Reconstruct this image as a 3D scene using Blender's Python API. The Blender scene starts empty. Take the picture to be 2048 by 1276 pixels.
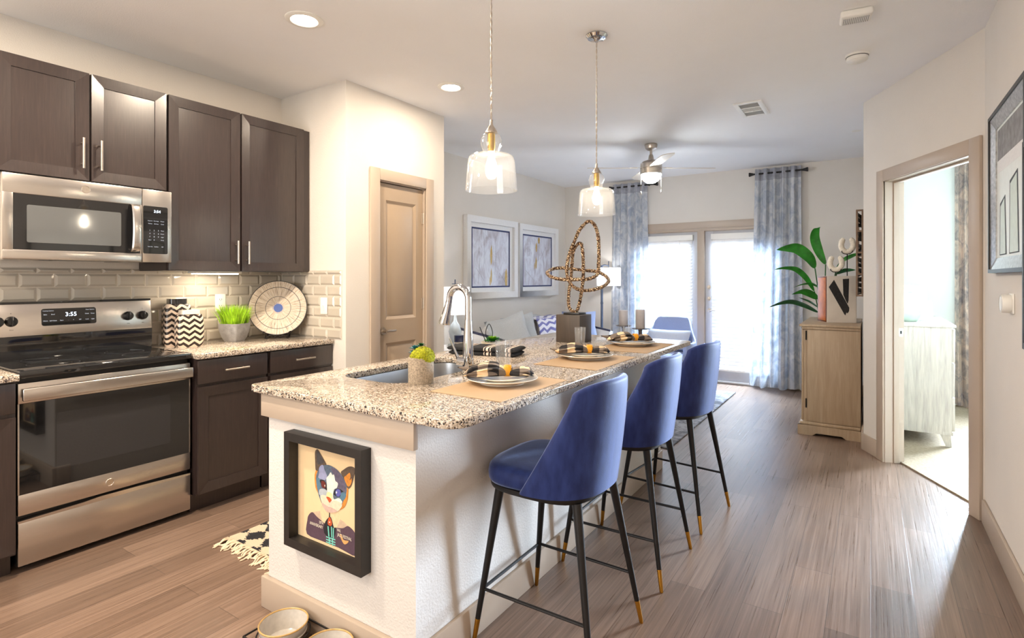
import bpy, bmesh, math, random
from mathutils import Matrix, Vector, noise as mnoise
random.seed(7)
R = math.radians
PI = math.pi
C = bpy.context.scene.collection
SC = bpy.context.scene

# ---------------------------------------------------------------- camera, world, daylight, exposure
YAW = R(33.3)
cd = bpy.data.cameras.new('camera')
cd.sensor_width = 36.0
cd.lens = 36.0 * 1093.0 / 2048.0
cd.shift_y = -(638.0 - 557.0) / 2048.0
cd.clip_start = 0.02
cam = bpy.data.objects.new('camera', cd)
C.objects.link(cam)
cam.location = (0, 0, 1.355)
cam.rotation_euler = (R(90), 0, YAW)
SC.camera = cam
SC.view_settings.view_transform = 'Standard'
SC.view_settings.look = 'None'
SC.view_settings.gamma = 1.0
SC.view_settings.use_curve_mapping = False
SC.view_settings.exposure = 0.42
SC.cycles.use_denoising = True
SC.cycles.max_bounces = 10
SC.cycles.diffuse_bounces = 5
SC.cycles.glossy_bounces = 5
SC.cycles.transmission_bounces = 6
SC.cycles.transparent_max_bounces = 12
SC.cycles.sample_clamp_indirect = 6.0
SC.cycles.caustics_reflective = False
SC.cycles.caustics_refractive = False

w = bpy.data.worlds.new('sky')
SC.world = w
w.use_nodes = True
wn = w.node_tree.nodes
wn['Background'].inputs[0].default_value = (0.80, 0.90, 1.0, 1)
wn['Background'].inputs[1].default_value = 0.62

WARM = (1.0, 0.83, 0.64)
DAY = (0.78, 0.89, 1.0)


def area(name, loc, aim, sx, sy, power, color, shape='RECTANGLE', spread=180):
    d = bpy.data.lights.new(name, 'AREA')
    d.shape = shape
    d.size = sx
    if shape in ('RECTANGLE', 'ELLIPSE'):
        d.size_y = sy
    d.energy = power
    d.color = color
    d.spread = R(spread)
    o = bpy.data.objects.new(name, d)
    C.objects.link(o)
    o.location = loc
    o.rotation_euler = (Vector(aim) - Vector(loc)).to_track_quat('-Z', 'Y').to_euler()
    return o


# daylight outside the patio doors and the bedroom window, plus added fill behind the camera
area('patio_daylight', (-1.95, 8.75, 3.3), (-1.95, 7.2, 0.7), 2.8, 1.5, 3000, (0.68, 0.83, 1.0))
area('bedroom_daylight', (1.75, 7.85, 1.5), (-0.5, 2.8, 0.4), 1.5, 1.7, 320, (0.74, 0.86, 1.0), spread=80)
area('rear_fill', (-1.9, -2.9, 1.5), (-1.9, 0.0, 1.2), 2.6, 1.7, 85, (1.0, 0.95, 0.90))

# ---------------------------------------------------------------- colours and materials


def lin(c):
    return tuple((v / 12.92 if v <= 0.04045 else ((v + 0.055) / 1.055) ** 2.4) for v in c)


def rgb(r, g, b):
    return lin((r / 255.0, g / 255.0, b / 255.0)) + (1.0,)


MATS = {}


class NT:
    """short-hand for building node trees"""

    def __init__(s, name):
        s.m = bpy.data.materials.new(name)
        s.m.use_nodes = True
        s.t = s.m.node_tree
        s.t.nodes.clear()
        s.out = s.n('ShaderNodeOutputMaterial')
        MATS[name] = s.m

    def n(s, typ, **kw):
        nd = s.t.nodes.new(typ)
        for k, v in kw.items():
            setattr(nd, k, v)
        return nd

    def l(s, a, b):
        s.t.links.new(a, b)

    def put(s, sock, v):
        if v is None:
            return
        if hasattr(v, 'is_output') or isinstance(v, bpy.types.NodeSocket):
            s.l(v, sock)
        else:
            sock.default_value = v

    def math(s, op, a, b=None, c=None, clamp=False):
        nd = s.n('ShaderNodeMath', operation=op, use_clamp=clamp)
        s.put(nd.inputs[0], a)
        s.put(nd.inputs[1], b)
        s.put(nd.inputs[2], c)
        return nd.outputs[0]

    def coord(s, which='Object'):
        return s.n('ShaderNodeTexCoord').outputs[which]

    def xyz(s, v):
        nd = s.n('ShaderNodeSeparateXYZ')
        s.l(v, nd.inputs[0])
        return nd.outputs

    def mapping(s, v, scale=(1, 1, 1), loc=(0, 0, 0), rot=(0, 0, 0)):
        nd = s.n('ShaderNodeMapping')
        s.l(v, nd.inputs[0])
        nd.inputs['Scale'].default_value = scale
        nd.inputs['Location'].default_value = loc
        nd.inputs['Rotation'].default_value = rot
        return nd.outputs[0]

    def noise(s, v, scale, detail=3, rough=0.5, dist=0.0):
        nd = s.n('ShaderNodeTexNoise')
        if v is not None:
            s.l(v, nd.inputs['Vector'])
        nd.inputs['Scale'].default_value = scale
        nd.inputs['Detail'].default_value = detail
        nd.inputs['Roughness'].default_value = rough
        nd.inputs['Distortion'].default_value = dist
        return nd

    def ramp(s, f, stops, interp='LINEAR'):
        nd = s.n('ShaderNodeValToRGB')
        nd.color_ramp.interpolation = interp
        els = nd.color_ramp.elements
        while len(els) > 1:
            els.remove(els[-1])
        els[0].position, els[0].color = stops[0][0], stops[0][1]
        for p, c in stops[1:]:
            e = els.new(p)
            e.color = c
        s.l(f, nd.inputs[0])
        return nd.outputs[0]

    def mix(s, f, a, b, blend='MIX'):
        nd = s.n('ShaderNodeMix', data_type='RGBA', blend_type=blend)
        s.put(nd.inputs[0], f)
        s.put(nd.inputs[6], a)
        s.put(nd.inputs[7], b)
        return nd.outputs[2]

    def bump(s, h, strength=0.3, dist=0.01):
        nd = s.n('ShaderNodeBump')
        nd.inputs['Strength'].default_value = strength
        nd.inputs['Distance'].default_value = dist
        s.l(h, nd.inputs['Height'])
        return nd.outputs[0]

    def pbr(s, color, rough=0.5, metal=0.0, spec=0.5, coat=0.0, coat_r=0.05, sheen=0.0, sheen_tint=None, normal=None, emis=None, estr=0.0, aniso=0.0, sub=0.0):
        b = s.n('ShaderNodeBsdfPrincipled')
        s.put(b.inputs['Base Color'], color)
        s.put(b.inputs['Roughness'], rough)
        s.put(b.inputs['Metallic'], metal)
        s.put(b.inputs['Specular IOR Level'], spec)
        s.put(b.inputs['Coat Weight'], coat)
        s.put(b.inputs['Coat Roughness'], coat_r)
        s.put(b.inputs['Sheen Weight'], sheen)
        if sheen_tint:
            b.inputs['Sheen Tint'].default_value = sheen_tint
            b.inputs['Sheen Roughness'].default_value = 0.35
        s.put(b.inputs['Anisotropic'], aniso)
        if normal is not None:
            s.l(normal, b.inputs['Normal'])
        if emis is not None:
            s.put(b.inputs['Emission Color'], emis)
            b.inputs['Emission Strength'].default_value = estr
        return b

    def end(s, shader):
        s.l(shader.outputs[0] if hasattr(shader, 'outputs') else shader, s.out.inputs[0])
        return s.m


def plain(name, color, rough=0.5, metal=0.0, spec=0.5, var=0.08, scale=30, bump=0.0, bscale=200, coat=0.0, sheen=0.0, sheen_tint=None, emis=None, estr=0.0):
    """a surface of one colour with faint noise in tone and an optional fine bump"""
    t = NT(name)
    co = t.coord()
    n = t.noise(co, scale, 3)
    dark = tuple(v * (1 - var) for v in color[:3]) + (1,)
    lite = tuple(min(1, v * (1 + var)) for v in color[:3]) + (1,)
    col = t.ramp(n.outputs['Fac'], [(0.3, dark), (0.7, lite)])
    nm = None
    if bump:
        nm = t.bump(t.noise(co, bscale, 2).outputs['Fac'], bump, 0.004)
    return t.end(t.pbr(col, rough, metal, spec, coat, 0.05, sheen, sheen_tint, nm, emis, estr))


def emit(name, color, strength):
    t = NT(name)
    e = t.n('ShaderNodeEmission')
    e.inputs[0].default_value = color
    e.inputs[1].default_value = strength
    return t.end(e)


def clear(name, tint=(0.97, 0.98, 0.98, 1), ior=1.45, rough=0.01, body=0.0):
    """thin clear glass: what lies behind it shows through, the surface mirrors by Fresnel"""
    t = NT(name)
    lw = t.n('ShaderNodeLayerWeight')
    lw.inputs[0].default_value = 0.5
    r0 = ((ior - 1) / (ior + 1)) ** 2
    fr = t.math('ADD', r0, t.math('MULTIPLY', t.math('POWER', lw.outputs['Facing'], 5.0), 1 - r0))
    tr = t.n('ShaderNodeBsdfTransparent')
    tr.inputs[0].default_value = tint
    g = t.n('ShaderNodeBsdfGlossy')
    g.inputs['Roughness'].default_value = rough
    m = t.n('ShaderNodeMixShader')
    t.l(fr, m.inputs[0])
    t.l(tr.outputs[0], m.inputs[1])
    t.l(g.outputs[0], m.inputs[2])
    if body:
        d = t.n('ShaderNodeBsdfDiffuse')
        d.inputs[0].default_value = (0.9, 0.9, 0.9, 1)
        m2 = t.n('ShaderNodeMixShader')
        m2.inputs[0].default_value = body
        t.l(m.outputs[0], m2.inputs[1])
        t.l(d.outputs[0], m2.inputs[2])
        m = m2
    return t.end(m)


# --- painted walls, ceiling, trim
plain('wall_paint', rgb(220, 214, 206), 0.75, var=0.015, scale=4, bump=0.25, bscale=160)
plain('ceiling_paint', rgb(243, 243, 244), 0.85, var=0.01, scale=3, bump=0.2, bscale=140)
plain('mint_paint', rgb(236, 239, 233), 0.8, var=0.01, scale=3)
plain('trim_paint', rgb(180, 164, 148), 0.42, var=0.02, scale=5)
plain('door_paint', rgb(170, 150, 128), 0.42, var=0.02, scale=5)
plain('white_plastic', rgb(238, 236, 230), 0.4, var=0.01)
plain('white_paint', rgb(240, 240, 238), 0.45, var=0.02)
plain('black_plastic', rgb(22, 22, 24), 0.35, var=0.1)
plain('dark_slot', rgb(12, 12, 12), 0.6)
plain('chrome', rgb(198, 200, 204), 0.06, 1.0, var=0.02)
plain('nickel', rgb(200, 190, 178), 0.28, 1.0, var=0.04)
plain('brass', rgb(205, 150, 60), 0.25, 1.0, var=0.06)
plain('black_metal', rgb(40, 38, 38), 0.42, 0.6, var=0.1)
plain('iron', rgb(32, 28, 26), 0.5, 0.7, var=0.1)
plain('ceramic_white', rgb(236, 228, 214), 0.18, var=0.03, coat=0.4)
plain('glaze_grey', rgb(196, 190, 182), 0.15, var=0.08, scale=50, coat=0.5)
plain('glaze_rim', rgb(196, 160, 100), 0.3, var=0.15, scale=60)
plain('burner_print', rgb(58, 58, 60), 0.3)
plain('throat_grey', rgb(178, 182, 190), 0.7)
plain('concrete', rgb(140, 140, 142), 0.85, var=0.2, scale=25, bump=0.4, bscale=120)
plain('sofa_cloth', rgb(214, 210, 206), 0.9, var=0.06, scale=180, bump=0.4, bscale=500, sheen=0.2)
plain('pillow_cloth', rgb(176, 180, 184), 0.92, var=0.08, scale=160, bump=0.5, bscale=450, sheen=0.2)
plain('chair_cloth', rgb(140, 152, 186), 0.9, var=0.08, scale=160, bump=0.4, bscale=450, sheen=0.3)
plain('lumbar_cloth', rgb(190, 198, 214), 0.9, var=0.08, scale=160, bump=0.4, bscale=450)
plain('navy_wood', rgb(38, 38, 58), 0.4, var=0.1)
plain('candle_wax', rgb(178, 170, 167), 0.5, var=0.05)
plain('candle_iron', rgb(98, 88, 84), 0.4, 0.7, var=0.1)
plain('lamp_steel', rgb(92, 104, 126), 0.3, 0.8, var=0.06)
plain('coral', rgb(238, 228, 210), 0.8, var=0.1, scale=70, bump=0.9, bscale=110)
plain('mint_glaze', rgb(196, 216, 204), 0.25, var=0.14, scale=9)
plain('orange_wood', rgb(186, 100, 12), 0.4, var=0.25, scale=14)
plain('orange_edge', rgb(110, 56, 16), 0.4, var=0.2)
plain('box_cream', rgb(214, 206, 196), 0.7, var=0.05, scale=8)
plain('ink', rgb(34, 32, 34), 0.6, var=0.5, scale=60)
plain('mustard', rgb(214, 146, 14), 0.3, var=0.14, scale=90, bump=0.4, bscale=160, coat=0.3)
plain('amber_gold', rgb(178, 142, 66), 0.35, 0.9, var=0.2)
plain('leaf_green', rgb(44, 130, 36), 0.38, var=0.35, scale=16)
plain('leaf_dark', rgb(24, 84, 40), 0.38, var=0.3, scale=16)
plain('leaf_blue', rgb(34, 104, 112), 0.45, var=0.4, scale=40)
plain('stem_green', rgb(60, 104, 52), 0.5, var=0.2)
plain('moss', rgb(150, 152, 20), 0.95, var=0.55, scale=130, bump=1.0, bscale=260)
plain('grass_green', rgb(150, 196, 30), 0.6, var=0.4, scale=22)
plain('twig', rgb(225, 225, 225), 0.6)
plain('soil', rgb(50, 38, 28), 0.9)
plain('window_frame_white', rgb(226, 228, 230), 0.4, var=0.02)
plain('leaf_paint', rgb(186, 186, 190), 0.42, var=0.02)
plain('mirror_slip', rgb(176, 174, 172), 0.35, 0.8, var=0.25, scale=60)
plain('frame_black', rgb(34, 31, 30), 0.45, var=0.15, scale=20)
plain('frame_white', rgb(232, 232, 232), 0.5, var=0.04, scale=90, bump=0.5, bscale=200)
plain('pale_art', rgb(232, 238, 236), 0.4, var=0.03)
plain('sage_art', rgb(206, 218, 208), 0.45, var=0.06)
plain('brown_bar', rgb(110, 88, 70), 0.5, 0.4, var=0.2)
plain('gold_paint', rgb(190, 158, 92), 0.4, 0.3, var=0.2)
plain('ink_grey', rgb(108, 106, 116), 0.6)
plain('blue_felt', rgb(40, 52, 96), 0.7)
plain('blackboard_cloth', rgb(30, 29, 30), 0.95, var=0.3, scale=300, bump=0.6, bscale=500)
plain('cream_cloth', rgb(226, 204, 176), 0.95, var=0.1, scale=300)
plain('deck_boards', rgb(176, 150, 126), 0.8, var=0.1)
plain('brick_red', rgb(170, 110, 86), 0.9, var=0.2, scale=20)
plain('bowl_paint', rgb(26, 22, 22), 0.6)
emit('can_glow', (1.0, 0.93, 0.82, 1), 14)
emit('bulb_glow', (1.0, 0.86, 0.66, 1), 90)
emit('fan_glow', (0.92, 0.965, 1.0, 1), 100)
emit('strip_glow', (1.0, 0.88, 0.68, 1), 16)
emit('digit_glow', (0.75, 0.85, 1.0, 1), 3.0)
emit('key_glow', (0.9, 0.92, 1.0, 1), 0.75)
clear('pendant_glass', (0.99, 0.99, 0.99, 1), 1.55, 0.02, 0.03)
clear('tumbler_glass', (0.975, 0.98, 0.985, 1), 1.6, 0.015, 0.05)
plain('lamp_glass', rgb(196, 204, 208), 0.12, var=0.05, coat=0.4)
clear('pane_glass', (0.95, 0.97, 0.98, 1), 1.3)


plain('island_paint', rgb(214, 210, 206), 0.75, var=0.015, scale=4, bump=0.5, bscale=120)
plain('fan_blade', rgb(214, 204, 190), 0.4, var=0.04)
plain('navy_glaze', rgb(30, 36, 70), 0.12, coat=0.4)
plain('cream_glaze', rgb(226, 206, 168), 0.3, var=0.12, scale=30, coat=0.3)
plain('leaf_lime', rgb(140, 190, 40), 0.4, var=0.25, scale=30)
emit('lamp_bulb', (0.97, 0.98, 1.0, 1), 150)


def mat_floor():
    t = NT('vinyl_plank')
    co = t.coord()
    rot = t.mapping(co, rot=(0, 0, R(90)))
    br = t.n('ShaderNodeTexBrick')
    t.l(rot, br.inputs['Vector'])
    br.offset = 0.37
    br.inputs['Color1'].default_value = (0, 0, 0, 1)
    br.inputs['Color2'].default_value = (1, 1, 1, 1)
    br.inputs['Mortar'].default_value = (0.5, 0.5, 0.5, 1)
    br.inputs['Scale'].default_value = 1.0
    br.inputs['Mortar Size'].default_value = 0.0012
    br.inputs['Brick Width'].default_value = 1.22
    br.inputs['Row Height'].default_value = 0.15
    plank = t.math('MULTIPLY', br.outputs['Color'], 1.0)
    off = t.n('ShaderNodeCombineXYZ')
    t.l(t.math('MULTIPLY', plank, 7.0), off.inputs[0])
    t.l(t.math('MULTIPLY', plank, 13.0), off.inputs[1])
    va = t.n('ShaderNodeVectorMath', operation='ADD')
    t.l(co, va.inputs[0])
    t.l(off.outputs[0], va.inputs[1])
    st = t.mapping(va.outputs[0], scale=(24, 0.9, 1))
    n1 = t.noise(st, 2.2, 4, 0.55, 0.0)
    wv = t.n('ShaderNodeTexWave', wave_type='BANDS', bands_direction='X')
    t.l(t.mapping(va.outputs[0], scale=(1, 0.10, 1)), wv.inputs['Vector'])
    wv.inputs['Scale'].default_value = 16
    wv.inputs['Distortion'].default_value = 9
    wv.inputs['Detail'].default_value = 3
    wv.inputs['Detail Scale'].default_value = 1.4
    fine = t.noise(t.mapping(co, scale=(130, 1.3, 1)), 1.0, 4, 0.65)
    g = t.math('ADD', t.math('MULTIPLY', n1.outputs['Fac'], 0.40), t.math('MULTIPLY', wv.outputs['Fac'], 0.0))
    g = t.math('ADD', g, t.math('MULTIPLY', fine.outputs['Fac'], 0.60))
    g = t.math('ADD', g, t.math('MULTIPLY', t.math('SUBTRACT', plank, 0.5), 0.20))
    col = t.ramp(g, [(0.28, rgb(90, 73, 62)), (0.5, rgb(116, 95, 81)), (0.76, rgb(148, 124, 108))])
    col = t.mix(br.outputs['Fac'], col, rgb(84, 68, 58))
    rg = t.math('ADD', 0.18, t.math('MULTIPLY', fine.outputs['Fac'], 0.26))
    h = t.math('ADD', t.math('MULTIPLY', n1.outputs['Fac'], 0.3), t.math('MULTIPLY', fine.outputs['Fac'], 1.2))
    h = t.math('SUBTRACT', h, t.math('MULTIPLY', br.outputs['Fac'], 1.5))
    return t.end(t.pbr(col, rg, spec=0.5, normal=t.bump(h, 0.22, 0.0025)))


def mat_granite():
    t = NT('granite')
    co = t.coord()
    wob = t.noise(co, 60, 2)
    va = t.n('ShaderNodeVectorMath', operation='MULTIPLY_ADD')
    t.l(wob.outputs['Color'], va.inputs[0])
    va.inputs[1].default_value = (0.014, 0.014, 0.014)
    t.l(co, va.inputs[2])
    v = t.n('ShaderNodeTexVoronoi')
    t.l(va.outputs[0], v.inputs['Vector'])
    v.inputs['Scale'].default_value = 210
    r = t.xyz(v.outputs['Color'])[0]
    col = t.ramp(r, [(0.0, rgb(40, 38, 42)), (0.11, rgb(104, 96, 94)), (0.25, rgb(170, 156, 140)), (0.50, rgb(204, 192, 176)), (0.80, rgb(230, 224, 216))], 'CONSTANT')
    big = t.noise(co, 26, 3)
    col = t.mix(t.math('MULTIPLY', big.outputs['Fac'], 0.5), col, rgb(196, 178, 158), 'MULTIPLY')
    return t.end(t.pbr(col, 0.07, spec=0.5, coat=0.15))


def mat_espresso():
    t = NT('espresso_wood')
    co = t.coord()
    n = t.noise(t.mapping(co, scale=(30, 30, 2.2)), 3, 4, 0.6, 0.4)
    fine = t.noise(t.mapping(co, scale=(220, 220, 9)), 1.0, 3)
    g = t.math('ADD', t.math('MULTIPLY', n.outputs['Fac'], 0.6), t.math('MULTIPLY', fine.outputs['Fac'], 0.4))
    col = t.ramp(g, [(0.3, rgb(38, 29, 28)), (0.55, rgb(48, 37, 35)), (0.75, rgb(60, 46, 43))])
    return t.end(t.pbr(col, 0.32, spec=0.6, coat=0.4, coat_r=0.22, normal=t.bump(fine.outputs['Fac'], 0.12, 0.002)))


def mat_steel(name, direction, base, rough=0.26):
    t = NT(name)
    co = t.coord()
    sc = {'y': (600, 5, 600), 'z': (600, 600, 5)}[direction]
    n = t.noise(t.mapping(co, scale=sc), 1.0, 2)
    rg = t.math('ADD', rough - 0.03, t.math('MULTIPLY', n.outputs['Fac'], 0.06))
    col = t.ramp(n.outputs['Fac'], [(0.3, tuple(v * 0.96 for v in base[:3]) + (1,)), (0.7, base)])
    return t.end(t.pbr(col, rg, 1.0, normal=t.bump(n.outputs['Fac'], 0.012, 0.0005)))


def mat_gloss(name, color, rough=0.04):
    t = NT(name)
    co = t.coord()
    n = t.noise(co, 3, 2)
    rg = t.math('ADD', rough, t.math('MULTIPLY', n.outputs['Fac'], 0.02))
    return t.end(t.pbr(color, rg, spec=0.6, coat=0.3, coat_r=0.02))


def mat_chevron(name, c_dark, c_light, freq, period, amp):
    """zigzag bands: height shifted by a triangle wave along the run of the faces"""
    t = NT(name)
    x, y, z = t.xyz(t.coord())
    s_ = t.math('MULTIPLY', t.math('ADD', x, y), freq)
    tri = t.math('ABSOLUTE', t.math('SUBTRACT', t.math('FRACT', s_), 0.5))
    v = t.math('ADD', t.math('DIVIDE', z, period), t.math('MULTIPLY', tri, amp))
    f = t.math('FRACT', v)
    m = t.math('GREATER_THAN', f, 0.52)
    col = t.mix(m, c_light, c_dark)
    return t.end(t.pbr(col, 0.3, coat=0.15))


def mat_throw():
    t = NT('throw_cloth')
    x, y, z = t.xyz(t.coord())
    n = t.noise(t.coord(), 160, 2)
    tri = t.math('ABSOLUTE', t.math('SUBTRACT', t.math('FRACT', t.math('MULTIPLY', y, 5.5)), 0.5))
    v = t.math('ADD', t.math('DIVIDE', t.math('SUBTRACT', z, t.math('MULTIPLY', x, 0.8)), 0.09), t.math('MULTIPLY', tri, 0.9))
    v = t.math('ADD', v, t.math('MULTIPLY', n.outputs['Fac'], 0.3))
    m = t.math('GREATER_THAN', t.math('FRACT', v), 0.55)
    col = t.mix(m, rgb(222, 220, 228), rgb(108, 108, 168))
    return t.end(t.pbr(col, 0.95, sheen=0.2, normal=t.bump(n.outputs['Fac'], 0.5, 0.005)))


def mat_check():
    t = NT('check_cloth')
    x, y, z = t.xyz(t.coord())
    n = t.noise(t.coord(), 30, 2)
    w_ = t.math('MULTIPLY', n.outputs['Fac'], 0.012)
    a = t.math('GREATER_THAN', t.math('FRACT', t.math('MULTIPLY', t.math('ADD', x, w_), 11.5)), 0.5)
    b = t.math('GREATER_THAN', t.math('FRACT', t.math('MULTIPLY', t.math('ADD', t.math('ADD', y, w_), t.math('MULTIPLY', z, 0.5)), 11.5)), 0.5)
    s_ = t.math('MULTIPLY', t.math('ADD', a, b), 0.5)
    col = t.ramp(s_, [(0.0, rgb(232, 206, 168)), (0.3, rgb(118, 106, 96)), (0.8, rgb(34, 32, 34))], 'CONSTANT')
    fine = t.noise(t.coord(), 500, 1)
    return t.end(t.pbr(col, 0.95, normal=t.bump(fine.outputs['Fac'], 0.4, 0.002)))


def mat_velvet():
    t = NT('blue_velvet')
    co = t.coord()
    n = t.noise(t.mapping(co, scale=(1, 1, 0.35)), 34, 3)
    col = t.ramp(n.outputs['Fac'], [(0.3, rgb(26, 38, 86)), (0.7, rgb(40, 56, 112))])
    return t.end(t.pbr(col, 0.62, spec=0.25, sheen=0.9, sheen_tint=(0.55, 0.66, 1.0, 1), normal=t.bump(t.noise(co, 300, 2).outputs['Fac'], 0.15, 0.002)))


def mat_curtain(name, c1, c2, sheer):
    t = NT(name)
    co = t.coord()
    n = t.noise(t.mapping(co, scale=(1, 0.3, 0.55)), 13, 5, 0.65, 1.0)
    col = t.ramp(n.outputs['Fac'], [(0.36, c1), (0.60, c2)])
    b = t.pbr(col, 0.55, spec=0.4, sheen=0.5, normal=t.bump(n.outputs['Fac'], 0.5, 0.006))
    tr = t.n('ShaderNodeBsdfTranslucent')
    t.l(col, tr.inputs[0])
    m = t.n('ShaderNodeMixShader')
    m.inputs[0].default_value = sheer
    t.l(b.outputs[0], m.inputs[1])
    t.l(tr.outputs[0], m.inputs[2])
    return t.end(m)


def mat_shade():
    t = NT('lamp_shade_linen')
    n = t.noise(t.coord(), 240, 2)
    col = t.ramp(n.outputs['Fac'], [(0.3, (0.82, 0.81, 0.80, 1)), (0.7, (0.92, 0.91, 0.90, 1))])
    b = t.pbr(col, 0.9)
    tr = t.n('ShaderNodeBsdfTranslucent')
    t.l(col, tr.inputs[0])
    m = t.n('ShaderNodeMixShader')
    m.inputs[0].default_value = 0.5
    t.l(b.outputs[0], m.inputs[1])
    t.l(tr.outputs[0], m.inputs[2])
    return t.end(m)


def mat_slat():
    t = NT('blind_slat')
    n = t.noise(t.coord(), 20, 2)
    col = t.ramp(n.outputs['Fac'], [(0.3, (0.86, 0.87, 0.88, 1)), (0.7, (0.92, 0.92, 0.93, 1))])
    b = t.pbr(col, 0.45)
    tr = t.n('ShaderNodeBsdfTranslucent')
    t.l(col, tr.inputs[0])
    m = t.n('ShaderNodeMixShader')
    m.inputs[0].default_value = 0.26
    t.l(b.outputs[0], m.inputs[1])
    t.l(tr.outputs[0], m.inputs[2])
    return t.end(m)


def mat_abstract(name, seed):
    t = NT(name)
    co = t.mapping(t.coord(), loc=(seed, seed * 2.0, 0))
    n1 = t.noise(t.mapping(co, scale=(1, 2.2, 1.3)), 2.4, 6, 0.7, 0.8)
    n2 = t.noise(t.mapping(co, scale=(1, 16, 2)), 2.0, 4, 0.7, 0.2)
    g = t.math('ADD', t.math('MULTIPLY', n1.outputs['Fac'], 0.78), t.math('MULTIPLY', n2.outputs['Fac'], 0.22))
    col = t.ramp(g, [(0.34, rgb(164, 158, 166)), (0.45, rgb(192, 190, 202)), (0.55, rgb(216, 220, 232)), (0.68, rgb(232, 237, 244))])
    return t.end(t.pbr(col, 0.5))


def mat_rug(name, c1, c2, scale, stretch=(1, 1, 1)):
    t = NT(name)
    co = t.coord()
    n = t.noise(t.mapping(co, scale=stretch), scale, 6, 0.7, 0.8)
    col = t.ramp(n.outputs['Fac'], [(0.42, c1), (0.58, c2)])
    fine = t.noise(co, 350, 2)
    return t.end(t.pbr(col, 0.95, normal=t.bump(fine.outputs['Fac'], 0.7, 0.006)))


def mat_boho():
    """hand-woven rug: cream ground with stepped black diamonds"""
    t = NT('boho_weave')
    co = t.coord()
    x, y, z = t.xyz(co)
    n = t.noise(t.mapping(co, scale=(1, 2.2, 1)), 55, 2)
    w_ = t.math('MULTIPLY', t.math('SUBTRACT', n.outputs['Fac'], 0.5), 0.55)
    fx = t.math('ABSOLUTE', t.math('SUBTRACT', t.math('FRACT', t.math('MULTIPLY', x, 7.4)), 0.5))
    fy = t.math('ABSOLUTE', t.math('SUBTRACT', t.math('FRACT', t.math('MULTIPLY', y, 9.0)), 0.5))
    d = t.math('ADD', t.math('ADD', fx, fy), w_)
    m = t.math('LESS_THAN', d, 0.50)
    col = t.mix(m, rgb(226, 206, 178), rgb(36, 36, 42))
    fine = t.noise(t.mapping(co, scale=(1, 4, 1)), 90, 2)
    return t.end(t.pbr(col, 0.95, normal=t.bump(fine.outputs['Fac'], 1.0, 0.01)))


def mat_mat():
    t = NT('woven_straw')
    co = t.coord()
    wv = t.n('ShaderNodeTexWave', wave_type='BANDS', bands_direction='X')
    t.l(co, wv.inputs['Vector'])
    wv.inputs['Scale'].default_value = 70
    wv.inputs['Distortion'].default_value = 1.5
    col = t.ramp(wv.outputs['Fac'], [(0.2, rgb(160, 132, 102)), (0.8, rgb(204, 176, 142))])
    return t.end(t.pbr(col, 0.8, normal=t.bump(wv.outputs['Fac'], 0.5, 0.003)))


def mat_wood(name, c1, c2, c3, axis='z', scale=1.0):
    t = NT(name)
    co = t.coord()
    sc = {'z': (22, 22, 1.6), 'x': (1.6, 22, 22), 'y': (22, 1.6, 22)}[axis]
    n = t.noise(t.mapping(co, scale=tuple(v * scale for v in sc)), 1.5, 5, 0.6, 0.7)
    wv = t.noise(t.mapping(co, scale=tuple(v * scale * 5 for v in sc)), 1.0, 3)
    g = t.math('ADD', t.math('MULTIPLY', n.outputs['Fac'], 0.7), t.math('MULTIPLY', wv.outputs['Fac'], 0.3))
    col = t.ramp(g, [(0.3, c1), (0.5, c2), (0.7, c3)])
    return t.end(t.pbr(col, 0.5, normal=t.bump(wv.outputs['Fac'], 0.2, 0.003)))


def mat_plate():
    """radial brush strokes with dark rings and a blue centre (plate lies in its own local x-z plane)"""
    t = NT('radial_plate')
    x, y, z = t.xyz(t.coord())
    r = t.math('SQRT', t.math('ADD', t.math('MULTIPLY', x, x), t.math('MULTIPLY', z, z)))
    a = t.math('ARCTAN2', z, x)
    cv = t.n('ShaderNodeCombineXYZ')
    t.l(t.math('MULTIPLY', a, 9.0), cv.inputs[0])
    t.l(t.math('MULTIPLY', r, 5.0), cv.inputs[1])
    n = t.noise(cv.outputs[0], 2.2, 4, 0.7)
    col = t.ramp(n.outputs['Fac'], [(0.34, rgb(96, 86, 80)), (0.44, rgb(164, 148, 130)), (0.58, rgb(194, 182, 166)), (0.70, rgb(134, 136, 138))])

    def ring(c, rad, wdt, color):
        m = t.math('LESS_THAN', t.math('ABSOLUTE', t.math('SUBTRACT', r, rad)), wdt)
        return t.mix(m, c, color)
    col = ring(col, 0.085, 0.0016, rgb(34, 38, 52))
    col = ring(col, 0.152, 0.0019, rgb(26, 26, 32))
    col = ring(col, 0.197, 0.0030, rgb(26, 26, 32))
    m = t.math('LESS_THAN', t.math('ADD', r, t.math('MULTIPLY', t.math('GREATER_THAN', n.outputs['Fac'], 0.56), -0.010)), 0.031)
    col = t.mix(m, col, rgb(44, 72, 136))
    return t.end(t.pbr(col, 0.45))


def mat_bronze():
    t = NT('hammered_bronze')
    co = t.coord()
    v = t.n('ShaderNodeTexVoronoi')
    t.l(co, v.inputs['Vector'])
    v.inputs['Scale'].default_value = 95
    col = t.ramp(v.outputs['Distance'], [(0.1, rgb(232, 204, 170)), (0.7, rgb(112, 86, 68))])
    return t.end(t.pbr(col, 0.26, 1.0, normal=t.bump(v.outputs['Distance'], 1.0, 0.010)))


def mat_carpet():
    t = NT('pile_carpet')
    co = t.coord()
    n = t.noise(co, 60, 4, 0.7)
    f = t.noise(co, 500, 2)
    col = t.ramp(n.outputs['Fac'], [(0.3, rgb(168, 148, 120)), (0.7, rgb(204, 186, 158))])
    return t.end(t.pbr(col, 0.97, normal=t.bump(f.outputs['Fac'], 1.0, 0.01)))


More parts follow.
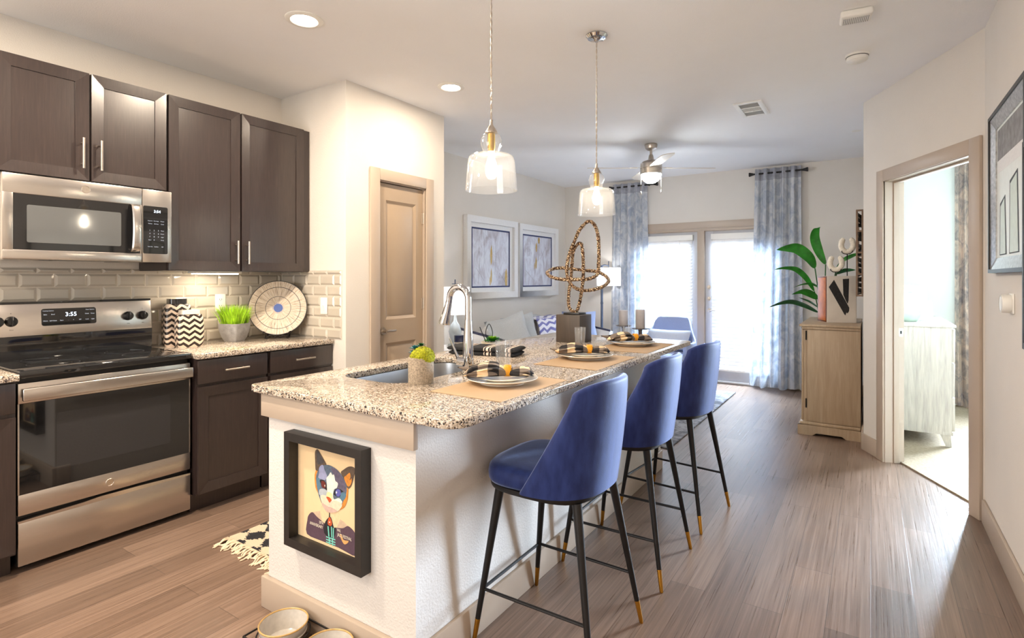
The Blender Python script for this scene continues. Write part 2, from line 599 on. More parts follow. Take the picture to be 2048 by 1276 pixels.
def mat_stripes(name, ground, stripe, axis, specs):
    """cloth with pale stripes at set places along one axis"""
    t = NT(name)
    c = t.xyz(t.coord())[axis]
    f = t.noise(t.coord(), 300, 2)
    n = t.math('MULTIPLY', t.math('SUBTRACT', t.noise(t.coord(), 40, 2).outputs['Fac'], 0.5), 0.004)
    c = t.math('ADD', c, n)
    col = ground
    for p, wd in specs:
        m = t.math('LESS_THAN', t.math('ABSOLUTE', t.math('SUBTRACT', c, p)), wd)
        col = t.mix(m, col, stripe)
    return t.end(t.pbr(col, 0.95, normal=t.bump(f.outputs['Fac'], 0.6, 0.003)))


mat_floor(); mat_granite(); mat_espresso(); mat_velvet(); mat_check(); mat_throw(); mat_shade(); mat_slat()
mat_steel('steel', 'y', rgb(206, 200, 194), 0.24); mat_steel('steel_sink', 'z', rgb(170, 172, 176), 0.34)
mat_gloss('black_glass', (0.012, 0.012, 0.013, 1), 0.03)
mat_gloss('oven_window', (0.02, 0.02, 0.023, 1), 0.03)
mat_gloss('microwave_window', (0.10, 0.105, 0.11, 1), 0.06)
mat_gloss('tile_glaze', rgb(186, 178, 166), 0.06)
plain('grout', rgb(206, 198, 186), 0.9)
mat_chevron('chevron_glaze', rgb(40, 32, 30), rgb(226, 204, 184), 16.0, 0.036, 1.25)
mat_curtain('silver_curtain', rgb(196, 204, 216), rgb(240, 241, 243), 0.5)
mat_curtain('curtain_tape', rgb(170, 172, 182), rgb(204, 206, 214), 0.35)
mat_curtain('bronze_curtain', rgb(160, 148, 146), rgb(238, 220, 204), 0.5)
mat_abstract('abstract_paint', 3.0); mat_abstract('abstract_paint_blue', 9.0)
mat_rug('grey_rug', rgb(84, 84, 92), rgb(150, 150, 156), 7)
mat_boho(); mat_mat(); mat_plate(); mat_bronze(); mat_carpet()
mat_wood('sideboard_wood', rgb(152, 130, 106), rgb(164, 143, 118), rgb(176, 156, 132))
mat_wood('dresser_wood', rgb(140, 132, 122), rgb(172, 164, 152), rgb(194, 188, 176))
mat_wood('plinth_wood', rgb(58, 49, 43), rgb(68, 58, 50), rgb(78, 67, 58), 'z', 0.6)
mat_stripes('towel_cloth', rgb(30, 30, 32), rgb(226, 206, 190), 0, [(-0.10, 0.006), (-0.075, 0.0025), (0.02, 0.0025), (0.04, 0.007), (0.06, 0.0025), (0.155, 0.004), (0.175, 0.006)])
plain('sanded_pot', rgb(158, 144, 126), 0.85, var=0.34, scale=150, bump=0.6, bscale=220)
mat_wood('white_table', rgb(214, 208, 204), rgb(226, 222, 220), rgb(236, 234, 232))

# ---------------------------------------------------------------- mesh helpers
WM = {}     # world matrix of every object that parents something


class MB:
    """collects shapes (in world space, through matrix M) and links them as ONE mesh object"""

    def __init__(s, M=None):
        s.v, s.f, s.fm, s.mats = [], [], [], []
        s.M = M or Matrix()
        s.cur = 0

    def use(s, mat):
        if mat not in s.mats:
            s.mats.append(mat)
        s.cur = s.mats.index(mat)
        return s

    def add(s, verts, faces):
        b = len(s.v)
        s.v += [s.M @ Vector(p) for p in verts]
        for f in faces:
            s.f.append([i + b for i in f])
            s.fm.append(s.cur)
        return s

    def box(s, x0, x1, y0, y1, z0, z1, b=0.0, seg=2):
        if b <= 0:
            vs = [(x, y, z) for x in (x0, x1) for y in (y0, y1) for z in (z0, z1)]
            return s.add(vs, [(0, 1, 3, 2), (4, 6, 7, 5), (0, 4, 5, 1), (2, 3, 7, 6), (0, 2, 6, 4), (1, 5, 7, 3)])
        bm = bmesh.new()
        bmesh.ops.create_cube(bm, size=1.0, matrix=Matrix.Translation(((x0 + x1) / 2, (y0 + y1) / 2, (z0 + z1) / 2)) @ Matrix.Diagonal((abs(x1 - x0), abs(y1 - y0), abs(z1 - z0), 1)))
        bmesh.ops.bevel(bm, geom=bm.edges[:], offset=b, segments=seg, profile=0.5, affect='EDGES')
        bm.verts.index_update()
        vs = [v.co.copy() for v in bm.verts]
        fs = [[v.index for v in f.verts] for f in bm.faces]
        bm.free()
        return s.add(vs, fs)

    def rings(s, rings, cap0=True, cap1=True, closed=False):
        n = len(rings[0])
        vs = [p for r in rings for p in r]
        fs = []
        m = len(rings)
        for i in range(m if closed else m - 1):
            j = (i + 1) % m
            for k in range(n):
                k2 = (k + 1) % n
                fs.append((i * n + k, i * n + k2, j * n + k2, j * n + k))
        if not closed:
            if cap0:
                fs.append(tuple(range(n - 1, -1, -1)))
            if cap1:
                fs.append(tuple((m - 1) * n + k for k in range(n)))
        return s.add(vs, fs)

    def tube(s, pts, r, n=10, closed=False, caps=True):
        pts = [Vector(p) for p in pts]
        m = len(pts)
        rad = r if isinstance(r, (list, tuple)) else [r] * m
        up = None
        rs = []
        for i in range(m):
            a = pts[(i - 1) % m] if (closed or i > 0) else pts[i]
            b = pts[(i + 1) % m] if (closed or i < m - 1) else pts[i]
            d = (b - a)
            if d.length < 1e-9:
                d = Vector((0, 0, 1))
            d.normalize()
            if up is None:
                up = Vector((0, 0, 1)) if abs(d.z) < 0.9 else Vector((1, 0, 0))
            x = up.cross(d)
            if x.length < 1e-6:
                x = Vector((1, 0, 0)).cross(d)
            x.normalize()
            y = d.cross(x).normalized()
            up = y
            rs.append([pts[i] + (x * math.cos(2 * PI * k / n) + y * math.sin(2 * PI * k / n)) * rad[i] for k in range(n)])
        return s.rings(rs, caps, caps, closed)

    def cyl(s, p0, p1, r0, r1=None, n=24):
        return s.tube([p0, p1], [r0, r0 if r1 is None else r1], n)

    def lathe(s, prof, c=(0, 0, 0), n=32, M=None, cap0=False, cap1=False):
        M = M or Matrix()
        rs = []
        for r, z in prof:
            r = max(r, 1e-5)
            rs.append([Vector(c) + (M @ Vector((r * math.cos(2 * PI * k / n), r * math.sin(2 * PI * k / n), z))) for k in range(n)])
        return s.rings(rs, cap0, cap1)

    def prism(s, poly, d0, d1, axes='xyz'):
        """poly in (first, second) axes, extruded d0..d1 along the third"""
        idx = {'x': 0, 'y': 1, 'z': 2}
        a, b, c = (idx[k] for k in axes)

        def P(u, v, w_):
            p = [0, 0, 0]
            p[a], p[b], p[c] = u, v, w_
            return p
        n = len(poly)
        vs = [P(u, v, d0) for u, v in poly] + [P(u, v, d1) for u, v in poly]
        fs = [tuple(range(n - 1, -1, -1)), tuple(range(n, 2 * n))]
        fs += [(k, (k + 1) % n, n + (k + 1) % n, n + k) for k in range(n)]
        return s.add(vs, fs)

    def grid(s, fn, nu, nv, cu=False, cv=False):
        vs = []
        for i in range(nu if cu else nu + 1):
            for j in range(nv if cv else nv + 1):
                vs.append(fn(i / nu, j / nv))
        w_ = nv if cv else nv + 1
        h_ = nu if cu else nu + 1
        fs = []
        for i in range(nu):
            for j in range(nv):
                i2, j2 = (i + 1) % h_, (j + 1) % w_
                fs.append((i * w_ + j, i2 * w_ + j, i2 * w_ + j2, i * w_ + j2))
        return s.add(vs, fs)

    def ball(s, c, r, nu=20, nv=12, fn=None):
        r = r if isinstance(r, (list, tuple)) else (r, r, r)

        def f(u, v):
            a, b = 2 * PI * u, PI * (v - 0.5)
            k = fn(a, b) if fn else 1.0
            return (c[0] + r[0] * k * math.cos(a) * math.cos(b), c[1] + r[1] * k * math.sin(a) * math.cos(b), c[2] + r[2] * k * math.sin(b))
        return s.grid(f, nu, nv, cu=True)

    def text(s, body, size, M, depth=0.0004, align='CENTER', sx=1.0):
        cu = bpy.data.curves.new('lettering', 'FONT')
        cu.body = body
        cu.size = size
        cu.align_x = align
        cu.align_y = 'CENTER'
        cu.extrude = depth
        cu.resolution_u = 2
        o = bpy.data.objects.new('lettering', cu)
        C.objects.link(o)
        dg = bpy.context.evaluated_depsgraph_get()
        me = bpy.data.meshes.new_from_object(o.evaluated_get(dg))
        s.add([M @ Vector((v.co.x * sx, v.co.y, v.co.z)) for v in me.vertices], [list(p.vertices) for p in me.polygons])
        bpy.data.objects.remove(o)
        bpy.data.meshes.remove(me)
        bpy.data.curves.remove(cu)
        return s

    def build(s, name, mat=None, parent=None, origin=None, smooth=35, mods=None, **props):
        me = bpy.data.meshes.new(name)
        if parent is not None:
            W = WM[parent.name]
        else:
            W = Matrix.Translation(origin) if origin is not None else Matrix()
        Wi = W.inverted()
        me.from_pydata([Wi @ v for v in s.v], [], s.f)
        ms = s.mats if s.mats else [mat]
        for m_ in ms:
            me.materials.append(MATS[m_])
        if len(ms) > 1:
            for p, k in zip(me.polygons, s.fm):
                p.material_index = k
        bm = bmesh.new()
        bm.from_mesh(me)
        bmesh.ops.remove_doubles(bm, verts=bm.verts, dist=1e-6)
        bmesh.ops.recalc_face_normals(bm, faces=bm.faces)
        bm.to_mesh(me)
        bm.free()
        if smooth:
            me.shade_smooth()
            me.set_sharp_from_angle(angle=R(smooth))
        o = bpy.data.objects.new(name, me)
        C.objects.link(o)
        if parent is not None:
            o.parent = parent
            WM[o.name] = W.copy()
        else:
            o.matrix_world = W
            WM[o.name] = W.copy()
        for k, v in props.items():
            o[k] = v
        if mods:
            mods(o)
        return o


def thing(name, label, cat, loc=(0, 0, 0), rotz=0.0, group=None):
    o = bpy.data.objects.new(name, None)
    o.empty_display_size = 0.05
    C.objects.link(o)
    o.location = loc
    o.rotation_euler = (0, 0, rotz)
    WM[o.name] = Matrix.Translation(loc) @ Matrix.Rotation(rotz, 4, 'Z')
    o['label'] = label
    o['category'] = cat
    if group:
        o['group'] = group
    return o


def tag(o, label, cat, group=None):
    o['label'] = label
    o['category'] = cat
    if group:
        o['group'] = group
    return o


def struct(name, mb, mat=None, parent=None, **kw):
    o = mb.build(name, mat, parent, **kw)
    if parent is None:
        o['kind'] = 'structure'
    return o


def dup(root, loc, rotz=None, label=None):
    """a copy of a thing with copies of its parts and sub-parts"""
    r = root.copy()
    C.objects.link(r)
    r.location = loc
    if rotz is not None:
        r.rotation_euler = (0, 0, rotz)
    if label:
        r['label'] = label
    for ch in list(root.children):
        c = ch.copy()
        C.objects.link(c)
        c.parent = r
        for g in list(ch.children):
            d = g.copy()
            C.objects.link(d)
            d.parent = c
    return r


def plane_m(o, u, v=(0, 0, 1)):
    """local x along u, y along v, z out of the plane"""
    u, v = Vector(u).normalized(), Vector(v).normalized()
    n = u.cross(v)
    return Matrix(((u.x, v.x, n.x, o[0]), (u.y, v.y, n.y, o[1]), (u.z, v.z, n.z, o[2]), (0, 0, 0, 1)))


def rrect(x0, x1, y0, y1, r, n=6):
    pts = []
    for cx_, cy_, a0 in ((x1 - r, y1 - r, 0), (x0 + r, y1 - r, 90), (x0 + r, y0 + r, 180), (x1 - r, y0 + r, 270)):
        for k in range(n + 1):
            a = R(a0 + 90 * k / n)
            pts.append((cx_ + r * math.cos(a), cy_ + r * math.sin(a)))
    return pts


def subsurf(lv):
    def f(o):
        m = o.modifiers.new('smooth', 'SUBSURF')
        m.levels = lv
        m.render_levels = lv
    return f


def mitred(mb, w_, h_, fw, z0, z1, slope=0.0, fw2=None):
    """four mitred rails round a w x h opening in the local x-y plane; the inner edge sits at z1 - slope"""
    o_ = [(0, 0), (w_, 0), (w_, h_), (0, h_)]
    f2 = fw2 or fw
    i_ = [(fw, f2), (w_ - fw, f2), (w_ - fw, h_ - f2), (fw, h_ - f2)]
    for k in range(4):
        k2 = (k + 1) % 4
        a, b, c, d = o_[k], o_[k2], i_[k2], i_[k]
        vs = [(a[0], a[1], z0), (b[0], b[1], z0), (c[0], c[1], z0), (d[0], d[1], z0), (a[0], a[1], z1), (b[0], b[1], z1), (c[0], c[1], z1 - slope), (d[0], d[1], z1 - slope)]
        mb.add(vs, [(3, 2, 1, 0), (4, 5, 6, 7), (0, 1, 5, 4), (1, 2, 6, 5), (2, 3, 7, 6), (3, 0, 4, 7)])


def leaf(mb, pts, width, fold=0.25, side=None):
    """a leaf blade along the midrib points, widest a third of the way, folded a little on the midrib"""
    pts = [Vector(p) for p in pts]
    fine = []
    for i in range(len(pts) - 1):
        p0, p1, p2, p3 = pts[max(i - 1, 0)], pts[i], pts[i + 1], pts[min(i + 2, len(pts) - 1)]
        for k in range(6):
            t = k / 6
            fine.append(0.5 * ((2 * p1) + (p2 - p0) * t + (2 * p0 - 5 * p1 + 4 * p2 - p3) * t * t + (3 * p1 - p0 - 3 * p2 + p3) * t ** 3))
    fine.append(pts[-1])
    m = len(fine)
    vs, fs = [], []
    for i, p in enumerate(fine):
        d = (fine[min(i + 1, m - 1)] - fine[max(i - 1, 0)]).normalized()
        sd = Vector(side) if side else d.cross(Vector((0, 0, 1)))
        sd = sd - d * sd.dot(d)
        if sd.length < 1e-4:
            sd = d.cross(Vector((1, 0, 0)))
        sd.normalize()
        up = sd.cross(d).normalized()
        t = i / (m - 1)
        wd = width * 0.5 * (math.sin(PI * min(1, t * 1.02) ** 0.8) ** 0.8 if 0 < t < 1 else 0.02)
        for q in (-1, -0.5, 0, 0.5, 1):
            vs.append(p + sd * wd * q + up * (abs(q) * wd * fold))
    for i in range(m - 1):
        for q in range(4):
            fs.append((i * 5 + q, i * 5 + q + 1, (i + 1) * 5 + q + 1, (i + 1) * 5 + q))
    mb.add(vs, fs)


def spline(pts, per=8, closed=False):
    pts = [Vector(p) for p in pts]
    n = len(pts)
    out = []
    for i in range(n if closed else n - 1):
        g = (lambda k: pts[k % n]) if closed else (lambda k: pts[min(max(k, 0), n - 1)])
        p0, p1, p2, p3 = g(i - 1), g(i), g(i + 1), g(i + 2)
        for k in range(per):
            t = k / per
            out.append(0.5 * ((2 * p1) + (p2 - p0) * t + (2 * p0 - 5 * p1 + 4 * p2 - p3) * t * t + (3 * p1 - p0 - 3 * p2 + p3) * t ** 3))
    if not closed:
        out.append(pts[-1])
    return out


def pillow(mb, M, w_, h_, t, pinch=0.12):
    """a stuffed square cushion in the local x-y plane, corners drawn out, thick in the middle"""
    for sgn in (1, -1):
        def f(u, v, sgn=sgn):
            a, b = u * 2 - 1, v * 2 - 1
            k = 1 - pinch * (1 - abs(a * b)) * max(abs(a), abs(b)) ** 3
            z = sgn * t * 0.5 * max(0.0, (1 - abs(a) ** 2.6)) ** 0.6 * max(0.0, (1 - abs(b) ** 2.6)) ** 0.6
            z += sgn * 0.004 * math.sin(9 * a + 3 * b) * (1 - a * a) * (1 - b * b)
            return M @ Vector((a * w_ / 2 * k, b * h_ / 2 * k, z))
        mb.grid(f, 14, 14)

# ================================================================= the setting
KX = -3.83      # kitchen wall
KZ = 0.924      # top of the kitchen worktop
CH = 2.75       # ceiling
YF = 7.45       # far wall
LX = -3.92      # living room wall
A = Vector((-0.05, 5.16, 0))
B = Vector((0.53, 3.985, 0))
DU = (B - A).normalized()
DN = Vector((DU.y, -DU.x, 0))     # towards the hall
if DN.x > 0:
    DN = -DN
DL = (B - A).length

mb = MB(); mb.box(-4.1, 0.62, -2.7, 7.6, -0.1, 0.0)
floor = struct('floor', mb, 'vinyl_plank')
mb = MB(); mb.box(-4.1, 3.5, -2.7, 7.6, CH, CH + 0.1)
struct('ceiling', mb, 'ceiling_paint')

# bedroom carpet: everything behind the diagonal wall
p0 = A - DN * 0.10 - DU * 0.3
p1 = B - DN * 0.10 + DU * 0.0
mb = MB(); mb.prism([(p0.x, p0.y), (p1.x, p1.y), (0.66, 3.9), (3.4, 3.9), (3.4, 7.6), (-0.0, 7.6)], -0.09, 0.010)
struct('floor_bedroom', mb, 'pile_carpet')

mb = MB(); mb.box(KX - 0.1, KX, -2.7, 2.565, 0, CH)
struct('wall_left', mb, 'wall_paint')
mb = MB()
mb.box(KX - 0.1, -3.08, 2.565, 2.66, 0, CH)                       # return beside the worktop
PD0, PD1, PDH = 2.865, 3.385, 2.10                                # pantry opening
mb.box(-3.18, -3.08, 2.66, PD0, 0, CH); mb.box(-3.18, -3.08, PD1, 3.62, 0, CH); mb.box(-3.18, -3.08, PD0, PD1, PDH, CH)
mb.box(LX - 0.1, -3.18, 3.52, 3.62, 0, CH)
mb.box(LX - 0.1, LX, 2.66, 3.52, 0, CH)
struct('wall_pantry', mb, 'wall_paint')
mb = MB(); mb.box(LX - 0.1, LX, 3.62, YF, 0, CH)
struct('wall_living', mb, 'wall_paint')
DX0, DX1, DH = -2.86, -0.90, 2.015                                # patio door opening
mb = MB()
mb.box(LX - 0.1, DX0, YF, YF + 0.14, 0, CH); mb.box(DX1, 0.07, YF, YF + 0.14, 0, CH); mb.box(DX0, DX1, YF, YF + 0.14, DH, CH)
struct('wall_far', mb, 'wall_paint')
mb = MB(); mb.box(-0.05, 0.07, 5.16, YF, 0, CH)
struct('wall_partition', mb, 'wall_paint')
mb = MB(); mb.box(0.53, 0.63, -2.7, 3.985, 0, CH)
struct('wall_right', mb, 'wall_paint')
mb = MB()
WX0, WX1 = -3.2, -0.6  # opening for the added window behind the camera
mb.box(KX - 0.1, WX0, -2.7, -2.6, 0, CH); mb.box(WX1, 0.63, -2.7, -2.6, 0, CH); mb.box(WX0, WX1, -2.7, -2.6, 0, 0.7); mb.box(WX0, WX1, -2.7, -2.6, 2.3, CH)
struct('wall_back', mb, 'wall_paint')
# bedroom shell
mb = MB()
BX0, BX1 = 1.0, 2.5
mb.box(0.07, BX0, YF, YF + 0.14, 0, CH); mb.box(BX1, 3.4, YF, YF + 0.14, 0, CH); mb.box(BX0, BX1, YF, YF + 0.14, 0, 0.6); mb.box(BX0, BX1, YF, YF + 0.14, 2.35, CH)
mb.box(3.3, 3.4, 3.9, YF, 0, CH); mb.box(0.63, 3.3, 3.885, 3.985, 0, CH)
struct('wall_bedroom', mb, 'mint_paint')
mb = MB(); mb.box(0.072, 0.08, 5.3, YF - 0.001, 0.012, CH - 0.002)
struct('wall_bedroom_side', mb, 'mint_paint')

# diagonal wall with the bedroom doorway
T0, T1, TH = 0.318, 1.205, 2.065                                  # opening along the wall
DM = plane_m(A, DU)                                               # x along wall, y up, z towards the hall
mb = MB(DM)
mb.box(0, T0 - 0.02, 0, CH, -0.12, 0); mb.box(T1 + 0.02, DL, 0, CH, -0.12, 0); mb.box(T0 - 0.02, T1 + 0.02, TH + 0.02, CH, -0.12, 0)
struct('wall_door', mb, 'wall_paint')
mb = MB(DM)                                                       # jamb and stop
mb.box(T0 - 0.02, T0, 0, TH + 0.02, -0.125, 0.005); mb.box(T1, T1 + 0.02, 0, TH + 0.02, -0.125, 0.005); mb.box(T0, T1, TH, TH + 0.02, -0.125, 0.005)
mb.box(T0, T0 + 0.012, 0, TH, -0.085, -0.05, 0.002); mb.box(T1 - 0.012, T1, 0, TH, -0.085, -0.05, 0.002); mb.box(T0, T1, TH - 0.012, TH, -0.085, -0.05, 0.002)
jamb = struct('door_3', mb, 'trim_paint')
mb = MB(DM)
cw = 0.092
mb.box(T0 - cw, T0 - 0.005, 0, TH + cw, 0.001, 0.020, 0.003); mb.box(T1 + 0.005, min(T1 + cw, DL - 0.003), 0, TH + cw, 0.001, 0.020, 0.003)
mb.box(T0 - 0.005, T1 + 0.005, TH + 0.005, TH + cw, 0.001, 0.0195, 0.003)
mb.build('casing', 'trim_paint', jamb)
mb = MB(DM); mb.use('nickel').box(T0 - 0.001, T0 + 0.002, 0.93, 0.99, -0.118, -0.088)
mb.use('dark_slot').box(T0 + 0.0005, T0 + 0.0026, 0.948, 0.972, -0.109, -0.097)
mb.build('strike_plate', None, jamb, label='small steel strike plate')

# baseboards
BH = 0.13
mb = MB(); mb.box(0.513, 0.529, -2.6, 3.97, 0, BH, 0.004)
struct('baseboard_right', mb, 'trim_paint')
mb = MB(DM); mb.box(0.0, T0 - cw - 0.001, 0, BH, 0.001, 0.016, 0.004)
mb.M = Matrix(); mb.box(-0.066, -0.051, 5.15, YF - 0.02, 0, BH, 0.004)
struct('baseboard_door', mb, 'trim_paint')
mb = MB()
mb.box(-0.90 + 0.1, -0.067, YF - 0.016, YF - 0.001, 0, BH, 0.004); mb.box(LX + 0.016, DX0 - 0.1, YF - 0.016, YF - 0.001, 0, BH, 0.004)
struct('baseboard_far', mb, 'trim_paint')
mb = MB(); mb.box(LX + 0.001, LX + 0.016, 3.636, YF - 0.017, 0, BH, 0.004); mb.box(LX + 0.017, -3.08, 3.621, 3.636, 0, BH, 0.004)
struct('baseboard_living', mb, 'trim_paint')
mb = MB(); mb.box(-3.079, -3.064, 2.565, PD0 - 0.09, 0, BH, 0.004); mb.box(-3.079, -3.064, PD1 + 0.09, 3.62, 0, BH, 0.004)
struct('baseboard_pantry', mb, 'trim_paint')

# pantry door: two raised panels, lever, hinges, flat casing
PM = plane_m((-3.08, PD0, 0), (0, 1, 0))
pw = PD1 - PD0
mb = MB(PM)
mb.box(0.018, pw - 0.018, 0.012, PDH - 0.02, -0.055, -0.030)
st = 0.095
for y0, y1 in ((0.22, 0.86), (1.04, 1.955)):
    m2 = MB(PM @ Matrix.Translation((st, y0, 0)))
    mitred(m2, pw - 2 * st, y1 - y0, 0.022, -0.031, -0.018, 0.012)
    mb.add([mb.M.inverted() @ v for v in m2.v], m2.f)
    m2 = MB()
    a0, a1, b0, b1 = st + 0.03, pw - st - 0.03, y0 + 0.03, y1 - 0.03
    vs = [(a0, b0, -0.030), (a1, b0, -0.030), (a1, b1, -0.030), (a0, b1, -0.030), (a0 + 0.03, b0 + 0.03, -0.017), (a1 - 0.03, b0 + 0.03, -0.017), (a1 - 0.03, b1 - 0.03, -0.017), (a0 + 0.03, b1 - 0.03, -0.017)]
    mb.add(vs, [(4, 5, 6, 7), (0, 1, 5, 4), (1, 2, 6, 5), (2, 3, 7, 6), (3, 0, 4, 7)])
# stiles and rails stand proud of the sunk panels
for r_ in ((0.018, st, 0.012, PDH - 0.02), (pw - st, pw - 0.018, 0.012, PDH - 0.02), (st, pw - st, 0.012, 0.22), (st, pw - st, 0.86, 1.04), (st, pw - st, 1.955, PDH - 0.02)):
    mb.box(r_[0], r_[1], r_[2], r_[3], -0.032, -0.018)
door1 = struct('door_1', mb, 'door_paint')
mb = MB(PM)
mb.box(-0.085, 0.006, 0, PDH + 0.08, 0.001, 0.018, 0.003); mb.box(pw - 0.006, pw + 0.085, 0, PDH + 0.08, 0.001, 0.018, 0.003); mb.box(0.006, pw - 0.006, PDH - 0.006, PDH + 0.08, 0.001, 0.0175, 0.003)
mb.box(0.0, 0.014, 0, PDH, -0.09, 0.002); mb.box(pw - 0.014, pw, 0, PDH, -0.09, 0.002); mb.box(0.014, pw - 0.014, PDH - 0.014, PDH, -0.09, 0.002)
mb.build('casing', 'trim_paint', door1)
mb = MB(PM); hz = 0.955
mb.cyl((0.062, hz, -0.019), (0.062, hz, -0.006), 0.030, 0.027); mb.cyl((0.062, hz, -0.006), (0.062, hz, 0.030), 0.011)
mb.tube(spline([(0.062, hz, 0.030), (0.085, hz + 0.003, 0.032), (0.125, hz, 0.030), (0.155, hz + 0.001, 0.028)]), 0.0095)
mb.build('door_handle', 'nickel', door1, label='satin nickel lever handle')
for z in (0.25, 1.15, 1.85):
    mb = MB(PM); mb.cyl((pw - 0.012, z - 0.045, -0.010), (pw - 0.012, z + 0.045, -0.010), 0.007); mb.box(pw - 0.03, pw - 0.004, z - 0.044, z + 0.044, -0.019, -0.0165)
    mb.build('hinge', 'nickel', door1)

# bevelled wall tiles: one surface over the grout bed
tw_, th_ = 0.1535, 0.0765


def tile(mb, M, x0, x1, y0, y1):
    g = 0.0013
    x0 += g; x1 -= g; y0 += g; y1 -= g
    if x1 - x0 < 0.006 or y1 - y0 < 0.006:
        return
    bx, by = min(0.013, (x1 - x0) * 0.4), min(0.013, (y1 - y0) * 0.4)
    z0, z1 = 0.003, 0.0095
    vs = [(x0, y0, z0), (x1, y0, z0), (x1, y1, z0), (x0, y1, z0), (x0 + bx, y0 + by, z1), (x1 - bx, y0 + by, z1), (x1 - bx, y1 - by, z1), (x0 + bx, y1 - by, z1)]
    mb.add([M @ Vector(v) for v in vs], [(4, 5, 6, 7), (0, 1, 5, 4), (1, 2, 6, 5), (2, 3, 7, 6), (3, 0, 4, 7)])


mb = MB()
for M, W_, off in ((plane_m((KX + 0.0005, 0.0, KZ), (0, 1, 0)), 2.564, 0.0), (plane_m((KX + 0.011, 2.5645, KZ), (1, 0, 0)), 0.70, 0.07)):
    mb.use('grout')
    H_ = 0.49
    vs = [(0, 0, 0), (W_, 0, 0), (W_, H_, 0), (0, H_, 0), (0, 0, 0.0032), (W_, 0, 0.0032), (W_, H_, 0.0032), (0, H_, 0.0032)]
    mb.add([M @ Vector(v) for v in vs], [(4, 5, 6, 7), (0, 1, 5, 4), (1, 2, 6, 5), (2, 3, 7, 6), (3, 0, 4, 7)])
    mb.use('tile_glaze')
    row, y = 0, 0.0
    while y < H_ - 0.01:
        x = -(row % 2) * tw_ / 2 - off
        while x < W_:
            tile(mb, M, max(x, 0), min(x + tw_, W_), y, min(y + th_, H_))
            x += tw_
        y += th_
        row += 1
struct('wall_backsplash', mb, smooth=0)

# ---------------------------------------------------------------- patio doors (two glazed leaves in one frame) with blinds
mb = MB()
y0, y1 = YF - 0.018, YF - 0.001
mb.box(DX0 - 0.09, DX0 - 0.004, y0, y1, 0, DH + 0.095, 0.003); mb.box(DX1 + 0.004, DX1 + 0.09, y0, y1, 0, DH + 0.095, 0.003); mb.box(DX0 - 0.004, DX1 + 0.004, y0 + 0.0005, y1, DH + 0.004, DH + 0.095, 0.003)
mb.box(DX0, DX0 + 0.03, YF, YF + 0.12, 0, DH); mb.box(DX1 - 0.03, DX1, YF, YF + 0.12, 0, DH); mb.box(DX0 + 0.03, DX1 - 0.03, YF, YF + 0.12, DH - 0.03, DH)
mb.box(-1.935, -1.843, YF - 0.012, YF + 0.12, 0, DH - 0.03, 0.003)
door2 = struct('door_2', mb, 'trim_paint')
mb = MB(); mb.box(DX0, DX1, YF - 0.03, YF + 0.13, 0.0005, 0.022, 0.004)
mb.build('threshold', 'white_paint', door2)
for x0, x1 in ((DX0 + 0.035, -1.938), (-1.840, DX1 - 0.035)):
    mb = MB()
    st = 0.10
    mb.box(x0, x0 + st, YF + 0.03, YF + 0.075, 0.026, DH - 0.034, 0.002); mb.box(x1 - st, x1, YF + 0.03, YF + 0.075, 0.026, DH - 0.034, 0.002)
    mb.box(x0 + st, x1 - st, YF + 0.031, YF + 0.074, 0.026, 0.20, 0.002); mb.box(x0 + st, x1 - st, YF + 0.031, YF + 0.074, DH - 0.13, DH - 0.034, 0.002)
    lf = mb.build('door_leaf', 'leaf_paint', door2)
    mb = MB(); mb.box(x0 + st, x1 - st, YF + 0.05, YF + 0.055, 0.20, DH - 0.13)
    mb.build('pane', 'pane_glass', lf)
mb = MB()
for z, big in ((1.24, 0), (1.09, 0), (0.935, 1)):
    mb.cyl((-1.792, YF + 0.029, z), (-1.792, YF + 0.012, z), 0.027, 0.025); mb.cyl((-1.792, YF + 0.012, z), (-1.792, YF - 0.012, z), 0.012)
    if big:
        mb.tube(spline([(-1.792, YF - 0.012, z), (-1.76, YF - 0.016, z), (-1.70, YF - 0.012, z)]), 0.009)
    else:
        mb.box(-1.797, -1.787, YF - 0.022, YF + 0.0, z - 0.018, z + 0.018, 0.003)
mb.build('door_handle', 'nickel', door2, label='nickel lever and two deadbolts')


def blind(x0, x1, label):
    z0, z1 = 0.155, 1.94
    t = thing('window_blind', label, 'blind', ((x0 + x1) / 2, YF + 0.0, z0), 0, 'slatted blinds on the patio doors')
    mb = MB(); mb.box(x0 - 0.01, x1 + 0.01, YF - 0.035, YF + 0.027, z1 - 0.075, z1, 0.005)
    mb.build('headrail', 'white_plastic', t)
    mb = MB()
    n = 38
    pitch = (z1 - 0.085 - z0 - 0.03) / n
    for k in range(n):
        z = z0 + 0.035 + pitch * (k + 0.5)
        a = R(-62)
        dy, dz = 0.0285 * math.cos(a), 0.0285 * math.sin(a)
        vs = []
        for yy, zz in ((-dy, dz), (0, 0.0015), (dy, -dz)):
            for x in (x0, x1):
                vs += [(x, YF - 0.004 + yy, z + zz), (x, YF - 0.004 + yy, z + zz + 0.0022)]
        # cross-section of six points, run from x0 to x1
        o = [0, 4, 8, 9, 5, 1]
        i_ = [2, 6, 10, 11, 7, 3]
        fs = [tuple(o), tuple(reversed(i_))] + [(o[q], o[(q + 1) % 6], i_[(q + 1) % 6], i_[q]) for q in range(6)]
        mb.add(vs, fs)
    mb.build('slats', 'blind_slat', t)
    mb = MB(); mb.box(x0, x1, YF - 0.028, YF + 0.018, z0, z0 + 0.024, 0.004)
    mb.build('bottom_rail', 'white_plastic', t)
    mb = MB()
    for f in (0.22, 0.78):
        x = x0 + (x1 - x0) * f
        mb.box(x - 0.002, x + 0.002, YF - 0.030, YF - 0.0285, z0 + 0.02, z1 - 0.07)
    mb.build('ladder_cords', 'white_plastic', t)


